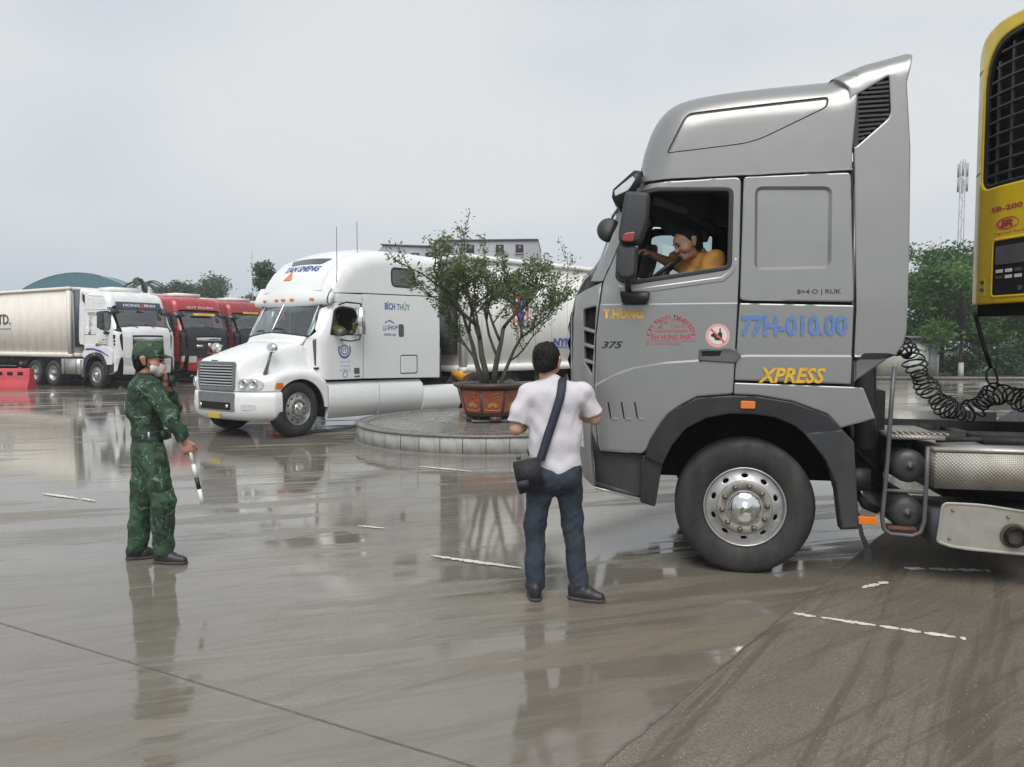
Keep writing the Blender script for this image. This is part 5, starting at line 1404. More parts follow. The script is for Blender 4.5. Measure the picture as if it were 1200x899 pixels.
b = MB(); b.box((4.2, YC, 1.25), (.25, 1.6, .7)); b.box((4.1, .55, 1.9), (.2, .25, 1.5)); b.build('rear_fittings', M['unit_grey'], WR, .03)
b = MB(); b.box((-.1, YC, .95), (1.1, 1.1, .6)); b.build('engine_block', M['soot'], WR)
b = MB(); b.tube([(.9, -.0, 2.9), (.9, -.02, 3.2), (.9, -.02, 3.95)], .007, 5); b.build('aerial', M['grey_steel'], WR)
b = MB(); b.tube([(1.75, .35, 3.5), (1.75, .35, 4.2)], .007, 5); b.build('aerial', M['grey_steel'], WR)
wheel(WR, 0.0, .02, .515, steer=R(6)); wheel(WR, 0.0, WW - .02, .515, far=True, steer=R(6))
for x in (5.15, 6.5):
    wheel(WR, x, .0, .515, dish=True, dual=True); wheel(WR, x, WW, .515, far=True, dish=True, dual=True)
for x, ra in ((0, .07), (5.15, .11), (6.5, .11)): b = MB(); b.cyl((x, .35, .5), (x, WW - .35, .5), ra); b.build('axle', M['chassis_black'], WR)

# ================================================================ trailers and containers
def container_trailer(loc, rz, label, m, length=12.0, zb=1.1, h=2.75, unit=None, near=-1, axles=(8.6, 9.9, 11.1), name='container_trailer'):
    root = empty(name, loc, rz); tag(root, label, 'trailer'); hw = 1.22
    b = MB(); b.box((length / 2, 0, zb + h / 2), (length - .12, 2 * hw - .10, h - .12)); bx = b.build('container_body', M[m], root, .01)
    for y in (-hw, hw):
        s = 1 if y > 0 else -1
        for z, t in ((zb + .09, .18), (zb + h - .06, .12)): b = MB(); b.box((length / 2, y - s * .04, z), (length - .26, .08, t)); b.build('side_rail', M[m], root, .008)
        for x in (.07, length - .07): b = MB(); b.box((x, y - s * .07, zb + h / 2), (.14, .14, h - .30)); b.build('corner_post', M[m], root, .008)
        for x in (.08, length - .08):
            for z in (zb + .06, zb + h - .06): b = MB(); b.box((x, y - s * .08, z), (.175, .178, .125)); b.build('corner_casting', M[m], root, .01)
        n = int(length / .62); base = None
        for k in range(1, n):
            if base is None: b = MB(); b.box((0, 0, zb + h / 2), (.035, .02, h - .36)); base = b.build('panel_seam', M[m], root, .004); o = base
            else: o = base.copy(); COL.objects.link(o)
            o.location = (length * k / n, y - s * .048, 0)
    for z, t in ((zb + .08, .16), (zb + h - .06, .12)): b = MB(); b.box((.04, 0, z), (.08, 2.1, t)); b.build('end_rail', M[m], root, .008)
    if unit:
        un = empty('cooling_unit', (0, 0, 0), 0, root)
        b = MB(); b.box((-.06, 0, zb + h * .55), (.16, 2.0, h * .80)); b.build('unit_casing', M[unit], un, .02)
        b = MB(); b.box((-.15, .35, zb + h * .72), (.04, .9, h * .3)); b.build('unit_grille', M['soot'], un, .02)
        b = MB(); b.box((-.15, -.55, zb + h * .35), (.05, .6, h * .28)); b.build('control_box', M['unit_grey'], un, .02)
    b = MB()
    for y in (-.5, .5): b.box((length / 2, y, zb - .17), (length - .3, .12, .32))
    for k in range(9): b.box((.5 + k * (length - 1) / 8, 0, zb - .09), (.12, 2.2, .14))
    b.build('chassis_frame', M['chassis_black'], root)
    for y in (-.85, .85): b = MB(); b.box((2.9, y, .62), (.14, .14, .95)); b.box((2.9, y, .10), (.3, .3, .04)); b.build('landing_leg', M['grey_steel'], root)
    for y in (-1.16, 1.16): b = MB(); b.box((5.8, y, .75), (3.2, .03, .05)); b.box((5.8, y, .5), (3.2, .03, .05)); b.build('side_guard', M['grey_steel'], root)
    b = MB(); b.box((length - .1, 0, .75), (.1, 2.2, .2)); b.build('rear_bar', M['red_lens'], root)
    for x in axles:
        wheel(root, x, -1.22, .515, dish=True, dual=True); wheel(root, x, 1.22, .515, far=True, dish=True, dual=True)
        b = MB(); b.cyl((x, -.9, .515), (x, .9, .515), .09); b.build('axle', M['chassis_black'], root)
    return root
def side_surf(y):       # lettering on the -y side (x to the right) or the +y side (-x to the right)
    if y < 0: return lambda P: np.stack([np.atleast_2d(P)[:, 0], np.full(len(np.atleast_2d(P)), y), np.atleast_2d(P)[:, 1]], 1)
    return lambda P: np.stack([-np.atleast_2d(P)[:, 0], np.full(len(np.atleast_2d(P)), y), np.atleast_2d(P)[:, 1]], 1)

# the container drawn by the white lorry
CA = 45.0; Cp = np.array([-1.16, 17.75, 0]); SC = Side(352, 512, CA); SC.o = Cp.copy()
c0 = Cp + SC.n * 1.22
NY = container_trailer(tuple(c0), R(CA), 'off-white shipping container on the trailer behind the round planter', 'container_white', zb=1.03, h=2.80, unit='unit_grey')
sf = side_surf(-1.222)
u0, z0 = SC.uz(602, 382); u1, z1 = SC.uz(622, 345)
me = sheet([(u0, z0), (u1, z0), (u1, z1), (u0, z1)], (), (), .3, side_surf(-1.185), .004, 0); lg = put('logo_panel', me, M['container_white'], NY)
wd, hh = u1 - u0, z1 - z0
def lgp(q, m, nm, y): 
    me = sheet([(u0 + a * wd, z0 + c * hh) for a, c in q], (), (), .3, side_surf(y), .002, 0); put(nm, me, M[m], lg)
for k in range(4): lgp([(k * .27, 0), (k * .27 + .12, 0), (k * .27 + .12, 1), (k * .27, 1)], 'sticker_red', 'logo_stripe', -1.188)
lgp([(.0, .84), (1, .84), (1, 1), (0, 1)], 'sticker_red', 'logo_band', -1.191)
lgp([(.36, 0), (.62, 0), (.62, .55), (.86, .78), (.74, .9), (.5, .66), (.36, .8), (.24, .7), (.36, .52)], 'navy_letter', 'logo_figure', -1.194)
u2, z2 = SC.uz(649, 405); u3, z3 = SC.uz(671, 396.5)
me = text_mesh('NYK', u3 - u2, z3 - z2, (u2 + u3) / 2, (z2 + z3) / 2, side_surf(-1.186), off=.004, bold=.04, shear=.15); put('line_lettering', me, M['navy_letter'], NY)
me = sheet([(u2, z2 - .07), (u3 + .3, z2 - .07), (u3 + .3, z2 - .03), (u2, z2 - .03)], (), (), .5, side_surf(-1.186), .002, 0); put('line_underscore', me, M['blue_letter'], NY)
b = MB(); b.box((.10, -1.05, .96), (.34, .34, .22)); b.box((.42, -1.05, .94), (.16, .2, .14)); b.build('twist_lock', M['orange_paint'], NY, .03)
b = MB(); b.box((5, -1.15, .62), (2.4, .12, .5)); b.build('pallet_rack', M['brown_rust'], NY, .01)

# ================================================================ the refrigerated trailer behind the silver tractor
PH = 75.0; a_ = np.array([math.sin(R(PH)), math.cos(R(PH)), 0]); r_ = np.array([math.cos(R(PH)), -math.sin(R(PH)), 0])
ur = (1132 - CX) / F; Cn = np.array([ur * 6.0, 6.0, 0])
rt = Cn + a_ * .42 + r_ * 1.02
RT = empty('refrigerated_trailer', tuple(rt), math.atan2(a_[1], a_[0])); tag(RT, 'refrigerated trailer with yellow cooling unit coupled behind the silver tractor', 'trailer')
class FrontPlane(Side):
    def __init__(s): s.o = rt - a_ * .47; s.u = r_; s.n = a_
FP = FrontPlane()
def unit_x(v): return np.interp(np.abs(v), [0, .4, .7, .9, 1.0, 1.06, 1.08], [-.56, -.55, -.52, -.46, -.40, -.30, -.12])
def unit_surf(off=0.0):
    def f(P):
        P = np.atleast_2d(P); return np.stack([unit_x(P[:, 0]) - off, -P[:, 0], P[:, 1]], 1)
    return f
UN = empty('cooling_unit', (0, 0, 0), 0, RT)
zbu = FP.uz(1150, 357)[1]; ztu = 4.12
outl = fillet([(-1.075, zbu), (1.075, zbu), (1.075, ztu), (-1.075, ztu)], [.05, .05, .42, .42], 8)
vg0 = FP.uz(1151, 150)[0]; zg0 = FP.uz(1165, 221)[1]
gril = fillet([(vg0, zg0), (-vg0, zg0), (-vg0, ztu - .10), (vg0, ztu - .10)], [.10, .10, .36, .36], 7)
me = sheet(outl, [gril], (), .05, unit_surf(), .03, .006, .01); put('unit_shell', me, M['yellow_paint'], UN)
pc = densify(outl, .05); b = MB(); b.grid([[(unit_x(v) + .005, -v, z) for v, z in pc + pc[:1]], [(0.38, -v, z) for v, z in pc + pc[:1]]]); b.build('unit_side', M['yellow_paint'], UN, ang=50)
me = sheet(inset(outl, .03), (), (), .3, lambda P: unit_surf(-.10)(P), .02, 0); put('unit_inside', me, M['soot'], UN)
me = sheet(gril, [inset(gril, .035)], (), .06, unit_surf(-.012), .03, .006, .008); put('grille_surround', me, M['black_plastic'], UN)
gw = (-2 * vg0) / 13
for k in range(1, 13):
    v = vg0 + gw * k; top_ = ztu - .12 - max(0, abs(v) - (-vg0 - .36)) * .7
    me = sheet([(v - .009, zg0 + .02), (v + .009, zg0 + .02), (v + .009, top_), (v - .009, top_)], (), (), .2, unit_surf(-.025), .02, .003, .004); put('grille_bar', me, M['dark_plastic'], UN)
nz = 11
for k in range(1, nz):
    z = zg0 + (ztu - .12 - zg0) * k / nz; w_ = -vg0 - .03 - max(0, z - (ztu - .46)) * .55
    me = sheet([(-w_, z - .009), (w_, z - .009), (w_, z + .009), (-w_, z + .009)], (), (), .1, unit_surf(-.022), .02, .003, .004); put('grille_bar', me, M['dark_plastic'], UN)
sx, sz = FP.uz(1167, 250); ex, ez = FP.uz(1209, 236)
me = text_mesh('SB-200', ex - sx, ez - sz, (sx + ex) / 2, (sz + ez) / 2, unit_surf(), bold=.03, off=.004); put('model_lettering', me, M['red_letter'], UN)
lx, lz = FP.uz(1188.5, 261.5); me = sheet(circle(lx, lz, .105, 24, .045), [circle(lx + .012, lz, .088, 24, .037)], (), .05, unit_surf(.003), .002, 0); put('logo_ring', me, M['sticker_red'], UN)
me = text_mesh('IR', .12, .05, lx, lz, unit_surf(), bold=.05, off=.006, shear=.2); put('logo_lettering', me, M['red_letter'], UN)
me = text_mesh('Ingersoll Rand', .26, .022, lx + .02, FP.uz(1190, 272.5)[1], unit_surf(), off=.004); put('maker_lettering', me, M['red_letter'], UN)
px0, pz0 = FP.uz(1168, 347); _, pz1 = FP.uz(1168, 284); pan = rrect(px0, pz0, px0 + .62, pz1, .03)
me = sheet(pan, (), (), .1, unit_surf(.004), .01, .003, .005); cp = put('control_panel', me, M['soot'], UN)
me = sheet(inset(pan, -.018), [pan], (), .1, unit_surf(.008), .015, .004, .005); put('panel_frame', me, M['yellow_paint'], UN)
hP = pz1 - pz0
me = sheet(rrect(px0 + .03, pz0 + hP * .56, px0 + .50, pz0 + hP * .90, .01), (), (), .1, unit_surf(.008), .004, 0); put('display', me, M['interior_grey'], cp)
for j in range(2):
    for i in range(5):
        me = sheet(rrect(px0 + .04 + i * .085, pz0 + hP * (.30 + .11 * j), px0 + .10 + i * .085, pz0 + hP * (.36 + .11 * j), .004), (), (), .1, unit_surf(.009), .004, 0); put('panel_button', me, M['cream_sticker'] if (i + j) % 3 else M['grey_steel'], cp)
for i in range(3): me = sheet(circle(px0 + .26 + i * .07, pz0 + hP * .11, .02, 10), (), (), .1, unit_surf(.010), .006, 0); put('panel_knob', me, M['grey_steel'], cp)
stx, stz = FP.uz(1147.5, 347); sex, sez = FP.uz(1157, 327)
me = sheet(rrect(stx, stz, sex, sez, .004), (), (), .1, unit_surf(.003), .002, 0); stq = put('safety_sticker', me, M['vest_yellow'], UN)
for zz in (.25, .7): me = sheet(rrect(stx + .012, stz + (sez - stz) * zz, sex - .012, stz + (sez - stz) * (zz + .2), .003), (), (), .1, unit_surf(.006), .001, 0); put('sticker_picture', me, M['grey_steel'], stq)
for z in (FP.uz(1140, 208)[1], FP.uz(1140, 90)[1]):
    me = sheet([(-1.072, z), (-.93, z + .02), (-.93, z + .03), (-1.072, z + .01)], (), (), .1, unit_surf(.002), .004, 0); put('hatch_gap', me, M['soot'], UN)
    me = sheet([(.93, z + .02), (1.072, z), (1.072, z + .01), (.93, z + .03)], (), (), .1, unit_surf(.002), .004, 0); put('hatch_gap', me, M['soot'], UN)
b = MB(); b.box((-.20, 0, zbu - .045), (.40, 1.9, .09)); b.build('unit_base', M['chassis_black'], UN, .02)
b = MB(); b.box((6.4, 0, 2.75), (12, 2.2, 2.9)); b.build('trailer_box', M['container_white'], RT, .03)
for y in (-1.12, 1.12):
    for z in (1.36, 4.14): b = MB(); b.box((6.4, y, z), (11.98, .06, .14)); b.build('side_rail', M['aluminium'], RT, .01)
b = MB()
for y in (-.5, .5): b.box((6.6, y, 1.17), (11.5, .12, .22))
b.build('chassis_frame', M['chassis_black'], RT)
b = MB(); b.cyl((1.3, 0, 1.06), (1.3, 0, 1.2), .05); b.build('kingpin', M['chassis_black'], RT)
for y in (-.85, .85): b = MB(); b.box((4.0, y, .65), (.14, .14, 1.0)); b.box((4.0, y, .14), (.3, .3, .04)); b.build('landing_leg', M['grey_steel'], RT)
for x in (8.8, 10.1, 11.3):
    wheel(RT, x, -1.22, .515, dish=True, dual=True); wheel(RT, x, 1.22, .515, far=True, dish=True, dual=True)
    b = MB(); b.cyl((x, -.9, .515), (x, .9, .515), .09); b.build('axle', M['chassis_black'], RT)
# strap that carries the hose, and the coiled hose (in the tractor's frame, over its deck)
def tl(x, y, off):
    u, z = T.uz(x, y, off); return Vector((u, off, z))
mT = Matrix.Translation(Vector(T.o)) @ Matrix.Rotation(R(-12), 4, 'Z')
hy = .95
strap = [mT @ tl(x, y, hy) for x, y in ((1142, 366), (1147, 385), (1154, 410), (1161, 431))]
loop = [mT @ tl(x, y, hy) for x, y in ((1161, 430), (1156, 435), (1156, 445), (1163, 455), (1168, 457), (1169, 445), (1166, 433), (1161, 430))]
cu = empty('hose_hanger', tuple(strap[-1])); tag(cu, 'black cable with a loop hanging from the yellow cooling unit', 'cable'); mi = Matrix.Translation(-Vector(strap[-1]))
b = MB(); b.tube([mi @ p for p in strap], .017, 8); b.build('cable', M['hose_black'], cu); b = MB(); b.tube([mi @ p for p in loop], .009, 6); b.build('loop', M['hose_black'], cu)
path = [(1050, 415), (1060, 405), (1067, 412), (1073, 430), (1082, 448), (1094, 464), (1108, 477), (1124, 484), (1140, 481), (1152, 470), (1166, 461), (1182, 461), (1200, 470), (1222, 474), (1240, 470)]
pts = np.array([tuple(mT @ tl(x, y, hy)) for x, y in path])
s_ = np.concatenate([[0], np.cumsum(np.linalg.norm(np.diff(pts, axis=0), axis=1))])
N_ = 900; tt = np.linspace(0, s_[-1], N_); ctr = np.stack([np.interp(tt, s_, pts[:, i]) for i in range(3)], 1)
ker = np.ones(41) / 41; ctr = np.stack([np.convolve(np.pad(ctr[:, i], 20, 'edge'), ker, 'valid') for i in range(3)], 1)
hr = random.Random(5); ph = 0; hel = []; up = np.array([0, 0, 1.0])
for i in range(N_):
    tg_ = ctr[min(i + 3, N_ - 1)] - ctr[max(i - 3, 0)]; tg_ /= np.linalg.norm(tg_)
    sA = np.cross(tg_, [.2, 1, 0]); sA /= np.linalg.norm(sA); sB = np.cross(tg_, sA)
    f = i / N_; ph += (38 * 2 * math.pi / N_) * (1 + .35 * math.sin(f * 31) + .2 * math.sin(f * 83))
    rr = .075 * (1 + .22 * math.sin(f * 47)) * min(1, f * 25, (1 - f) * 25)
    hel.append(ctr[i] + rr * (math.cos(ph) * sA + math.sin(ph) * sB) + tg_ * .03 * math.sin(ph))
b = MB(); hc = Vector(hel[0]); b.tube([Vector(p) - hc for p in hel], .0085, 6); hz = b.build('coiled_hose', M['hose_black']); hz.location = hc
tag(hz, 'black coiled air hose sagging between the silver cab and the yellow unit', 'hose')

# ================================================================ lorries parked behind: same cab type, other paint
index_kids()
SKIP = ('yellow_lettering', 'model_number', 'registration', 'express', 'weight', 'company', 'warning', 'vent_slat', 'door_vent', 'hanging', 'steering')
ANG = 149.0; xd = np.array([math.cos(R(ANG)), math.sin(R(ANG)), 0]); yd = np.array([-math.sin(R(ANG)), math.cos(R(ANG)), 0])
def parked(wheel_pos, label, paint, black_front, extra):
    root = copy_tree(TR, None, {'silver_paint': M[paint]}, SKIP)
    root.location = tuple(np.array(wheel_pos) - yd * TW); root.rotation_euler = (0, 0, R(ANG)); root.name = 'parked_truck'
    tag(root, label, 'truck', 'lorries parked in a row')
    for ch in scene.objects:
        if ch.parent == root:
            nm = ch.name.split('.')[0]
            if black_front and nm in ('front_panel', 'corner_panel', 'bumper', 'bumper_corner', 'windscreen_pillar'):
                ch.material_slots[0].link = 'OBJECT'; ch.material_slots[0].material = M['black_plastic'] if nm in ('front_panel', 'corner_panel') else M[extra or 'black_plastic']
            if nm in ('side_fairing',) and black_front == 2: pass
    return root
P1 = ground(113, 455); rowd = -yd; fwd = -xd
T1 = parked(P1, 'white cabover truck parked at the end of the row, coupled to the beige container', 'far_white_paint', 0, None)
T2 = parked(P1 + rowd * 3.45 - fwd * 1.0, 'red cabover truck with black grille parked between the white truck and another red one', 'red_paint', 1, 'red_paint')
T3 = parked(P1 + rowd * 6.9 - fwd * 1.9, 'dark red cabover truck parked behind the bonnet of the white long-nosed one', 'dark_red_paint', 1, None)
T4 = parked(P1 + rowd * 10.4 - fwd * 2.2, 'orange-red cabover truck almost hidden behind the white long-nosed cab', 'orange_red_paint', 1, None)
def parked_trailer(wp, label, m, unit, dx=1.75, zb=1.16, h=2.75):
    c = np.array(wp) - yd * 1.22 + xd * dx
    return container_trailer(tuple(c), R(ANG), label, m, 12.0, zb, h, unit)
CT1 = parked_trailer(P1, 'weathered beige container on the trailer of the parked white truck', 'container_beige', 'unit_blue')
CT2 = parked_trailer(P1 + rowd * 3.45 - fwd * 1.0, 'white container coupled behind the parked bright red truck', 'container_white', 'unit_grey')
CT3 = parked_trailer(P1 + rowd * 6.9 - fwd * 1.9, 'white container coupled behind the parked dark red truck', 'container_white', 'unit_grey')
CT4 = parked_trailer(P1 + rowd * 10.4 - fwd * 2.2, 'white container coupled behind the hidden orange-red truck', 'container_white', 'unit_grey')
S1 = Side(113, 455, ANG - 180)
def on_ct1(x, y):
    u, z = S1.uz(x, y); return (-(-u - 1.75), z)      # -x of the trailer runs to the right
ux, uz_ = on_ct1(-14, 383); vx, vz_ = on_ct1(11, 368)
me = text_mesh('CO.,LTD.', (vx - ux) * 1.5, vz_ - uz_, vx - (vx - ux) * .75, (uz_ + vz_) / 2, side_surf(1.186), off=.004, bold=.02); put('company_lettering', me, M['brown_rust'], CT1)
me = sheet([(ux, uz_ - .12), (vx, uz_ - .12), (vx, uz_ - .09), (ux, uz_ - .09)], (), (), .5, side_surf(1.186), .002, 0); put('company_underline', me, M['navy_letter'], CT1)
def t1text(root, s, u0, z0, u1, z1, m, **k):
    """on the right-hand side of a parked cab (u runs to the rear, so the text is laid out backwards in u)"""
    def f(P):
        P = np.atleast_2d(P); X = cab.surf(np.stack([-P[:, 0], P[:, 1]], 1)); return np.stack([-P[:, 0], TW - X[:, 1] + .02, P[:, 1]], 1)
    me = text_mesh(s, u1 - u0, z1 - z0, (-u0 - u1) / 2 if False else -(u0 + u1) / 2, (z0 + z1) / 2, f, **k); return put('side_lettering', me, M[m], root)
t1text(T1, 'HONG MINH', -.45, 2.76, .45, 2.88, 'navy_letter', bold=.01)
for k, ch in enumerate('VẬNTẢI'): t1text(T1, ch, .20 + .05 * (k % 2), 2.62 - k * .115, .34 + .05 * (k % 2), 2.72 - k * .115, 'navy_letter', bold=.02)
t1text(T1, 'CÔNG TY TNHH', -.86, 1.72, -.40, 1.78, 'black_letter'); t1text(T1, 'VẬN TẢI', -.82, 1.80, -.46, 1.88, 'black_letter', bold=.02); t1text(T1, '29H-338.12', -.86, 1.62, -.36, 1.69, 'black_letter', bold=.02)
def stripe(root, pts, m, nm):
    def f(P):
        P = np.atleast_2d(P); X = cab.surf(np.stack([-P[:, 0], P[:, 1]], 1)); return np.stack([-P[:, 0], TW - X[:, 1] + .024, P[:, 1]], 1)
    me = sheet([(-u, z) for u, z in pts], (), (), .12, f, .003, 0); put(nm, me, M[m], root)
stripe(T1, [(.6, 1.52), (.1, 1.52), (-.4, 1.44), (-.9, 1.24), (-.9, 1.20), (-.4, 1.36), (.1, 1.45), (.6, 1.45)], 'navy_letter', 'side_stripe')
stripe(T1, [(.42, 1.30), (.26, 1.30), (.26, 1.16), (.42, 1.16)], 'yellow_letter', 'side_sticker'); stripe(T1, [(-.28, 1.82), (-.36, 1.82), (-.36, 1.62), (-.28, 1.62)], 'yellow_letter', 'side_sticker')
def front_text(root, s, z0, z1, w, m, lift=.05, back=None, nm='front_lettering', bul=.10, pad=.07, **k):
    """lettering across the front, centred; v = -y"""
    q = np.array(densify(SIL, .01, False))
    def f(P, o=lift):
        P = np.atleast_2d(P); u = np.interp(P[:, 1], q[:, 1], q[:, 0]); kk = (-P[:, 0] - TW / 2) / (TW / 2 - .3)
        return np.stack([u - o - bul * np.clip(1 - kk * kk, 0, 1), -P[:, 0], P[:, 1]], 1)
    if back:
        me = sheet(fillet([(-TW / 2 - w / 2 - .25, z0 - pad), (-TW / 2 + w / 2 + .25, z0 - pad), (-TW / 2 + w / 2 + .27, z1 + pad), (-TW / 2 - w / 2 - .27, z1 + pad)], .05), (), (), .1, lambda P: f(P, lift - .01), .01, .003, .005); put('name_board', me, M[back], root)
    if s:
        me = text_mesh(s, w, z1 - z0, -TW / 2, (z0 + z1) / 2, f, off=.006, **k); put(nm, me, M[m], root)
front_text(T1, 'HONG MINH', 3.10, 3.21, 1.3, 'white_letter', .06, 'unit_blue', bul=.03, bold=.02)
front_text(T2, 'QUÝ THUẬN', 3.17, 3.30, 1.3, 'cream_sticker', .04, bul=.03, bold=.01); front_text(T2, 'HƯNG YÊN', 2.90, 2.96, .55, 'red_letter', .24, 'yellow_letter', bul=.03, pad=.015)
front_text(T3, 'AN PHÁT', 3.10, 3.16, .4, 'red_letter', .05, 'yellow_letter', bul=.03, pad=.015)
def triangle(root, zc):
    q = np.array(densify(SIL, .01, False)); u = float(np.interp(zc, q[:, 1], q[:, 0])) - .16; y = TW / 2
    b = MB(); pts = [(u, y - .17, zc - .13), (u, y + .17, zc - .13), (u, y, zc + .16), (u, y - .17, zc - .13)]; b.tube(pts, .022, 6); b.build('warning_triangle', M['amber_lens'], root)
triangle(T2, 1.40)
u = SIL[3][0] - .14
for yy, sy, zz, sz_ in ((TW / 2, .16, 1.62, .16), (TW / 2 - .5, .30, 1.58, .10), (TW / 2 + .5, .30, 1.58, .10)): b = MB(); b.box((u, yy, zz), (.02, sy, sz_)); b.build('badge', M['clear_lens'], T2, .01)
q = np.array(densify(SIL, .01, False)); zc = 3.0; b = MB(); yy = TW / 2; u = float(np.interp(zc, q[:, 1], q[:, 0])) - .28; b.prism([(0, 0), (.0, .01), (.01, .01), (.01, 0)], 0, .01) if False else None
b.raw([(u, yy - .18, 2.97), (u, yy + .18, 2.97), (u + .02, yy, 3.22), (u + .03, yy - .18, 2.97), (u + .03, yy + .18, 2.97), (u + .05, yy, 3.22)], [(0, 1, 2), (5, 4, 3), (0, 3, 4, 1), (1, 4, 5, 2), (2, 5, 3, 0)]); b.build('warning_triangle', M['red_lens'], T1)
# roof air conditioners seen over the cabs
for k, Tn in enumerate((T1, T2, T3)):
    b = MB(); b.box((.35, TW / 2, 3.79), (.9, 1.2, .16)); b.build('roof_box', M['container_white'], Tn, .05)

# ================================================================ plastic barrier
bp_ = ground(12, 457); bar = empty('road_barrier', (bp_[0] - .25, bp_[1] + .25, 0), R(-4)); tag(bar, 'red plastic water-filled road barrier in front of the beige container', 'barrier')
b = MB(); prof = [(-.26, .0), (-.26, .10), (-.18, .30), (-.13, .40), (-.13, .74), (-.09, .78), (.09, .78), (.13, .74), (.13, .40), (.18, .30), (.26, .10), (.26, 0)]
b.grid([[(x, y, z) for y, z in prof] for x in (-.95, -.9, .9, .95)]); b.raw([(-.95, y, z) for y, z in prof], [tuple(range(12))]); b.raw([(.95, y, z) for y, z in prof], [tuple(range(11, -1, -1))]); b.build('shell', M['barrier_red'], bar, .0, ang=30)
for x in (-.6, -.2, .2, .6): b = MB(); b.box((x, -.135, .60), (.20, .02, .12)); b.build('forklift_slot', M['soot'], bar, .01)
for x in (-.5, .5): b = MB(); b.cyl((x, 0, .78), (x, 0, .82), .06, .05, 12); b.build('fill_cap', M['barrier_red'], bar)

# ================================================================ round planter, pot and tree
PC = np.array([-.40, 13.95]); PR = 2.45; PHt = .30
PL = empty('round_planter', (PC[0], PC[1], 0)); tag(PL, 'low round planter platform clad in grey tiles under the potted tree', 'planter')
NT = 42; b = MB(); b.lathe([(PR - .02, .0), (PR - .02, PHt - .015), (PR - .35, PHt + .0), (0, PHt + .005)], (0, 0, 0), 'z', 84); b.build('platform', M['wet_concrete'], PL, ang=30)
b = MB(); 
rows = []
for a in (-.5, -.25, 0, .25, .5):
    t = a * (2 * math.pi / NT) * .965; rows.append([((PR + d) * math.cos(t), (PR + d) * math.sin(t), z) for d, z in ((-.015, .015), (.0, .022), (.0, PHt - .03), (-.015, PHt - .024))])
b.grid(rows); tile_me = finish(b.bm, 40); tile_me.materials.append(M['concrete_tile'])
for k in range(NT): o = put('tile', tile_me, None, PL); o.rotation_euler = (0, 0, 2 * math.pi * k / NT)
rows = []; b = MB()
for a in (-.5, 0, .5):
    t = a * (2 * math.pi / 21) * .985; rows.append([((PR + d) * math.cos(t), (PR + d) * math.sin(t), z) for d, z in ((.02, PHt - .022), (.028, PHt - .01), (.02, PHt + .012), (-.20, PHt + .018), (-.205, PHt - .01))])
b.grid(rows); cope = finish(b.bm, 40); cope.materials.append(M['wet_concrete'])
for k in range(21): o = put('coping_stone', cope, None, PL); o.rotation_euler = (0, 0, 2 * math.pi * (k + .5) / 21)
b = MB(); b.lathe([(PR + .045, 0), (PR + .04, .02), (PR - .02, .022)], (0, 0, 0), 'z', 84, caps=False); b.build('base_mortar', M['mortar'], PL)
pc_ = np.array([-.42, 13.75]); ROT = R(9)
POT = empty('plant_pot', (pc_[0], pc_[1], PHt + .02), ROT); tag(POT, 'large octagonal red glazed pot with gilded flowers on the round planter', 'pot')
n8 = 8; off8 = math.pi / 8
def oct_ring(r, z): return [(r * math.cos(off8 + k * math.pi / 4), r * math.sin(off8 + k * math.pi / 4), z) for k in range(8)]
def oct_loft(rs):
    b = MB(); vs = [v for r, z in rs for v in oct_ring(r, z)]; m_ = len(rs)
    fs = [(i * 8 + k, i * 8 + (k + 1) % 8, (i + 1) * 8 + (k + 1) % 8, (i + 1) * 8 + k) for i in range(m_ - 1) for k in range(8)] + [tuple(range(7, -1, -1)), tuple((m_ - 1) * 8 + k for k in range(8))]
    return b.raw(vs, fs)
oct_loft([(.44, .10), (.47, .12), (.60, .60)]).build('body', M['pot_dark'], POT, .01)
oct_loft([(.60, .60), (.69, .63), (.70, .68), (.66, .69), (.58, .66)]).build('rim', M['pot_dark'], POT, .008)
b = MB(); b.cyl((0, 0, .655), (0, 0, .68), .57, .54, 16); b.build('soil', M['soil'], POT)
for k in range(4):
    a = k * math.pi / 2 + .2; b = MB(); b.box((.33 * math.cos(a), .33 * math.sin(a), .05), (.20, .20, .10)); b.build('foot', M['pot_dark'], POT, .02)
b = MB(); b.box((0, 0, .015), (.7, .7, .03)); b.build('base_slab', M['wet_concrete'], POT, .01)
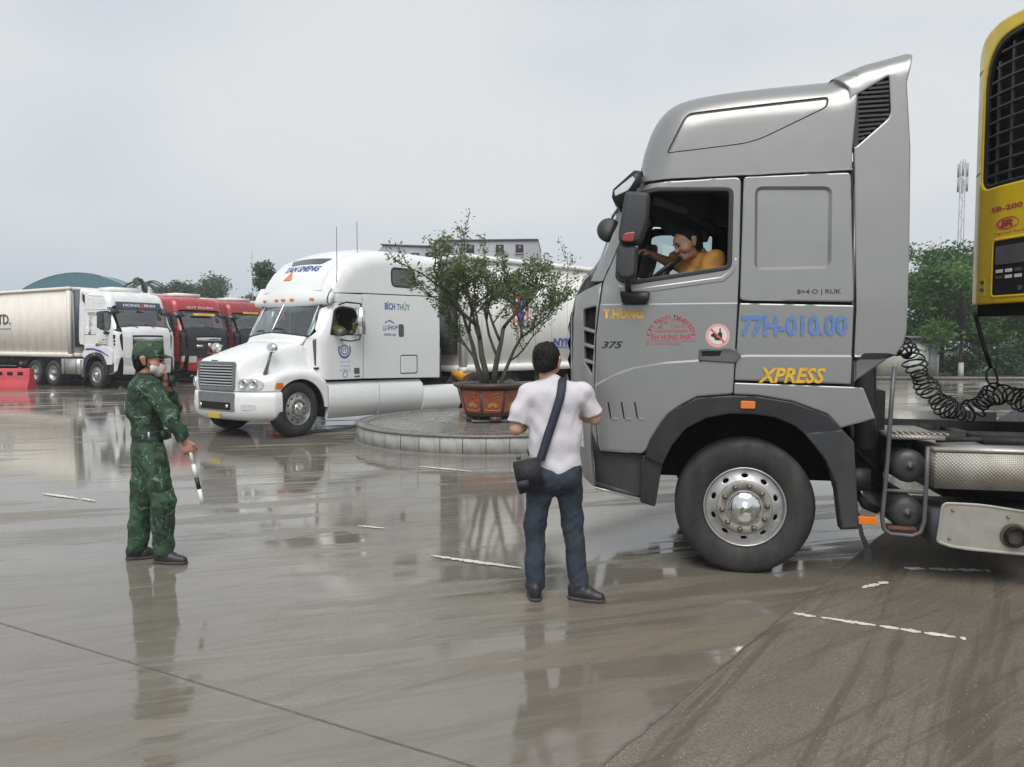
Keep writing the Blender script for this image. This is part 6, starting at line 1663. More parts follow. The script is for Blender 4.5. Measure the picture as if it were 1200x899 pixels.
for k in range(8):
    a = k * math.pi / 4; zc0, zc1 = .17, .56; rA = lambda z: (.47 + (z - .12) / .48 * .13) * math.cos(math.pi / 8)
    fx = Matrix.Rotation(a + math.pi / 2, 4, 'Z')
    def psurf(off):
        def f(P):
            P = np.atleast_2d(P); return np.stack([P[:, 0], -np.array([rA(z) for z in P[:, 1]]) - off, P[:, 1]], 1)
        return f
    w0, w1 = .155, .195
    me = sheet(fillet([(-w0, zc0), (w0, zc0), (w1, zc1), (-w1, zc1)], .02), (), (), .1, psurf(.006), .02, .005, .008); pnl = put('panel', me, M['pot_red'], POT); pnl.rotation_euler = (0, 0, a + math.pi / 2)
    fr = random.Random(k)
    for j in range(7):
        th = math.pi * (j + .5) / 7; L_ = .105 * (1 + .2 * math.sin(th)); cx_, cz_ = (.0, .27)
        tip = (cx_ + L_ * math.cos(th), cz_ + L_ * math.sin(th) * .9); nx, nz_ = -math.sin(th), math.cos(th)
        q = [(cx_ + .02 * math.cos(th), cz_ + .02 * math.sin(th)), ((cx_ + tip[0]) / 2 - nx * .018, (cz_ + tip[1]) / 2 - nz_ * .018), tip, ((cx_ + tip[0]) / 2 + nx * .018, (cz_ + tip[1]) / 2 + nz_ * .018)]
        me = sheet(q, (), (), .1, psurf(.013), .008, .003, .004); put('petal', me, M['pot_gold'], pnl)
    stem = [(.03, .43), (.10, .47), (.13, .53), (.06, .52), (-.02, .49)]
    b = MB(); b.tube([(x, -rA(z) - .014, z) for x, z in stem], .007, 5); b.tube([(x, -rA(z) - .014, z) for x, z in ((-.13, .24), (-.06, .21), (.0, .215), (.08, .205), (.14, .235))], .007, 5); o = b.build('stem_relief', M['pot_gold'], pnl); tag(o, kind='stuff')
# the tree in the pot
TRE = empty('potted_tree', (pc_[0], pc_[1], PHt + .69), 0); tag(TRE, 'sparse many-stemmed ornamental tree growing in the red pot', 'tree')
br = random.Random(21); tw = MB(); tips = []
def grow(p, d, L_, r, lev):
    p = Vector(p); d = Vector(d).normalized(); pts_ = [p]; n = 4; q = p
    for i in range(n):
        d = (d + Vector((br.uniform(-.16, .16), br.uniform(-.16, .16), br.uniform(-.10, .16)))).normalized(); q = q + d * L_ / n; pts_.append(q)
    tw.tube(pts_, [r * (1 - .42 * i / n) for i in range(n + 1)], 7 if lev < 2 else 5 if lev < 4 else 4)
    if lev >= 3:
        for t in pts_[1:]: tips.append((t, lev))
    if lev >= 5: return
    k = 3 if lev in (1, 2, 3) else 2
    for i in range(k):
        side = Vector((br.gauss(0, 1), br.gauss(0, 1), br.uniform(-.25, .7)))
        nd_ = (d * (1.1 if lev < 2 else .9) + side * (.62 if lev < 3 else .72) + Vector((0, 0, .10 if lev < 4 else -.05))).normalized()
        grow(pts_[-1] if i == 0 else pts_[br.choice([2, 3, 4])], nd_, L_ * br.uniform(.58, .84), r * (.62 if i == 0 else .5), lev + 1)
for (dx, dy, L_, r_0) in ((-.24, .05, 1.0, .056), (-.08, -.1, 1.12, .066), (.20, -.05, 1.08, .060), (.48, .06, .98, .040)):
    grow((dx * .42, dy * .5, -.04), (dx, dy, 1.0), L_, r_0, 1)
tw.build('trunk', M['bark_grey'], TRE, ang=80)
cl = [(tuple(t), .10 + .05 * br.random()) for t, lv in tips]
cl = [c for c in cl if br.random() < .85]
leaves('crown', cl, 15000, .031, 77, TRE, 'leaf_bonsai', .7, .1)

# ================================================================ people: smooth figures grown from a distance field
def sdf_mesh(prims, h=.007, k=.02, pad=.03, wr=None, cut=(), seed=0):
    """prims: (a, b, ra, rb[, (axis, flatten)[, blend]]) round cones; flatten > 1 squeezes along axis.
    cut: (point, normal) half-spaces kept on the side against the normal. wr: (amp, list of (kvec, phase)) cloth folds"""
    A = np.array([p[0] for p in prims], float); B = np.array([p[1] for p in prims], float); ra = np.array([max(p[2], p[3]) for p in prims])
    lo = np.minimum(A, B) - ra[:, None]; hi = np.maximum(A, B) + ra[:, None]
    L0 = lo.min(0) - pad; H0 = hi.max(0) + pad
    n = np.ceil((H0 - L0) / h).astype(int) + 1
    D = np.full(n, 1.0, np.float32)
    ax = [(L0[i] + h * np.arange(n[i])).astype(np.float32) for i in range(3)]
    for i, p in enumerate(prims):
        kk = p[5] if len(p) > 5 else k; neg = kk < 0; kk = abs(kk)
        m = kk + 3 * h
        i0 = np.maximum(((lo[i] - m - L0) / h).astype(int), 0); i1 = np.minimum(((hi[i] + m - L0) / h).astype(int) + 2, n)
        X, Y, Z = np.meshgrid(ax[0][i0[0]:i1[0]], ax[1][i0[1]:i1[1]], ax[2][i0[2]:i1[2]], indexing='ij')
        Q = np.stack([X, Y, Z], -1); a, b = A[i].astype(np.float32), B[i].astype(np.float32)
        fl = p[4] if len(p) > 4 else None
        ab = b - a; l2 = float(ab @ ab)
        t = np.clip(((Q - a) @ ab) / l2, 0, 1) if l2 > 1e-10 else np.zeros(Q.shape[:3], np.float32)
        V = Q - (a + t[..., None] * ab)
        if fl is not None:
            fs = fl if isinstance(fl, list) else [fl]
            for (w, s) in fs:
                w = np.array(w, np.float32); w /= np.linalg.norm(w); V = V + ((V @ w) * (s - 1))[..., None] * w
        d = np.sqrt((V * V).sum(-1)) - (p[2] + (p[3] - p[2]) * t)
        if fl is not None: d = d / max(1.0, max(s for _, s in fs) ** .5)
        if len(p) > 6:
            pt, nr = np.array(p[6][0], np.float32), np.array(p[6][1], np.float32); nr = nr / np.linalg.norm(nr); d = np.maximum(d, (Q - pt) @ nr)
        S = D[i0[0]:i1[0], i0[1]:i1[1], i0[2]:i1[2]]
        if neg:
            hh = np.maximum(kk - np.abs(S + d), 0); S[:] = np.maximum(S, -d) + hh * hh / (4 * kk)
        else:
            hh = np.maximum(kk - np.abs(S - d), 0); S[:] = np.minimum(S, d) - hh * hh / (4 * kk)
    GX, GY, GZ = ax[0][:, None, None], ax[1][None, :, None], ax[2][None, None, :]
    if wr is not None:
        g = np.random.default_rng(seed); w = np.zeros(n, np.float32)
        for (amp, kx, ky, kz, cnt) in wr:
            for j in range(cnt):
                kv = np.array([kx, ky, kz]) * g.uniform(.6, 1.4, 3) * g.choice([-1, 1], 3)
                w += (amp / cnt ** .5) * np.sin(kv[0] * GX + kv[1] * GY + kv[2] * GZ + g.uniform(0, 6.28) + 1.3 * np.sin(9 * GX + 7 * GZ + g.uniform(0, 6)))
        D = D + w
    for (pt, nr) in cut:
        nr = np.array(nr, float); nr /= np.linalg.norm(nr)
        D = np.maximum(D, (GX - pt[0]) * nr[0] + (GY - pt[1]) * nr[1] + (GZ - pt[2]) * nr[2]).astype(np.float32)
    # surface nets
    S = D < 0; c = S[:-1, :-1, :-1].astype(np.int8)
    corners = [(i, j, l) for i in (0, 1) for j in (0, 1) for l in (0, 1)]
    cnt = sum(S[i:n[0] - 1 + i, j:n[1] - 1 + j, l:n[2] - 1 + l].astype(np.int8) for i, j, l in corners)
    act = np.argwhere((cnt > 0) & (cnt < 8))
    idx = -np.ones(n - 1, np.int64); idx[tuple(act.T)] = np.arange(len(act))
    acc = np.zeros((len(act), 3)); num = np.zeros(len(act))
    for p0 in corners:
        for a in range(3):
            if p0[a]: continue
            p1 = list(p0); p1[a] = 1
            d0 = D[act[:, 0] + p0[0], act[:, 1] + p0[1], act[:, 2] + p0[2]]; d1 = D[act[:, 0] + p1[0], act[:, 1] + p1[1], act[:, 2] + p1[2]]
            mk = (d0 < 0) != (d1 < 0); t = np.where(mk, d0 / np.where(np.abs(d0 - d1) < 1e-9, 1, d0 - d1), 0)
            pt = np.repeat(np.array(p0, float)[None], len(act), 0); pt[:, a] += t
            acc += np.where(mk[:, None], pt, 0); num += mk
    P = L0 + h * (act + acc / np.maximum(num, 1)[:, None])
    F_ = []
    for a in range(3):
        sl0 = [slice(None)] * 3; sl1 = [slice(None)] * 3; sl0[a] = slice(0, -1); sl1[a] = slice(1, None)
        e = np.argwhere(S[tuple(sl0)] != S[tuple(sl1)])
        b_, c_ = (a + 1) % 3, (a + 2) % 3
        ok = (e[:, b_] > 0) & (e[:, c_] > 0) & (e[:, b_] < n[b_] - 1) & (e[:, c_] < n[c_] - 1); e = e[ok]
        def off(db, dc):
            q = e.copy(); q[:, b_] -= db; q[:, c_] -= dc; return idx[tuple(q.T)]
        q = np.stack([off(1, 1), off(0, 1), off(0, 0), off(1, 0)], 1)
        ins = S[tuple(e.T)]
        q[~ins] = q[~ins][:, ::-1]; F_.append(q)
    F_ = np.vstack(F_)
    me = bpy.data.meshes.new('m'); me.from_pydata(P.tolist(), [], F_.tolist()); me.polygons.foreach_set('use_smooth', np.ones(len(F_), bool)); me.update()
    return me
def V3(*a): return np.array(a, float)
def lerp(a, b, t): return np.array(a) * (1 - t) + np.array(b) * t
def limb(a, b, ra, rb, mid=None):
    if mid is None: return [(a, b, ra, rb)]
    m = lerp(a, b, mid[0]); return [(a, m, ra, mid[1]), (m, b, mid[1], rb)]
def head_prims(c, f, up, s=1.0):
    """skull, jaw, nose, brow, ears; c centre of the skull, f the way it looks, up its crown"""
    c = np.array(c, float); f = np.array(f, float); f /= np.linalg.norm(f); up = np.array(up, float); up -= f * (up @ f); up /= np.linalg.norm(up); r = np.cross(f, up)
    P = lambda a, b, d: c + (f * a + r * b + up * d) * s
    pr = [(P(-.018, 0, .03), P(-.012, 0, .03), .092 * s, .092 * s, [(r, 1.18)]), (P(.035, 0, -.01), P(.035, 0, .035), .066 * s, .074 * s, [(r, 1.05)]),
          (P(.045, 0, -.075), P(.03, 0, -.02), .040 * s, .062 * s, [(r, .95)]), (P(.068, 0, -.098), P(.06, 0, -.085), .022 * s, .026 * s),
          (P(.092, 0, .012), P(.112, 0, -.026), .011 * s, .016 * s, None, .012), (P(.085, -.028, .028), P(.085, .028, .028), .014 * s, .014 * s, None, .015),
          (P(.088, -.018, -.062), P(.088, .018, -.062), .010 * s, .010 * s, None, .010), (P(.084, -.018, -.077), P(.084, .018, -.077), .010 * s, .010 * s, None, .010)]
    for sg in (-1, 1):
        pr.append((P(-.010, sg * .084, -.025), P(-.020, sg * .094, .018), .016 * s, .024 * s, [(r, 1.9)], .008))
        pr.append((P(.05, sg * .045, -.03), P(.06, sg * .04, -.03), .032 * s, .030 * s, None, .02))
        pr.append((P(.098, sg * .030, .008), P(.100, sg * .034, .008), .010 * s, .010 * s, None, -.012))
    return pr, P
def hand_prims(w, dirf, palm, side, curl=.6, s=1.0, spread=.12):
    """palm with four unequal bent fingers and a thumb from the side; w wrist, dirf along the hand, palm the way the palm faces, side towards the thumb"""
    w = np.array(w, float); d = np.array(dirf, float); d /= np.linalg.norm(d); p = np.array(palm, float); p -= d * (p @ d); p /= np.linalg.norm(p); sd_ = np.array(side, float); sd_ -= d * (sd_ @ d) + p * (sd_ @ p); sd_ /= np.linalg.norm(sd_)
    pr = [(w, w + d * .055 * s, .026 * s, .034 * s, [(p, 1.7)]), (w + d * .05 * s - sd_ * .018 * s, w + d * .075 * s - sd_ * .02 * s, .020 * s, .014 * s, [(p, 1.3)], .012), (w + d * .05 * s + sd_ * .018 * s, w + d * .078 * s + sd_ * .02 * s, .020 * s, .014 * s, [(p, 1.3)], .012)]
    for i, L_ in enumerate((.066, .078, .073, .056)):
        o = (1.5 - i) * .0195 * s; b0 = w + d * (.082 - .004 * abs(i - 1)) * s + sd_ * o; q = b0; ang = 0
        for j, fr in enumerate((.45, .32, .23)):
            ang += curl * (1.1 if j else .75); dd = d * math.cos(ang) + p * math.sin(ang) + sd_ * (1.5 - i) * spread * .5
            q2 = q + dd / np.linalg.norm(dd) * L_ * fr * s; pr.append((q, q2, (.0095 - .001 * j) * s, (.0088 - .001 * j) * s, None, .004)); q = q2
    t0 = w + d * .018 * s + sd_ * .022 * s; t1 = t0 + (d * .55 + sd_ * .65 + p * .25) * .042 * s; t2 = t1 + (d * .85 + sd_ * .2 + p * .45) * .032 * s; t3 = t2 + (d * .8 - sd_ * .1 + p * .5) * .024 * s
    pr += [(t0, t1, .016 * s, .0125 * s, None, .012), (t1, t2, .0115 * s, .0105 * s, None, .005), (t2, t3, .0105 * s, .008 * s, None, .004)]
    return pr
def part(name, me, m, parent): return put(name, me, M[m], parent)
def shoe(name, heel, toe, parent, m='shoe_black', s=1.0):
    heel = np.array(heel, float); toe = np.array(toe, float); d = toe - heel; d /= np.linalg.norm(d)
    up = V3(0, 0, 1)
    pr = [(heel + up * .045, heel + d * .10 + up * .05, .042 * s, .045 * s), (heel + d * .10 + up * .042, toe - d * .05 + up * .030, .046 * s, .034 * s), (heel + up * .08, heel + d * .03 + up * .10, .042 * s, .044 * s)]
    o = part(name, sdf_mesh(pr, .006, .02, cut=[((0, 0, .016), (0, 0, -1))]), m, parent)
    pr2 = [(heel + up * .012, heel + d * .1 + up * .012, .046 * s, .046 * s), (heel + d * .1 + up * .012, toe - d * .05 + up * .012, .047 * s, .038 * s)]
    o2 = part('sole', sdf_mesh(pr2, .006, .02, cut=[((0, 0, .001), (0, 0, -1)), ((0, 0, .024), (0, 0, 1))]), 'shoe_sole', o)
    return o
def ellip(name, c, r, m, parent, n=10):
    b = MB(); rows = [[(c[0] + r[0] * math.sin(t) * math.cos(p), c[1] + r[1] * math.sin(t) * math.sin(p), c[2] + r[2] * math.cos(t)) for p in np.linspace(0, 2 * math.pi, n)] for t in np.linspace(0, math.pi, n)]
    b.grid(rows); return b.build(name, M[m], parent, weld=True)
FX, FY, FZ = V3(1, 0, 0), V3(0, 1, 0), V3(0, 0, 1)

# ---------------------------------------------------------------- man in the white T-shirt, seen from behind
mg = ground(655, 699); MAN = empty('person', (mg[0], mg[1], 0)); tag(MAN, 'person in white T-shirt and dark jeans facing the silver truck, bag strap across the back', 'person')
hipL, hipR = V3(-.115, 0, .90), V3(.055, 0, .90); knL, knR = V3(-.165, .02, .49), V3(.095, .03, .49); anL, anR = V3(-.165, -.02, .085), V3(.135, -.03, .085)
shL, shR = V3(-.225, .01, 1.405), V3(.155, .01, 1.415); elL, elR = V3(-.295, .0, 1.16), V3(.245, .055, 1.225); wrL, wrR = V3(-.20, .235, 1.185), V3(.115, .27, 1.25)
nk = V3(-.065, .01, 1.47); hc = V3(-.085, .035, 1.61); hf = V3(.30, .95, -.22)
hp_, HP = head_prims(hc, hf, FZ + FY * .1)
body_pr = hp_ + [(nk - FZ * .03, hc - V3(0, .02, .08), .060, .054)] + limb(shL + V3(.02, 0, -.03), elL, .036, .040) + limb(elL, wrL, .041, .027, (.35, .043)) + limb(shR + V3(-.02, 0, -.03), elR, .036, .040) + limb(elR, wrR, .041, .027, (.35, .043))
body_pr += [(V3(-.03, 0, .95), V3(-.035, 0, 1.15), .125, .12, [(FY, 1.5)]), (V3(-.035, 0, 1.15), V3(-.035, 0, 1.36), .125, .130, [(FY, 1.5)]), (shL + V3(.03, 0, -.03), shR + V3(-.03, 0, -.03), .04, .04)] + limb(hipL, knL, .078, .052) + limb(knL, anL, .05, .04) + limb(hipR, knR, .078, .052) + limb(knR, anR, .05, .04)
body_pr += hand_prims(wrL, V3(.75, .5, .25), V3(.2, .2, 1), V3(.3, 1, -.1), .5) + hand_prims(wrR, V3(-.75, .5, .2), V3(-.1, .2, 1), V3(-.3, 1, -.1), .5)
part('body', sdf_mesh(body_pr, .006, .018), 'skin_tan', MAN)
hair = [(HP(-.022, 0, .038), HP(-.014, 0, .040), .101, .101, [(np.cross(hf, FZ), 1.16)]), (HP(-.05, 0, -.02), HP(-.045, 0, .03), .073, .085, [(np.cross(hf, FZ), 1.0)]), (HP(.03, 0, .09), HP(.065, 0, .075), .052, .045)]
part('hair', sdf_mesh(hair, .005, .03, wr=[(.004, 60, 60, 40, 5), (.003, 150, 150, 90, 6)], cut=[(HP(.055, 0, .06), HP(1, 0, -.2) - HP(0, 0, 0)), (HP(0, 0, -.055), V3(.25, .1, -1))], seed=3), 'hair_black', MAN)
tee = [(V3(-.025, 0, .86), V3(-.03, 0, 1.05), .176, .168, [(FY, 1.52)]), (V3(-.03, 0, 1.05), V3(-.035, .0, 1.33), .168, .178, [(FY, 1.58)]), (V3(-.15, .0, 1.385), V3(.085, .0, 1.39), .082, .082, [(FY, 1.08)]), (shL + V3(.035, 0, -.015), shR + V3(-.035, 0, -.015), .068, .068, [(FY, 1.0)]), (V3(-.12, .01, 1.43), V3(.0, .01, 1.435), .062, .062), (nk - V3(0, 0, .05), nk - V3(0, 0, .01), .085, .068)]
tee += [(shL, lerp(shL, elL, .95), .064, .078, None, .03, (lerp(shL, elL, .84), elL - shL)), (shR, lerp(shR, elR, .95), .064, .078, None, .03, (lerp(shR, elR, .84), elR - shR))]
part('tshirt', sdf_mesh(tee, .007, .035, wr=[(.0045, 12, 8, 22, 4), (.0045, 22, 10, 30, 6), (.0024, 50, 30, 40, 5)], cut=[((0, 0, .862), (0, 0, -1))], seed=11), 'tshirt_white', MAN)
jn = [(V3(-.03, 0, .93), V3(-.03, 0, .86), .150, .155, [(FY, 1.45)]), (V3(-.10, -.03, .82), V3(.04, -.03, .82), .105, .105)] + limb(hipL - FZ * .03, knL, .100, .073) + [(knL, lerp(knL, anL, .6), .073, .066), (lerp(knL, anL, .6), anL + FZ * .0, .066, .068)] + limb(hipR - FZ * .03, knR, .100, .073) + [(knR, lerp(knR, anR, .6), .073, .066), (lerp(knR, anR, .6), anR, .066, .068)]
part('jeans', sdf_mesh(jn, .007, .022, wr=[(.0028, 8, 8, 22, 4), (.0022, 24, 24, 36, 5), (.0013, 60, 50, 80, 4)], cut=[((0, 0, .065), (0, 0, -1)), ((0, 0, .95), (0, 0, 1))], seed=5), 'denim', MAN)
b = MB(); b.prism([(-.085 + x, .80 + z) for x, z in ((.10, .08), (.19, .075), (.185, -.02), (.145, -.045), (.105, -.015))], -.136, -.128); o = b.build('back_pocket', M['denim'], MAN)
b = MB(); b.box((.045, -.124, .862), (.06, .006, .022)); b.build('label_patch', M['leather_brown'], MAN)
shoe('shoe', (-.165, -.075, 0), (-.18, .21, 0), MAN); shoe('shoe', (.10, -.045, 0), (.315, -.13, 0), MAN)
# shoulder bag
BAG = empty('shoulder_bag', (mg[0] - .21, mg[1] - .10, .86)); tag(BAG, 'black messenger bag with wide strap on the hip of the person in white', 'bag')
b = MB(); b.box((0, 0, 0), (.175, .08, .21), rot=Matrix.Rotation(R(-12), 3, 'Y')); b.build('pouch', M['black_cloth'], BAG, .03)
b = MB(); b.box((-.005, -.047, .02), (.18, .02, .15), rot=Matrix.Rotation(R(-12), 3, 'Y')); b.build('flap', M['black_cloth'], BAG, .015)
b = MB(); b.box((-.04, -.062, -.05), (.08, .012, .05), rot=Matrix.Rotation(R(-12), 3, 'Y')); b.build('front_pocket', M['navy_strap'], BAG, .008)
for x in (-.07, .08): b = MB(); b.box((x, -.01, .125), (.03, .02, .035)); b.build('strap_ring', M['grey_steel'], BAG, .004)
def strap_ribbon(pts, w, th, nrm):
    b = MB(); rows = []
    for i, p in enumerate(pts):
        p = np.array(p); t = np.array(pts[min(i + 1, len(pts) - 1)]) - np.array(pts[max(i - 1, 0)]); t = t / np.linalg.norm(t); nn = np.array(nrm[i], float); nn /= np.linalg.norm(nn); s = np.cross(t, nn); s /= np.linalg.norm(s)
        rows.append([p - s * w / 2, p + s * w / 2, p + s * w / 2 + nn * th, p - s * w / 2 + nn * th, p - s * w / 2])
    b.grid(rows); return b
bo = V3(.21, .10, -.86)       # from the person's frame into the bag's
sp = [V3(-.135, -.135, .97), V3(-.11, -.138, 1.05), V3(-.085, -.130, 1.13), V3(-.055, -.129, 1.22), V3(-.03, -.128, 1.30), V3(-.004, -.122, 1.385), V3(.008, -.098, 1.45), V3(.018, -.025, 1.505), V3(.012, .07, 1.485), V3(-.02, .135, 1.38), V3(-.08, .14, 1.22), V3(-.16, .12, 1.08), V3(-.21, .03, .99)]
sn = [(0, -1, 0)] * 5 + [(0, -1, .3), (0, -.7, .8), (0, 0, 1), (0, .8, .7), (0, 1, .3), (0, 1, 0), (-.5, 1, 0), (-1, .2, 0)]
strap_ribbon([p + bo for p in sp], .058, .006, sn).build('strap', M['navy_strap'], BAG)

# ---------------------------------------------------------------- guard in camouflage
sg_ = ground(180, 657); SOL = empty('person', (sg_[0], sg_[1], 0)); tag(SOL, 'person in green camouflage uniform, cap and white face mask, hand raised to mouth', 'person')
fw = V3(.78, .62, 0); sdv = V3(.62, -.78, 0)     # facing right and a little away; sdv = towards his right hand side
hipR, hipL = V3(.035, -.07, .92), V3(-.07, .07, .92); knR, knL = V3(.125, -.08, .50), V3(-.105, .06, .50); anR, anL = V3(.115, -.07, .09), V3(-.155, .05, .09)
shR, shL = V3(.075, -.135, 1.41), V3(-.12, .135, 1.41); elR, wrR = V3(.235, -.15, 1.175), V3(.320, -.10, .975)
elL, wrL = V3(.095, .20, 1.21), V3(.108, .055, 1.41)
nk = V3(-.02, 0, 1.475); hc = V3(.008, .0, 1.605); hf = V3(.97, .14, -.10)
hp_, HP = head_prims(hc, hf, FZ)
bp2 = hp_ + [(nk - FZ * .03, hc - V3(.015, 0, .08), .060, .055)] + limb(shR, elR, .045, .04) + limb(elR, wrR, .04, .027) + limb(shL, elL, .045, .04) + limb(elL, wrL, .04, .027)
bp2 += [(V3(-.02, 0, .97), V3(-.03, 0, 1.35), .12, .13, [(fw, 1.5)]), (shL, shR, .055, .055)] + limb(hipR, knR, .075, .05) + limb(knR, anR, .048, .04) + limb(hipL, knL, .075, .05) + limb(knL, anL, .048, .04)
bp2 += hand_prims(wrR, V3(.25, .05, -1), V3(-.2, 1, 0), V3(1, .2, .1), .95, 1.05) + hand_prims(wrL + V3(0, 0, .01), V3(.05, -.35, 1), V3(-.6, -.5, 0), V3(-.5, .6, .2), .45, 1.0)
part('body', sdf_mesh(bp2, .006, .018), 'skin_ruddy', SOL)
hair = [(HP(-.022, 0, .036), HP(-.014, 0, .036), .097, .097, [(np.cross(hf, FZ), 1.17)]), (HP(-.045, 0, -.03), HP(-.04, 0, .02), .070, .082)]
part('hair', sdf_mesh(hair, .006, .03, wr=[(.003, 90, 90, 60, 5)], cut=[(HP(.01, 0, 0), hf + FZ * .3), (HP(0, 0, -.05), V3(.5, 0, -1))], seed=3), 'hair_black', SOL)
capm = [(HP(-.015, 0, .072), HP(-.005, 0, .072), .108, .108, [(np.cross(hf, FZ), 1.14), (FZ, 1.0)]), (HP(.02, 0, .12), HP(.04, 0, .115), .055, .05), (HP(-.02, 0, .03), HP(-.005, 0, .03), .110, .108, [(np.cross(hf, FZ), 1.16)])]
part('cap', sdf_mesh(capm, .006, .025, wr=[(.002, 30, 30, 30, 3)], cut=[(HP(-.02, 0, .012), V3(.12, 0, -1)), (HP(0, 0, .158), (0, 0, 1))], seed=2), 'camouflage', SOL)
brim = [(HP(.075, -.03, .045), HP(.075, .03, .045), .055, .055, [(FZ, 5.0)]), (HP(.115, -.025, .038), HP(.115, .025, .038), .042, .042, [(FZ, 5.0)])]
part('cap_brim', sdf_mesh(brim, .004, .015), 'camouflage', SOL)
mask = [(HP(.072, 0, -.075), HP(.085, 0, -.03), .050, .042), (HP(.105, 0, -.045), HP(.108, 0, -.03), .026, .024), (HP(.045, -.042, -.055), HP(.045, .042, -.055), .044, .044)]
part('face_mask', sdf_mesh(mask, .004, .02, cut=[(HP(.035, 0, 0), -hf), (HP(.09, 0, -.012), hf * .45 + FZ)]), 'mask_white', SOL)
for s in (-1, 1):
    b = MB(); b.tube([HP(.04, s * .075, -.03), HP(.01, s * .088, -.012), HP(-.028, s * .092, .0)], .0028, 5); b.tube([HP(.04, s * .07, -.07), HP(.01, s * .086, -.045), HP(-.028, s * .092, -.02)], .0028, 5); o = b.build('mask_loop', M['black_cloth'], SOL); tag(o, kind='stuff')
    ellip('eye', HP(.096, s * .031, .007), (.010, .011, .007), 'hair_black', SOL); ellip('brow', HP(.1, s * .032, .028), (.008, .016, .005), 'hair_black', SOL)
jk = [(V3(-.02, 0, .86), V3(-.02, 0, 1.02), .160, .145, [(fw, 1.32)]), (V3(-.02, 0, 1.02), V3(-.035, 0, 1.32), .148, .176, [(fw, 1.40)]), (lerp(shL, shR, .12) - FZ * .02, lerp(shL, shR, .88) - FZ * .02, .088, .088), (nk - FZ * .05, nk - FZ * .02, .088, .070), (V3(-.075, -.03, 1.30), V3(-.065, -.03, 1.2), .09, .10)]
jk += limb(shR, elR, .076, .064) + [(elR, lerp(elR, wrR, 1.0), .064, .052, None, .03, (lerp(elR, wrR, .92), wrR - elR))] + limb(shL, elL, .076, .066) + [(elL, lerp(elL, wrL, .95), .066, .050, None, .03, (lerp(elL, wrL, .84), wrL - elL))]
part('jacket', sdf_mesh(jk, .007, .03, wr=[(.0045, 9, 9, 34, 4), (.0035, 26, 20, 30, 4), (.0018, 60, 50, 70, 3)], cut=[((0, 0, .80), (0, 0, -1))], seed=21), 'camouflage', SOL)
tr_ = [(V3(-.018, 0, .96), V3(-.018, 0, .86), .145, .145, [(fw, 1.28)]), (V3(.015, -.045, .84), V3(-.05, .045, .84), .110, .110)] + limb(hipR - FZ * .02, knR, .108, .090) + [(knR, lerp(knR, anR, .55), .090, .082), (lerp(knR, anR, .55), anR + FZ * .01, .082, .074)] + limb(hipL - FZ * .02, knL, .108, .090) + [(knL, lerp(knL, anL, .55), .090, .082), (lerp(knL, anL, .55), anL + FZ * .01, .082, .074)]
part('trousers', sdf_mesh(tr_, .007, .022, wr=[(.004, 9, 9, 22, 4), (.003, 24, 22, 34, 5), (.0016, 60, 50, 80, 4)], cut=[((0, 0, .055), (0, 0, -1)), ((0, 0, .97), (0, 0, 1))], seed=8), 'camouflage', SOL)
bm_ = sdf_mesh([(V3(-.02, 0, 1.0), V3(-.02, 0, 1.06), .160, .160, [(fw, 1.32)])], .006, .01, cut=[((0, 0, 1.004), (0, 0, -1)), ((0, 0, 1.056), (0, 0, 1))]); part('belt', bm_, 'belt_green', SOL)
b = MB(); b.box((.055, -.137, 1.03), (.012, .014, .045), rot=Matrix.Rotation(R(20), 3, 'Z')); b.build('belt_clip', M['cream_sticker'], SOL, .002)
b = MB(); b.box((.125, -.02, 1.02), (.06, .10, .075)); b.build('belt_pouch', M['belt_green'], SOL, .015)
part('collar', sdf_mesh([(nk + V3(.0, 0, -.01), nk + V3(.012, 0, .03), .078, .072)], .005, .01, cut=[(nk + FZ * .035, (0, 0, 1)), (nk - FZ * .02, (0, 0, -1))]), 'camouflage', SOL)
fl_ = sdf_mesh([(V3(.135, -.155, .63), V3(.115, -.16, .75), .055, .058, [(V3(.3, -1, 0), 2.6)])], .006, .01); part('trouser_pocket', fl_, 'camouflage', SOL)
shoe('shoe', (.075, -.06, 0), (.325, -.10, 0), SOL); shoe('shoe', (-.195, .04, 0), (.03, .12, 0), SOL)
# baton in his right hand
h0 = wrR + V3(.034, .012, -.085); BT = empty('baton', tuple(V3(sg_[0], sg_[1], 0) + h0)); tag(BT, 'white traffic baton with black band held by the person in camouflage', 'baton')
bd = V3(.22, -.02, -1.0); bd /= np.linalg.norm(bd)
for t0, t1, m, nm in ((-.06, .10, 'baton_white', 'grip'), (.10, .205, 'baton_white', 'shaft'), (.205, .30, 'black_letter', 'black_band'), (.30, .42, 'baton_white', 'tip')):
    b = MB(); rr = .0135 if nm == 'grip' else .0165
    b.cyl(tuple(bd * t0), tuple(bd * t1), rr, rr, 14); b.build(nm, M[m], BT, .003)
# radio at his mouth
RD = empty('hand_radio', tuple(V3(sg_[0], sg_[1], 0) + wrL + V3(.055, -.02, .03))); tag(RD, 'small black hand radio held up to the white face mask', 'radio')
b = MB(); b.box((0, 0, 0), (.026, .045, .09)); b.build('case', M['black_plastic'], RD, .008); b = MB(); b.tube([(.0, .018, .05), (.004, .02, .12)], .006, 6); b.build('aerial', M['black_plastic'], RD)

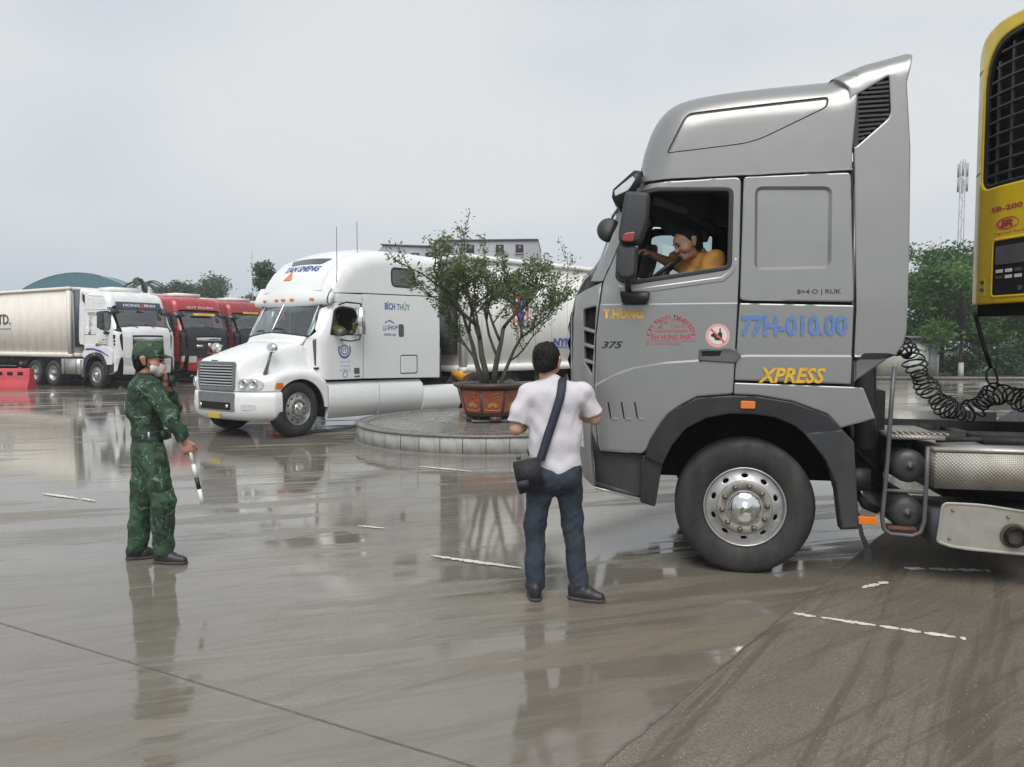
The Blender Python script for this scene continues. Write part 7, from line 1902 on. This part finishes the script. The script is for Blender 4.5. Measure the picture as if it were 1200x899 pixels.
# ---------------------------------------------------------------- driver of the silver truck (in its frame)
DR = empty('person', tuple(mT @ Vector((0, 0, 0))), R(-12)); tag(DR, 'person in orange polo shirt leaning over the steering wheel of the silver truck', 'person')
hu, hz_ = T.uz(806, 286, .46); hc = V3(hu, .46, hz_); hf = V3(-.86, -.38, -.34)
hp_, HP = head_prims(hc, hf, FZ * .95 - FX * .25, 1.02)
cu_, cz_ = T.uz(825, 316, .60); ch = V3(cu_ + .02, .62, cz_ - .10); pel = V3(T.uz(842, 330, .6)[0] - .02, .64, 1.80)
shN = V3(T.uz(838, 303, .46)[0], .44, T.uz(838, 302, .46)[1] - .02); shF = V3(T.uz(800, 306, .85)[0], .84, T.uz(800, 300, .85)[1] - .02)
wrF = V3(T.uz(762, 300, .72)[0], .70, T.uz(762, 298, .72)[1]); elF = lerp(shF, wrF, .5) + V3(.02, .03, -.05)
elN = shN + V3(-.10, -.03, -.27); wrN = elN + V3(-.24, .10, .06)
nk = lerp(hc, lerp(shN, shF, .5), .55)
bp3 = hp_ + [(lerp(shN, shF, .5), hc + V3(.02, .02, -.06), .062, .058)] + limb(shF, elF, .05, .043) + limb(elF, wrF, .043, .028) + limb(shN, elN, .05, .043) + limb(elN, wrN, .043, .028) + [(pel, lerp(shN, shF, .5) - FZ * .12, .14, .13), (shN, shF, .06, .06), (pel, pel + V3(-.42, -.08, -.02), .08, .06), (pel + V3(0, .12, 0), pel + V3(-.42, .14, -.02), .08, .06), (pel + V3(-.42, -.08, -.02), pel + V3(-.50, -.08, -.36), .055, .045), (pel + V3(-.42, .14, -.02), pel + V3(-.50, .14, -.36), .055, .045)]
bp3 += hand_prims(wrF, wrF - elF, V3(-.3, 0, -1), V3(0, -1, .2), .6) + hand_prims(wrN, wrN - elN, V3(-.3, 0, -1), V3(0, 1, .2), .6)
part('body', sdf_mesh(bp3, .007, .02), 'skin_tan', DR)
rt_ = np.cross(hf, FZ)
hair = [(HP(-.024, 0, .040), HP(-.014, 0, .044), .099, .100, [(rt_, 1.16)]), (HP(-.05, 0, -.02), HP(-.045, 0, .03), .070, .082), (HP(.035, 0, .088), HP(.06, 0, .078), .048, .042)]
part('hair', sdf_mesh(hair, .006, .03, wr=[(.004, 90, 90, 60, 5)], cut=[(HP(.02, 0, .03), (HP(1, 0, -.62) - HP(0, 0, 0))), (HP(0, 0, -.05), HP(.4, 0, -1) - HP(0, 0, 0))], seed=3), 'hair_black', DR)
po = [(pel, lerp(shN, shF, .5) - FZ * .13, .165, .165), (lerp(shN, shF, .12) - FZ * .05, lerp(shN, shF, .88) - FZ * .05, .105, .105), (shN, lerp(shN, elN, .9), .085, .080, None, .04, (lerp(shN, elN, .75), elN - shN)), (shF, lerp(shF, elF, .9), .082, .072, None, .04, (lerp(shF, elF, .78), elF - shF)), (lerp(shN, shF, .5) - FZ * .01, nk - FZ * .05, .09, .075)]
part('polo_shirt', sdf_mesh(po, .008, .04, wr=[(.005, 16, 16, 26, 4), (.002, 50, 40, 50, 3)], seed=4), 'polo_orange', DR)
cdir = (hc - lerp(shN, shF, .5)); cdir /= np.linalg.norm(cdir)
part('collar', sdf_mesh([(nk - cdir * .05, nk - cdir * .02, .090, .080)], .006, .01, cut=[(nk - cdir * .012, cdir), (nk - cdir * .06, -cdir)]), 'polo_collar', DR)
for s in (-1, 1):
    ellip('eye', HP(.096, s * .031, .007), (.009, .009, .006), 'hair_black', DR); ellip('brow', HP(.1, s * .032, .03), (.010, .010, .005), 'hair_black', DR)
# ---------------------------------------------------------------- driver of the white lorry (in its frame)
DW_ = empty('person', tuple(W.o), R(53.5)); tag(DW_, 'person in yellow vest at the wheel of the white long-nosed lorry', 'person')
hc = V3(1.24, .50, 2.27); hf = V3(-.97, -.25, 0); hp_, HP = head_prims(hc, hf, FZ)
bb = hp_ + [(V3(1.30, .50, 2.05), hc - V3(-.01, 0, .07), .06, .055), (V3(1.38, .5, 1.68), V3(1.32, .5, 1.95), .15, .15), (V3(1.32, .33, 1.98), V3(1.32, .67, 1.98), .07, .07)] + limb(V3(1.32, .33, 1.98), V3(1.18, .27, 1.76), .05, .042) + limb(V3(1.18, .27, 1.76), V3(.98, .36, 1.90), .042, .03) + limb(V3(1.32, .67, 1.98), V3(1.18, .74, 1.76), .05, .042) + limb(V3(1.18, .74, 1.76), V3(.98, .66, 1.90), .042, .03) + limb(V3(1.38, .42, 1.66), V3(1.02, .40, 1.64), .08, .06) + limb(V3(1.38, .60, 1.66), V3(1.02, .62, 1.64), .08, .06)
bb += hand_prims(V3(.98, .36, 1.90), V3(-.5, .5, .3), V3(-.3, .6, -.5), V3(.2, .5, 1), .7) + hand_prims(V3(.98, .66, 1.90), V3(-.5, -.5, .3), V3(-.3, -.6, -.5), V3(.2, -.5, 1), .7)
part('body', sdf_mesh(bb, .009, .02), 'skin_tan', DW_)
part('hair', sdf_mesh([(HP(-.022, 0, .038), HP(-.014, 0, .040), .100, .100)], .009, .03, cut=[(HP(.04, 0, .02), HP(1, 0, -.4) - HP(0, 0, 0))]), 'hair_black', DW_)
part('vest', sdf_mesh([(V3(1.38, .5, 1.66), V3(1.32, .5, 1.93), .175, .172), (V3(1.32, .36, 1.97), V3(1.32, .64, 1.97), .092, .092)], .010, .04), 'vest_yellow', DW_)

# ================================================================ damp air
b = MB(); b.box((0, 70, 12.6), (310, 226, 27.2))
hzm = bpy.data.materials.new('damp_air'); hzm.use_nodes = True; t = hzm.node_tree; t.nodes.clear()
ho = nd(t, 'ShaderNodeOutputMaterial'); pv = nd(t, 'ShaderNodeVolumePrincipled')
pv.inputs['Color'].default_value = (0.96, 0.975, 0.99, 1); pv.inputs['Density'].default_value = 0.0015; pv.inputs['Anisotropy'].default_value = 0.2
t.links.new(pv.outputs[0], ho.inputs['Volume'])
hzo = b.build('haze', hzm); tag(hzo, kind='stuff')
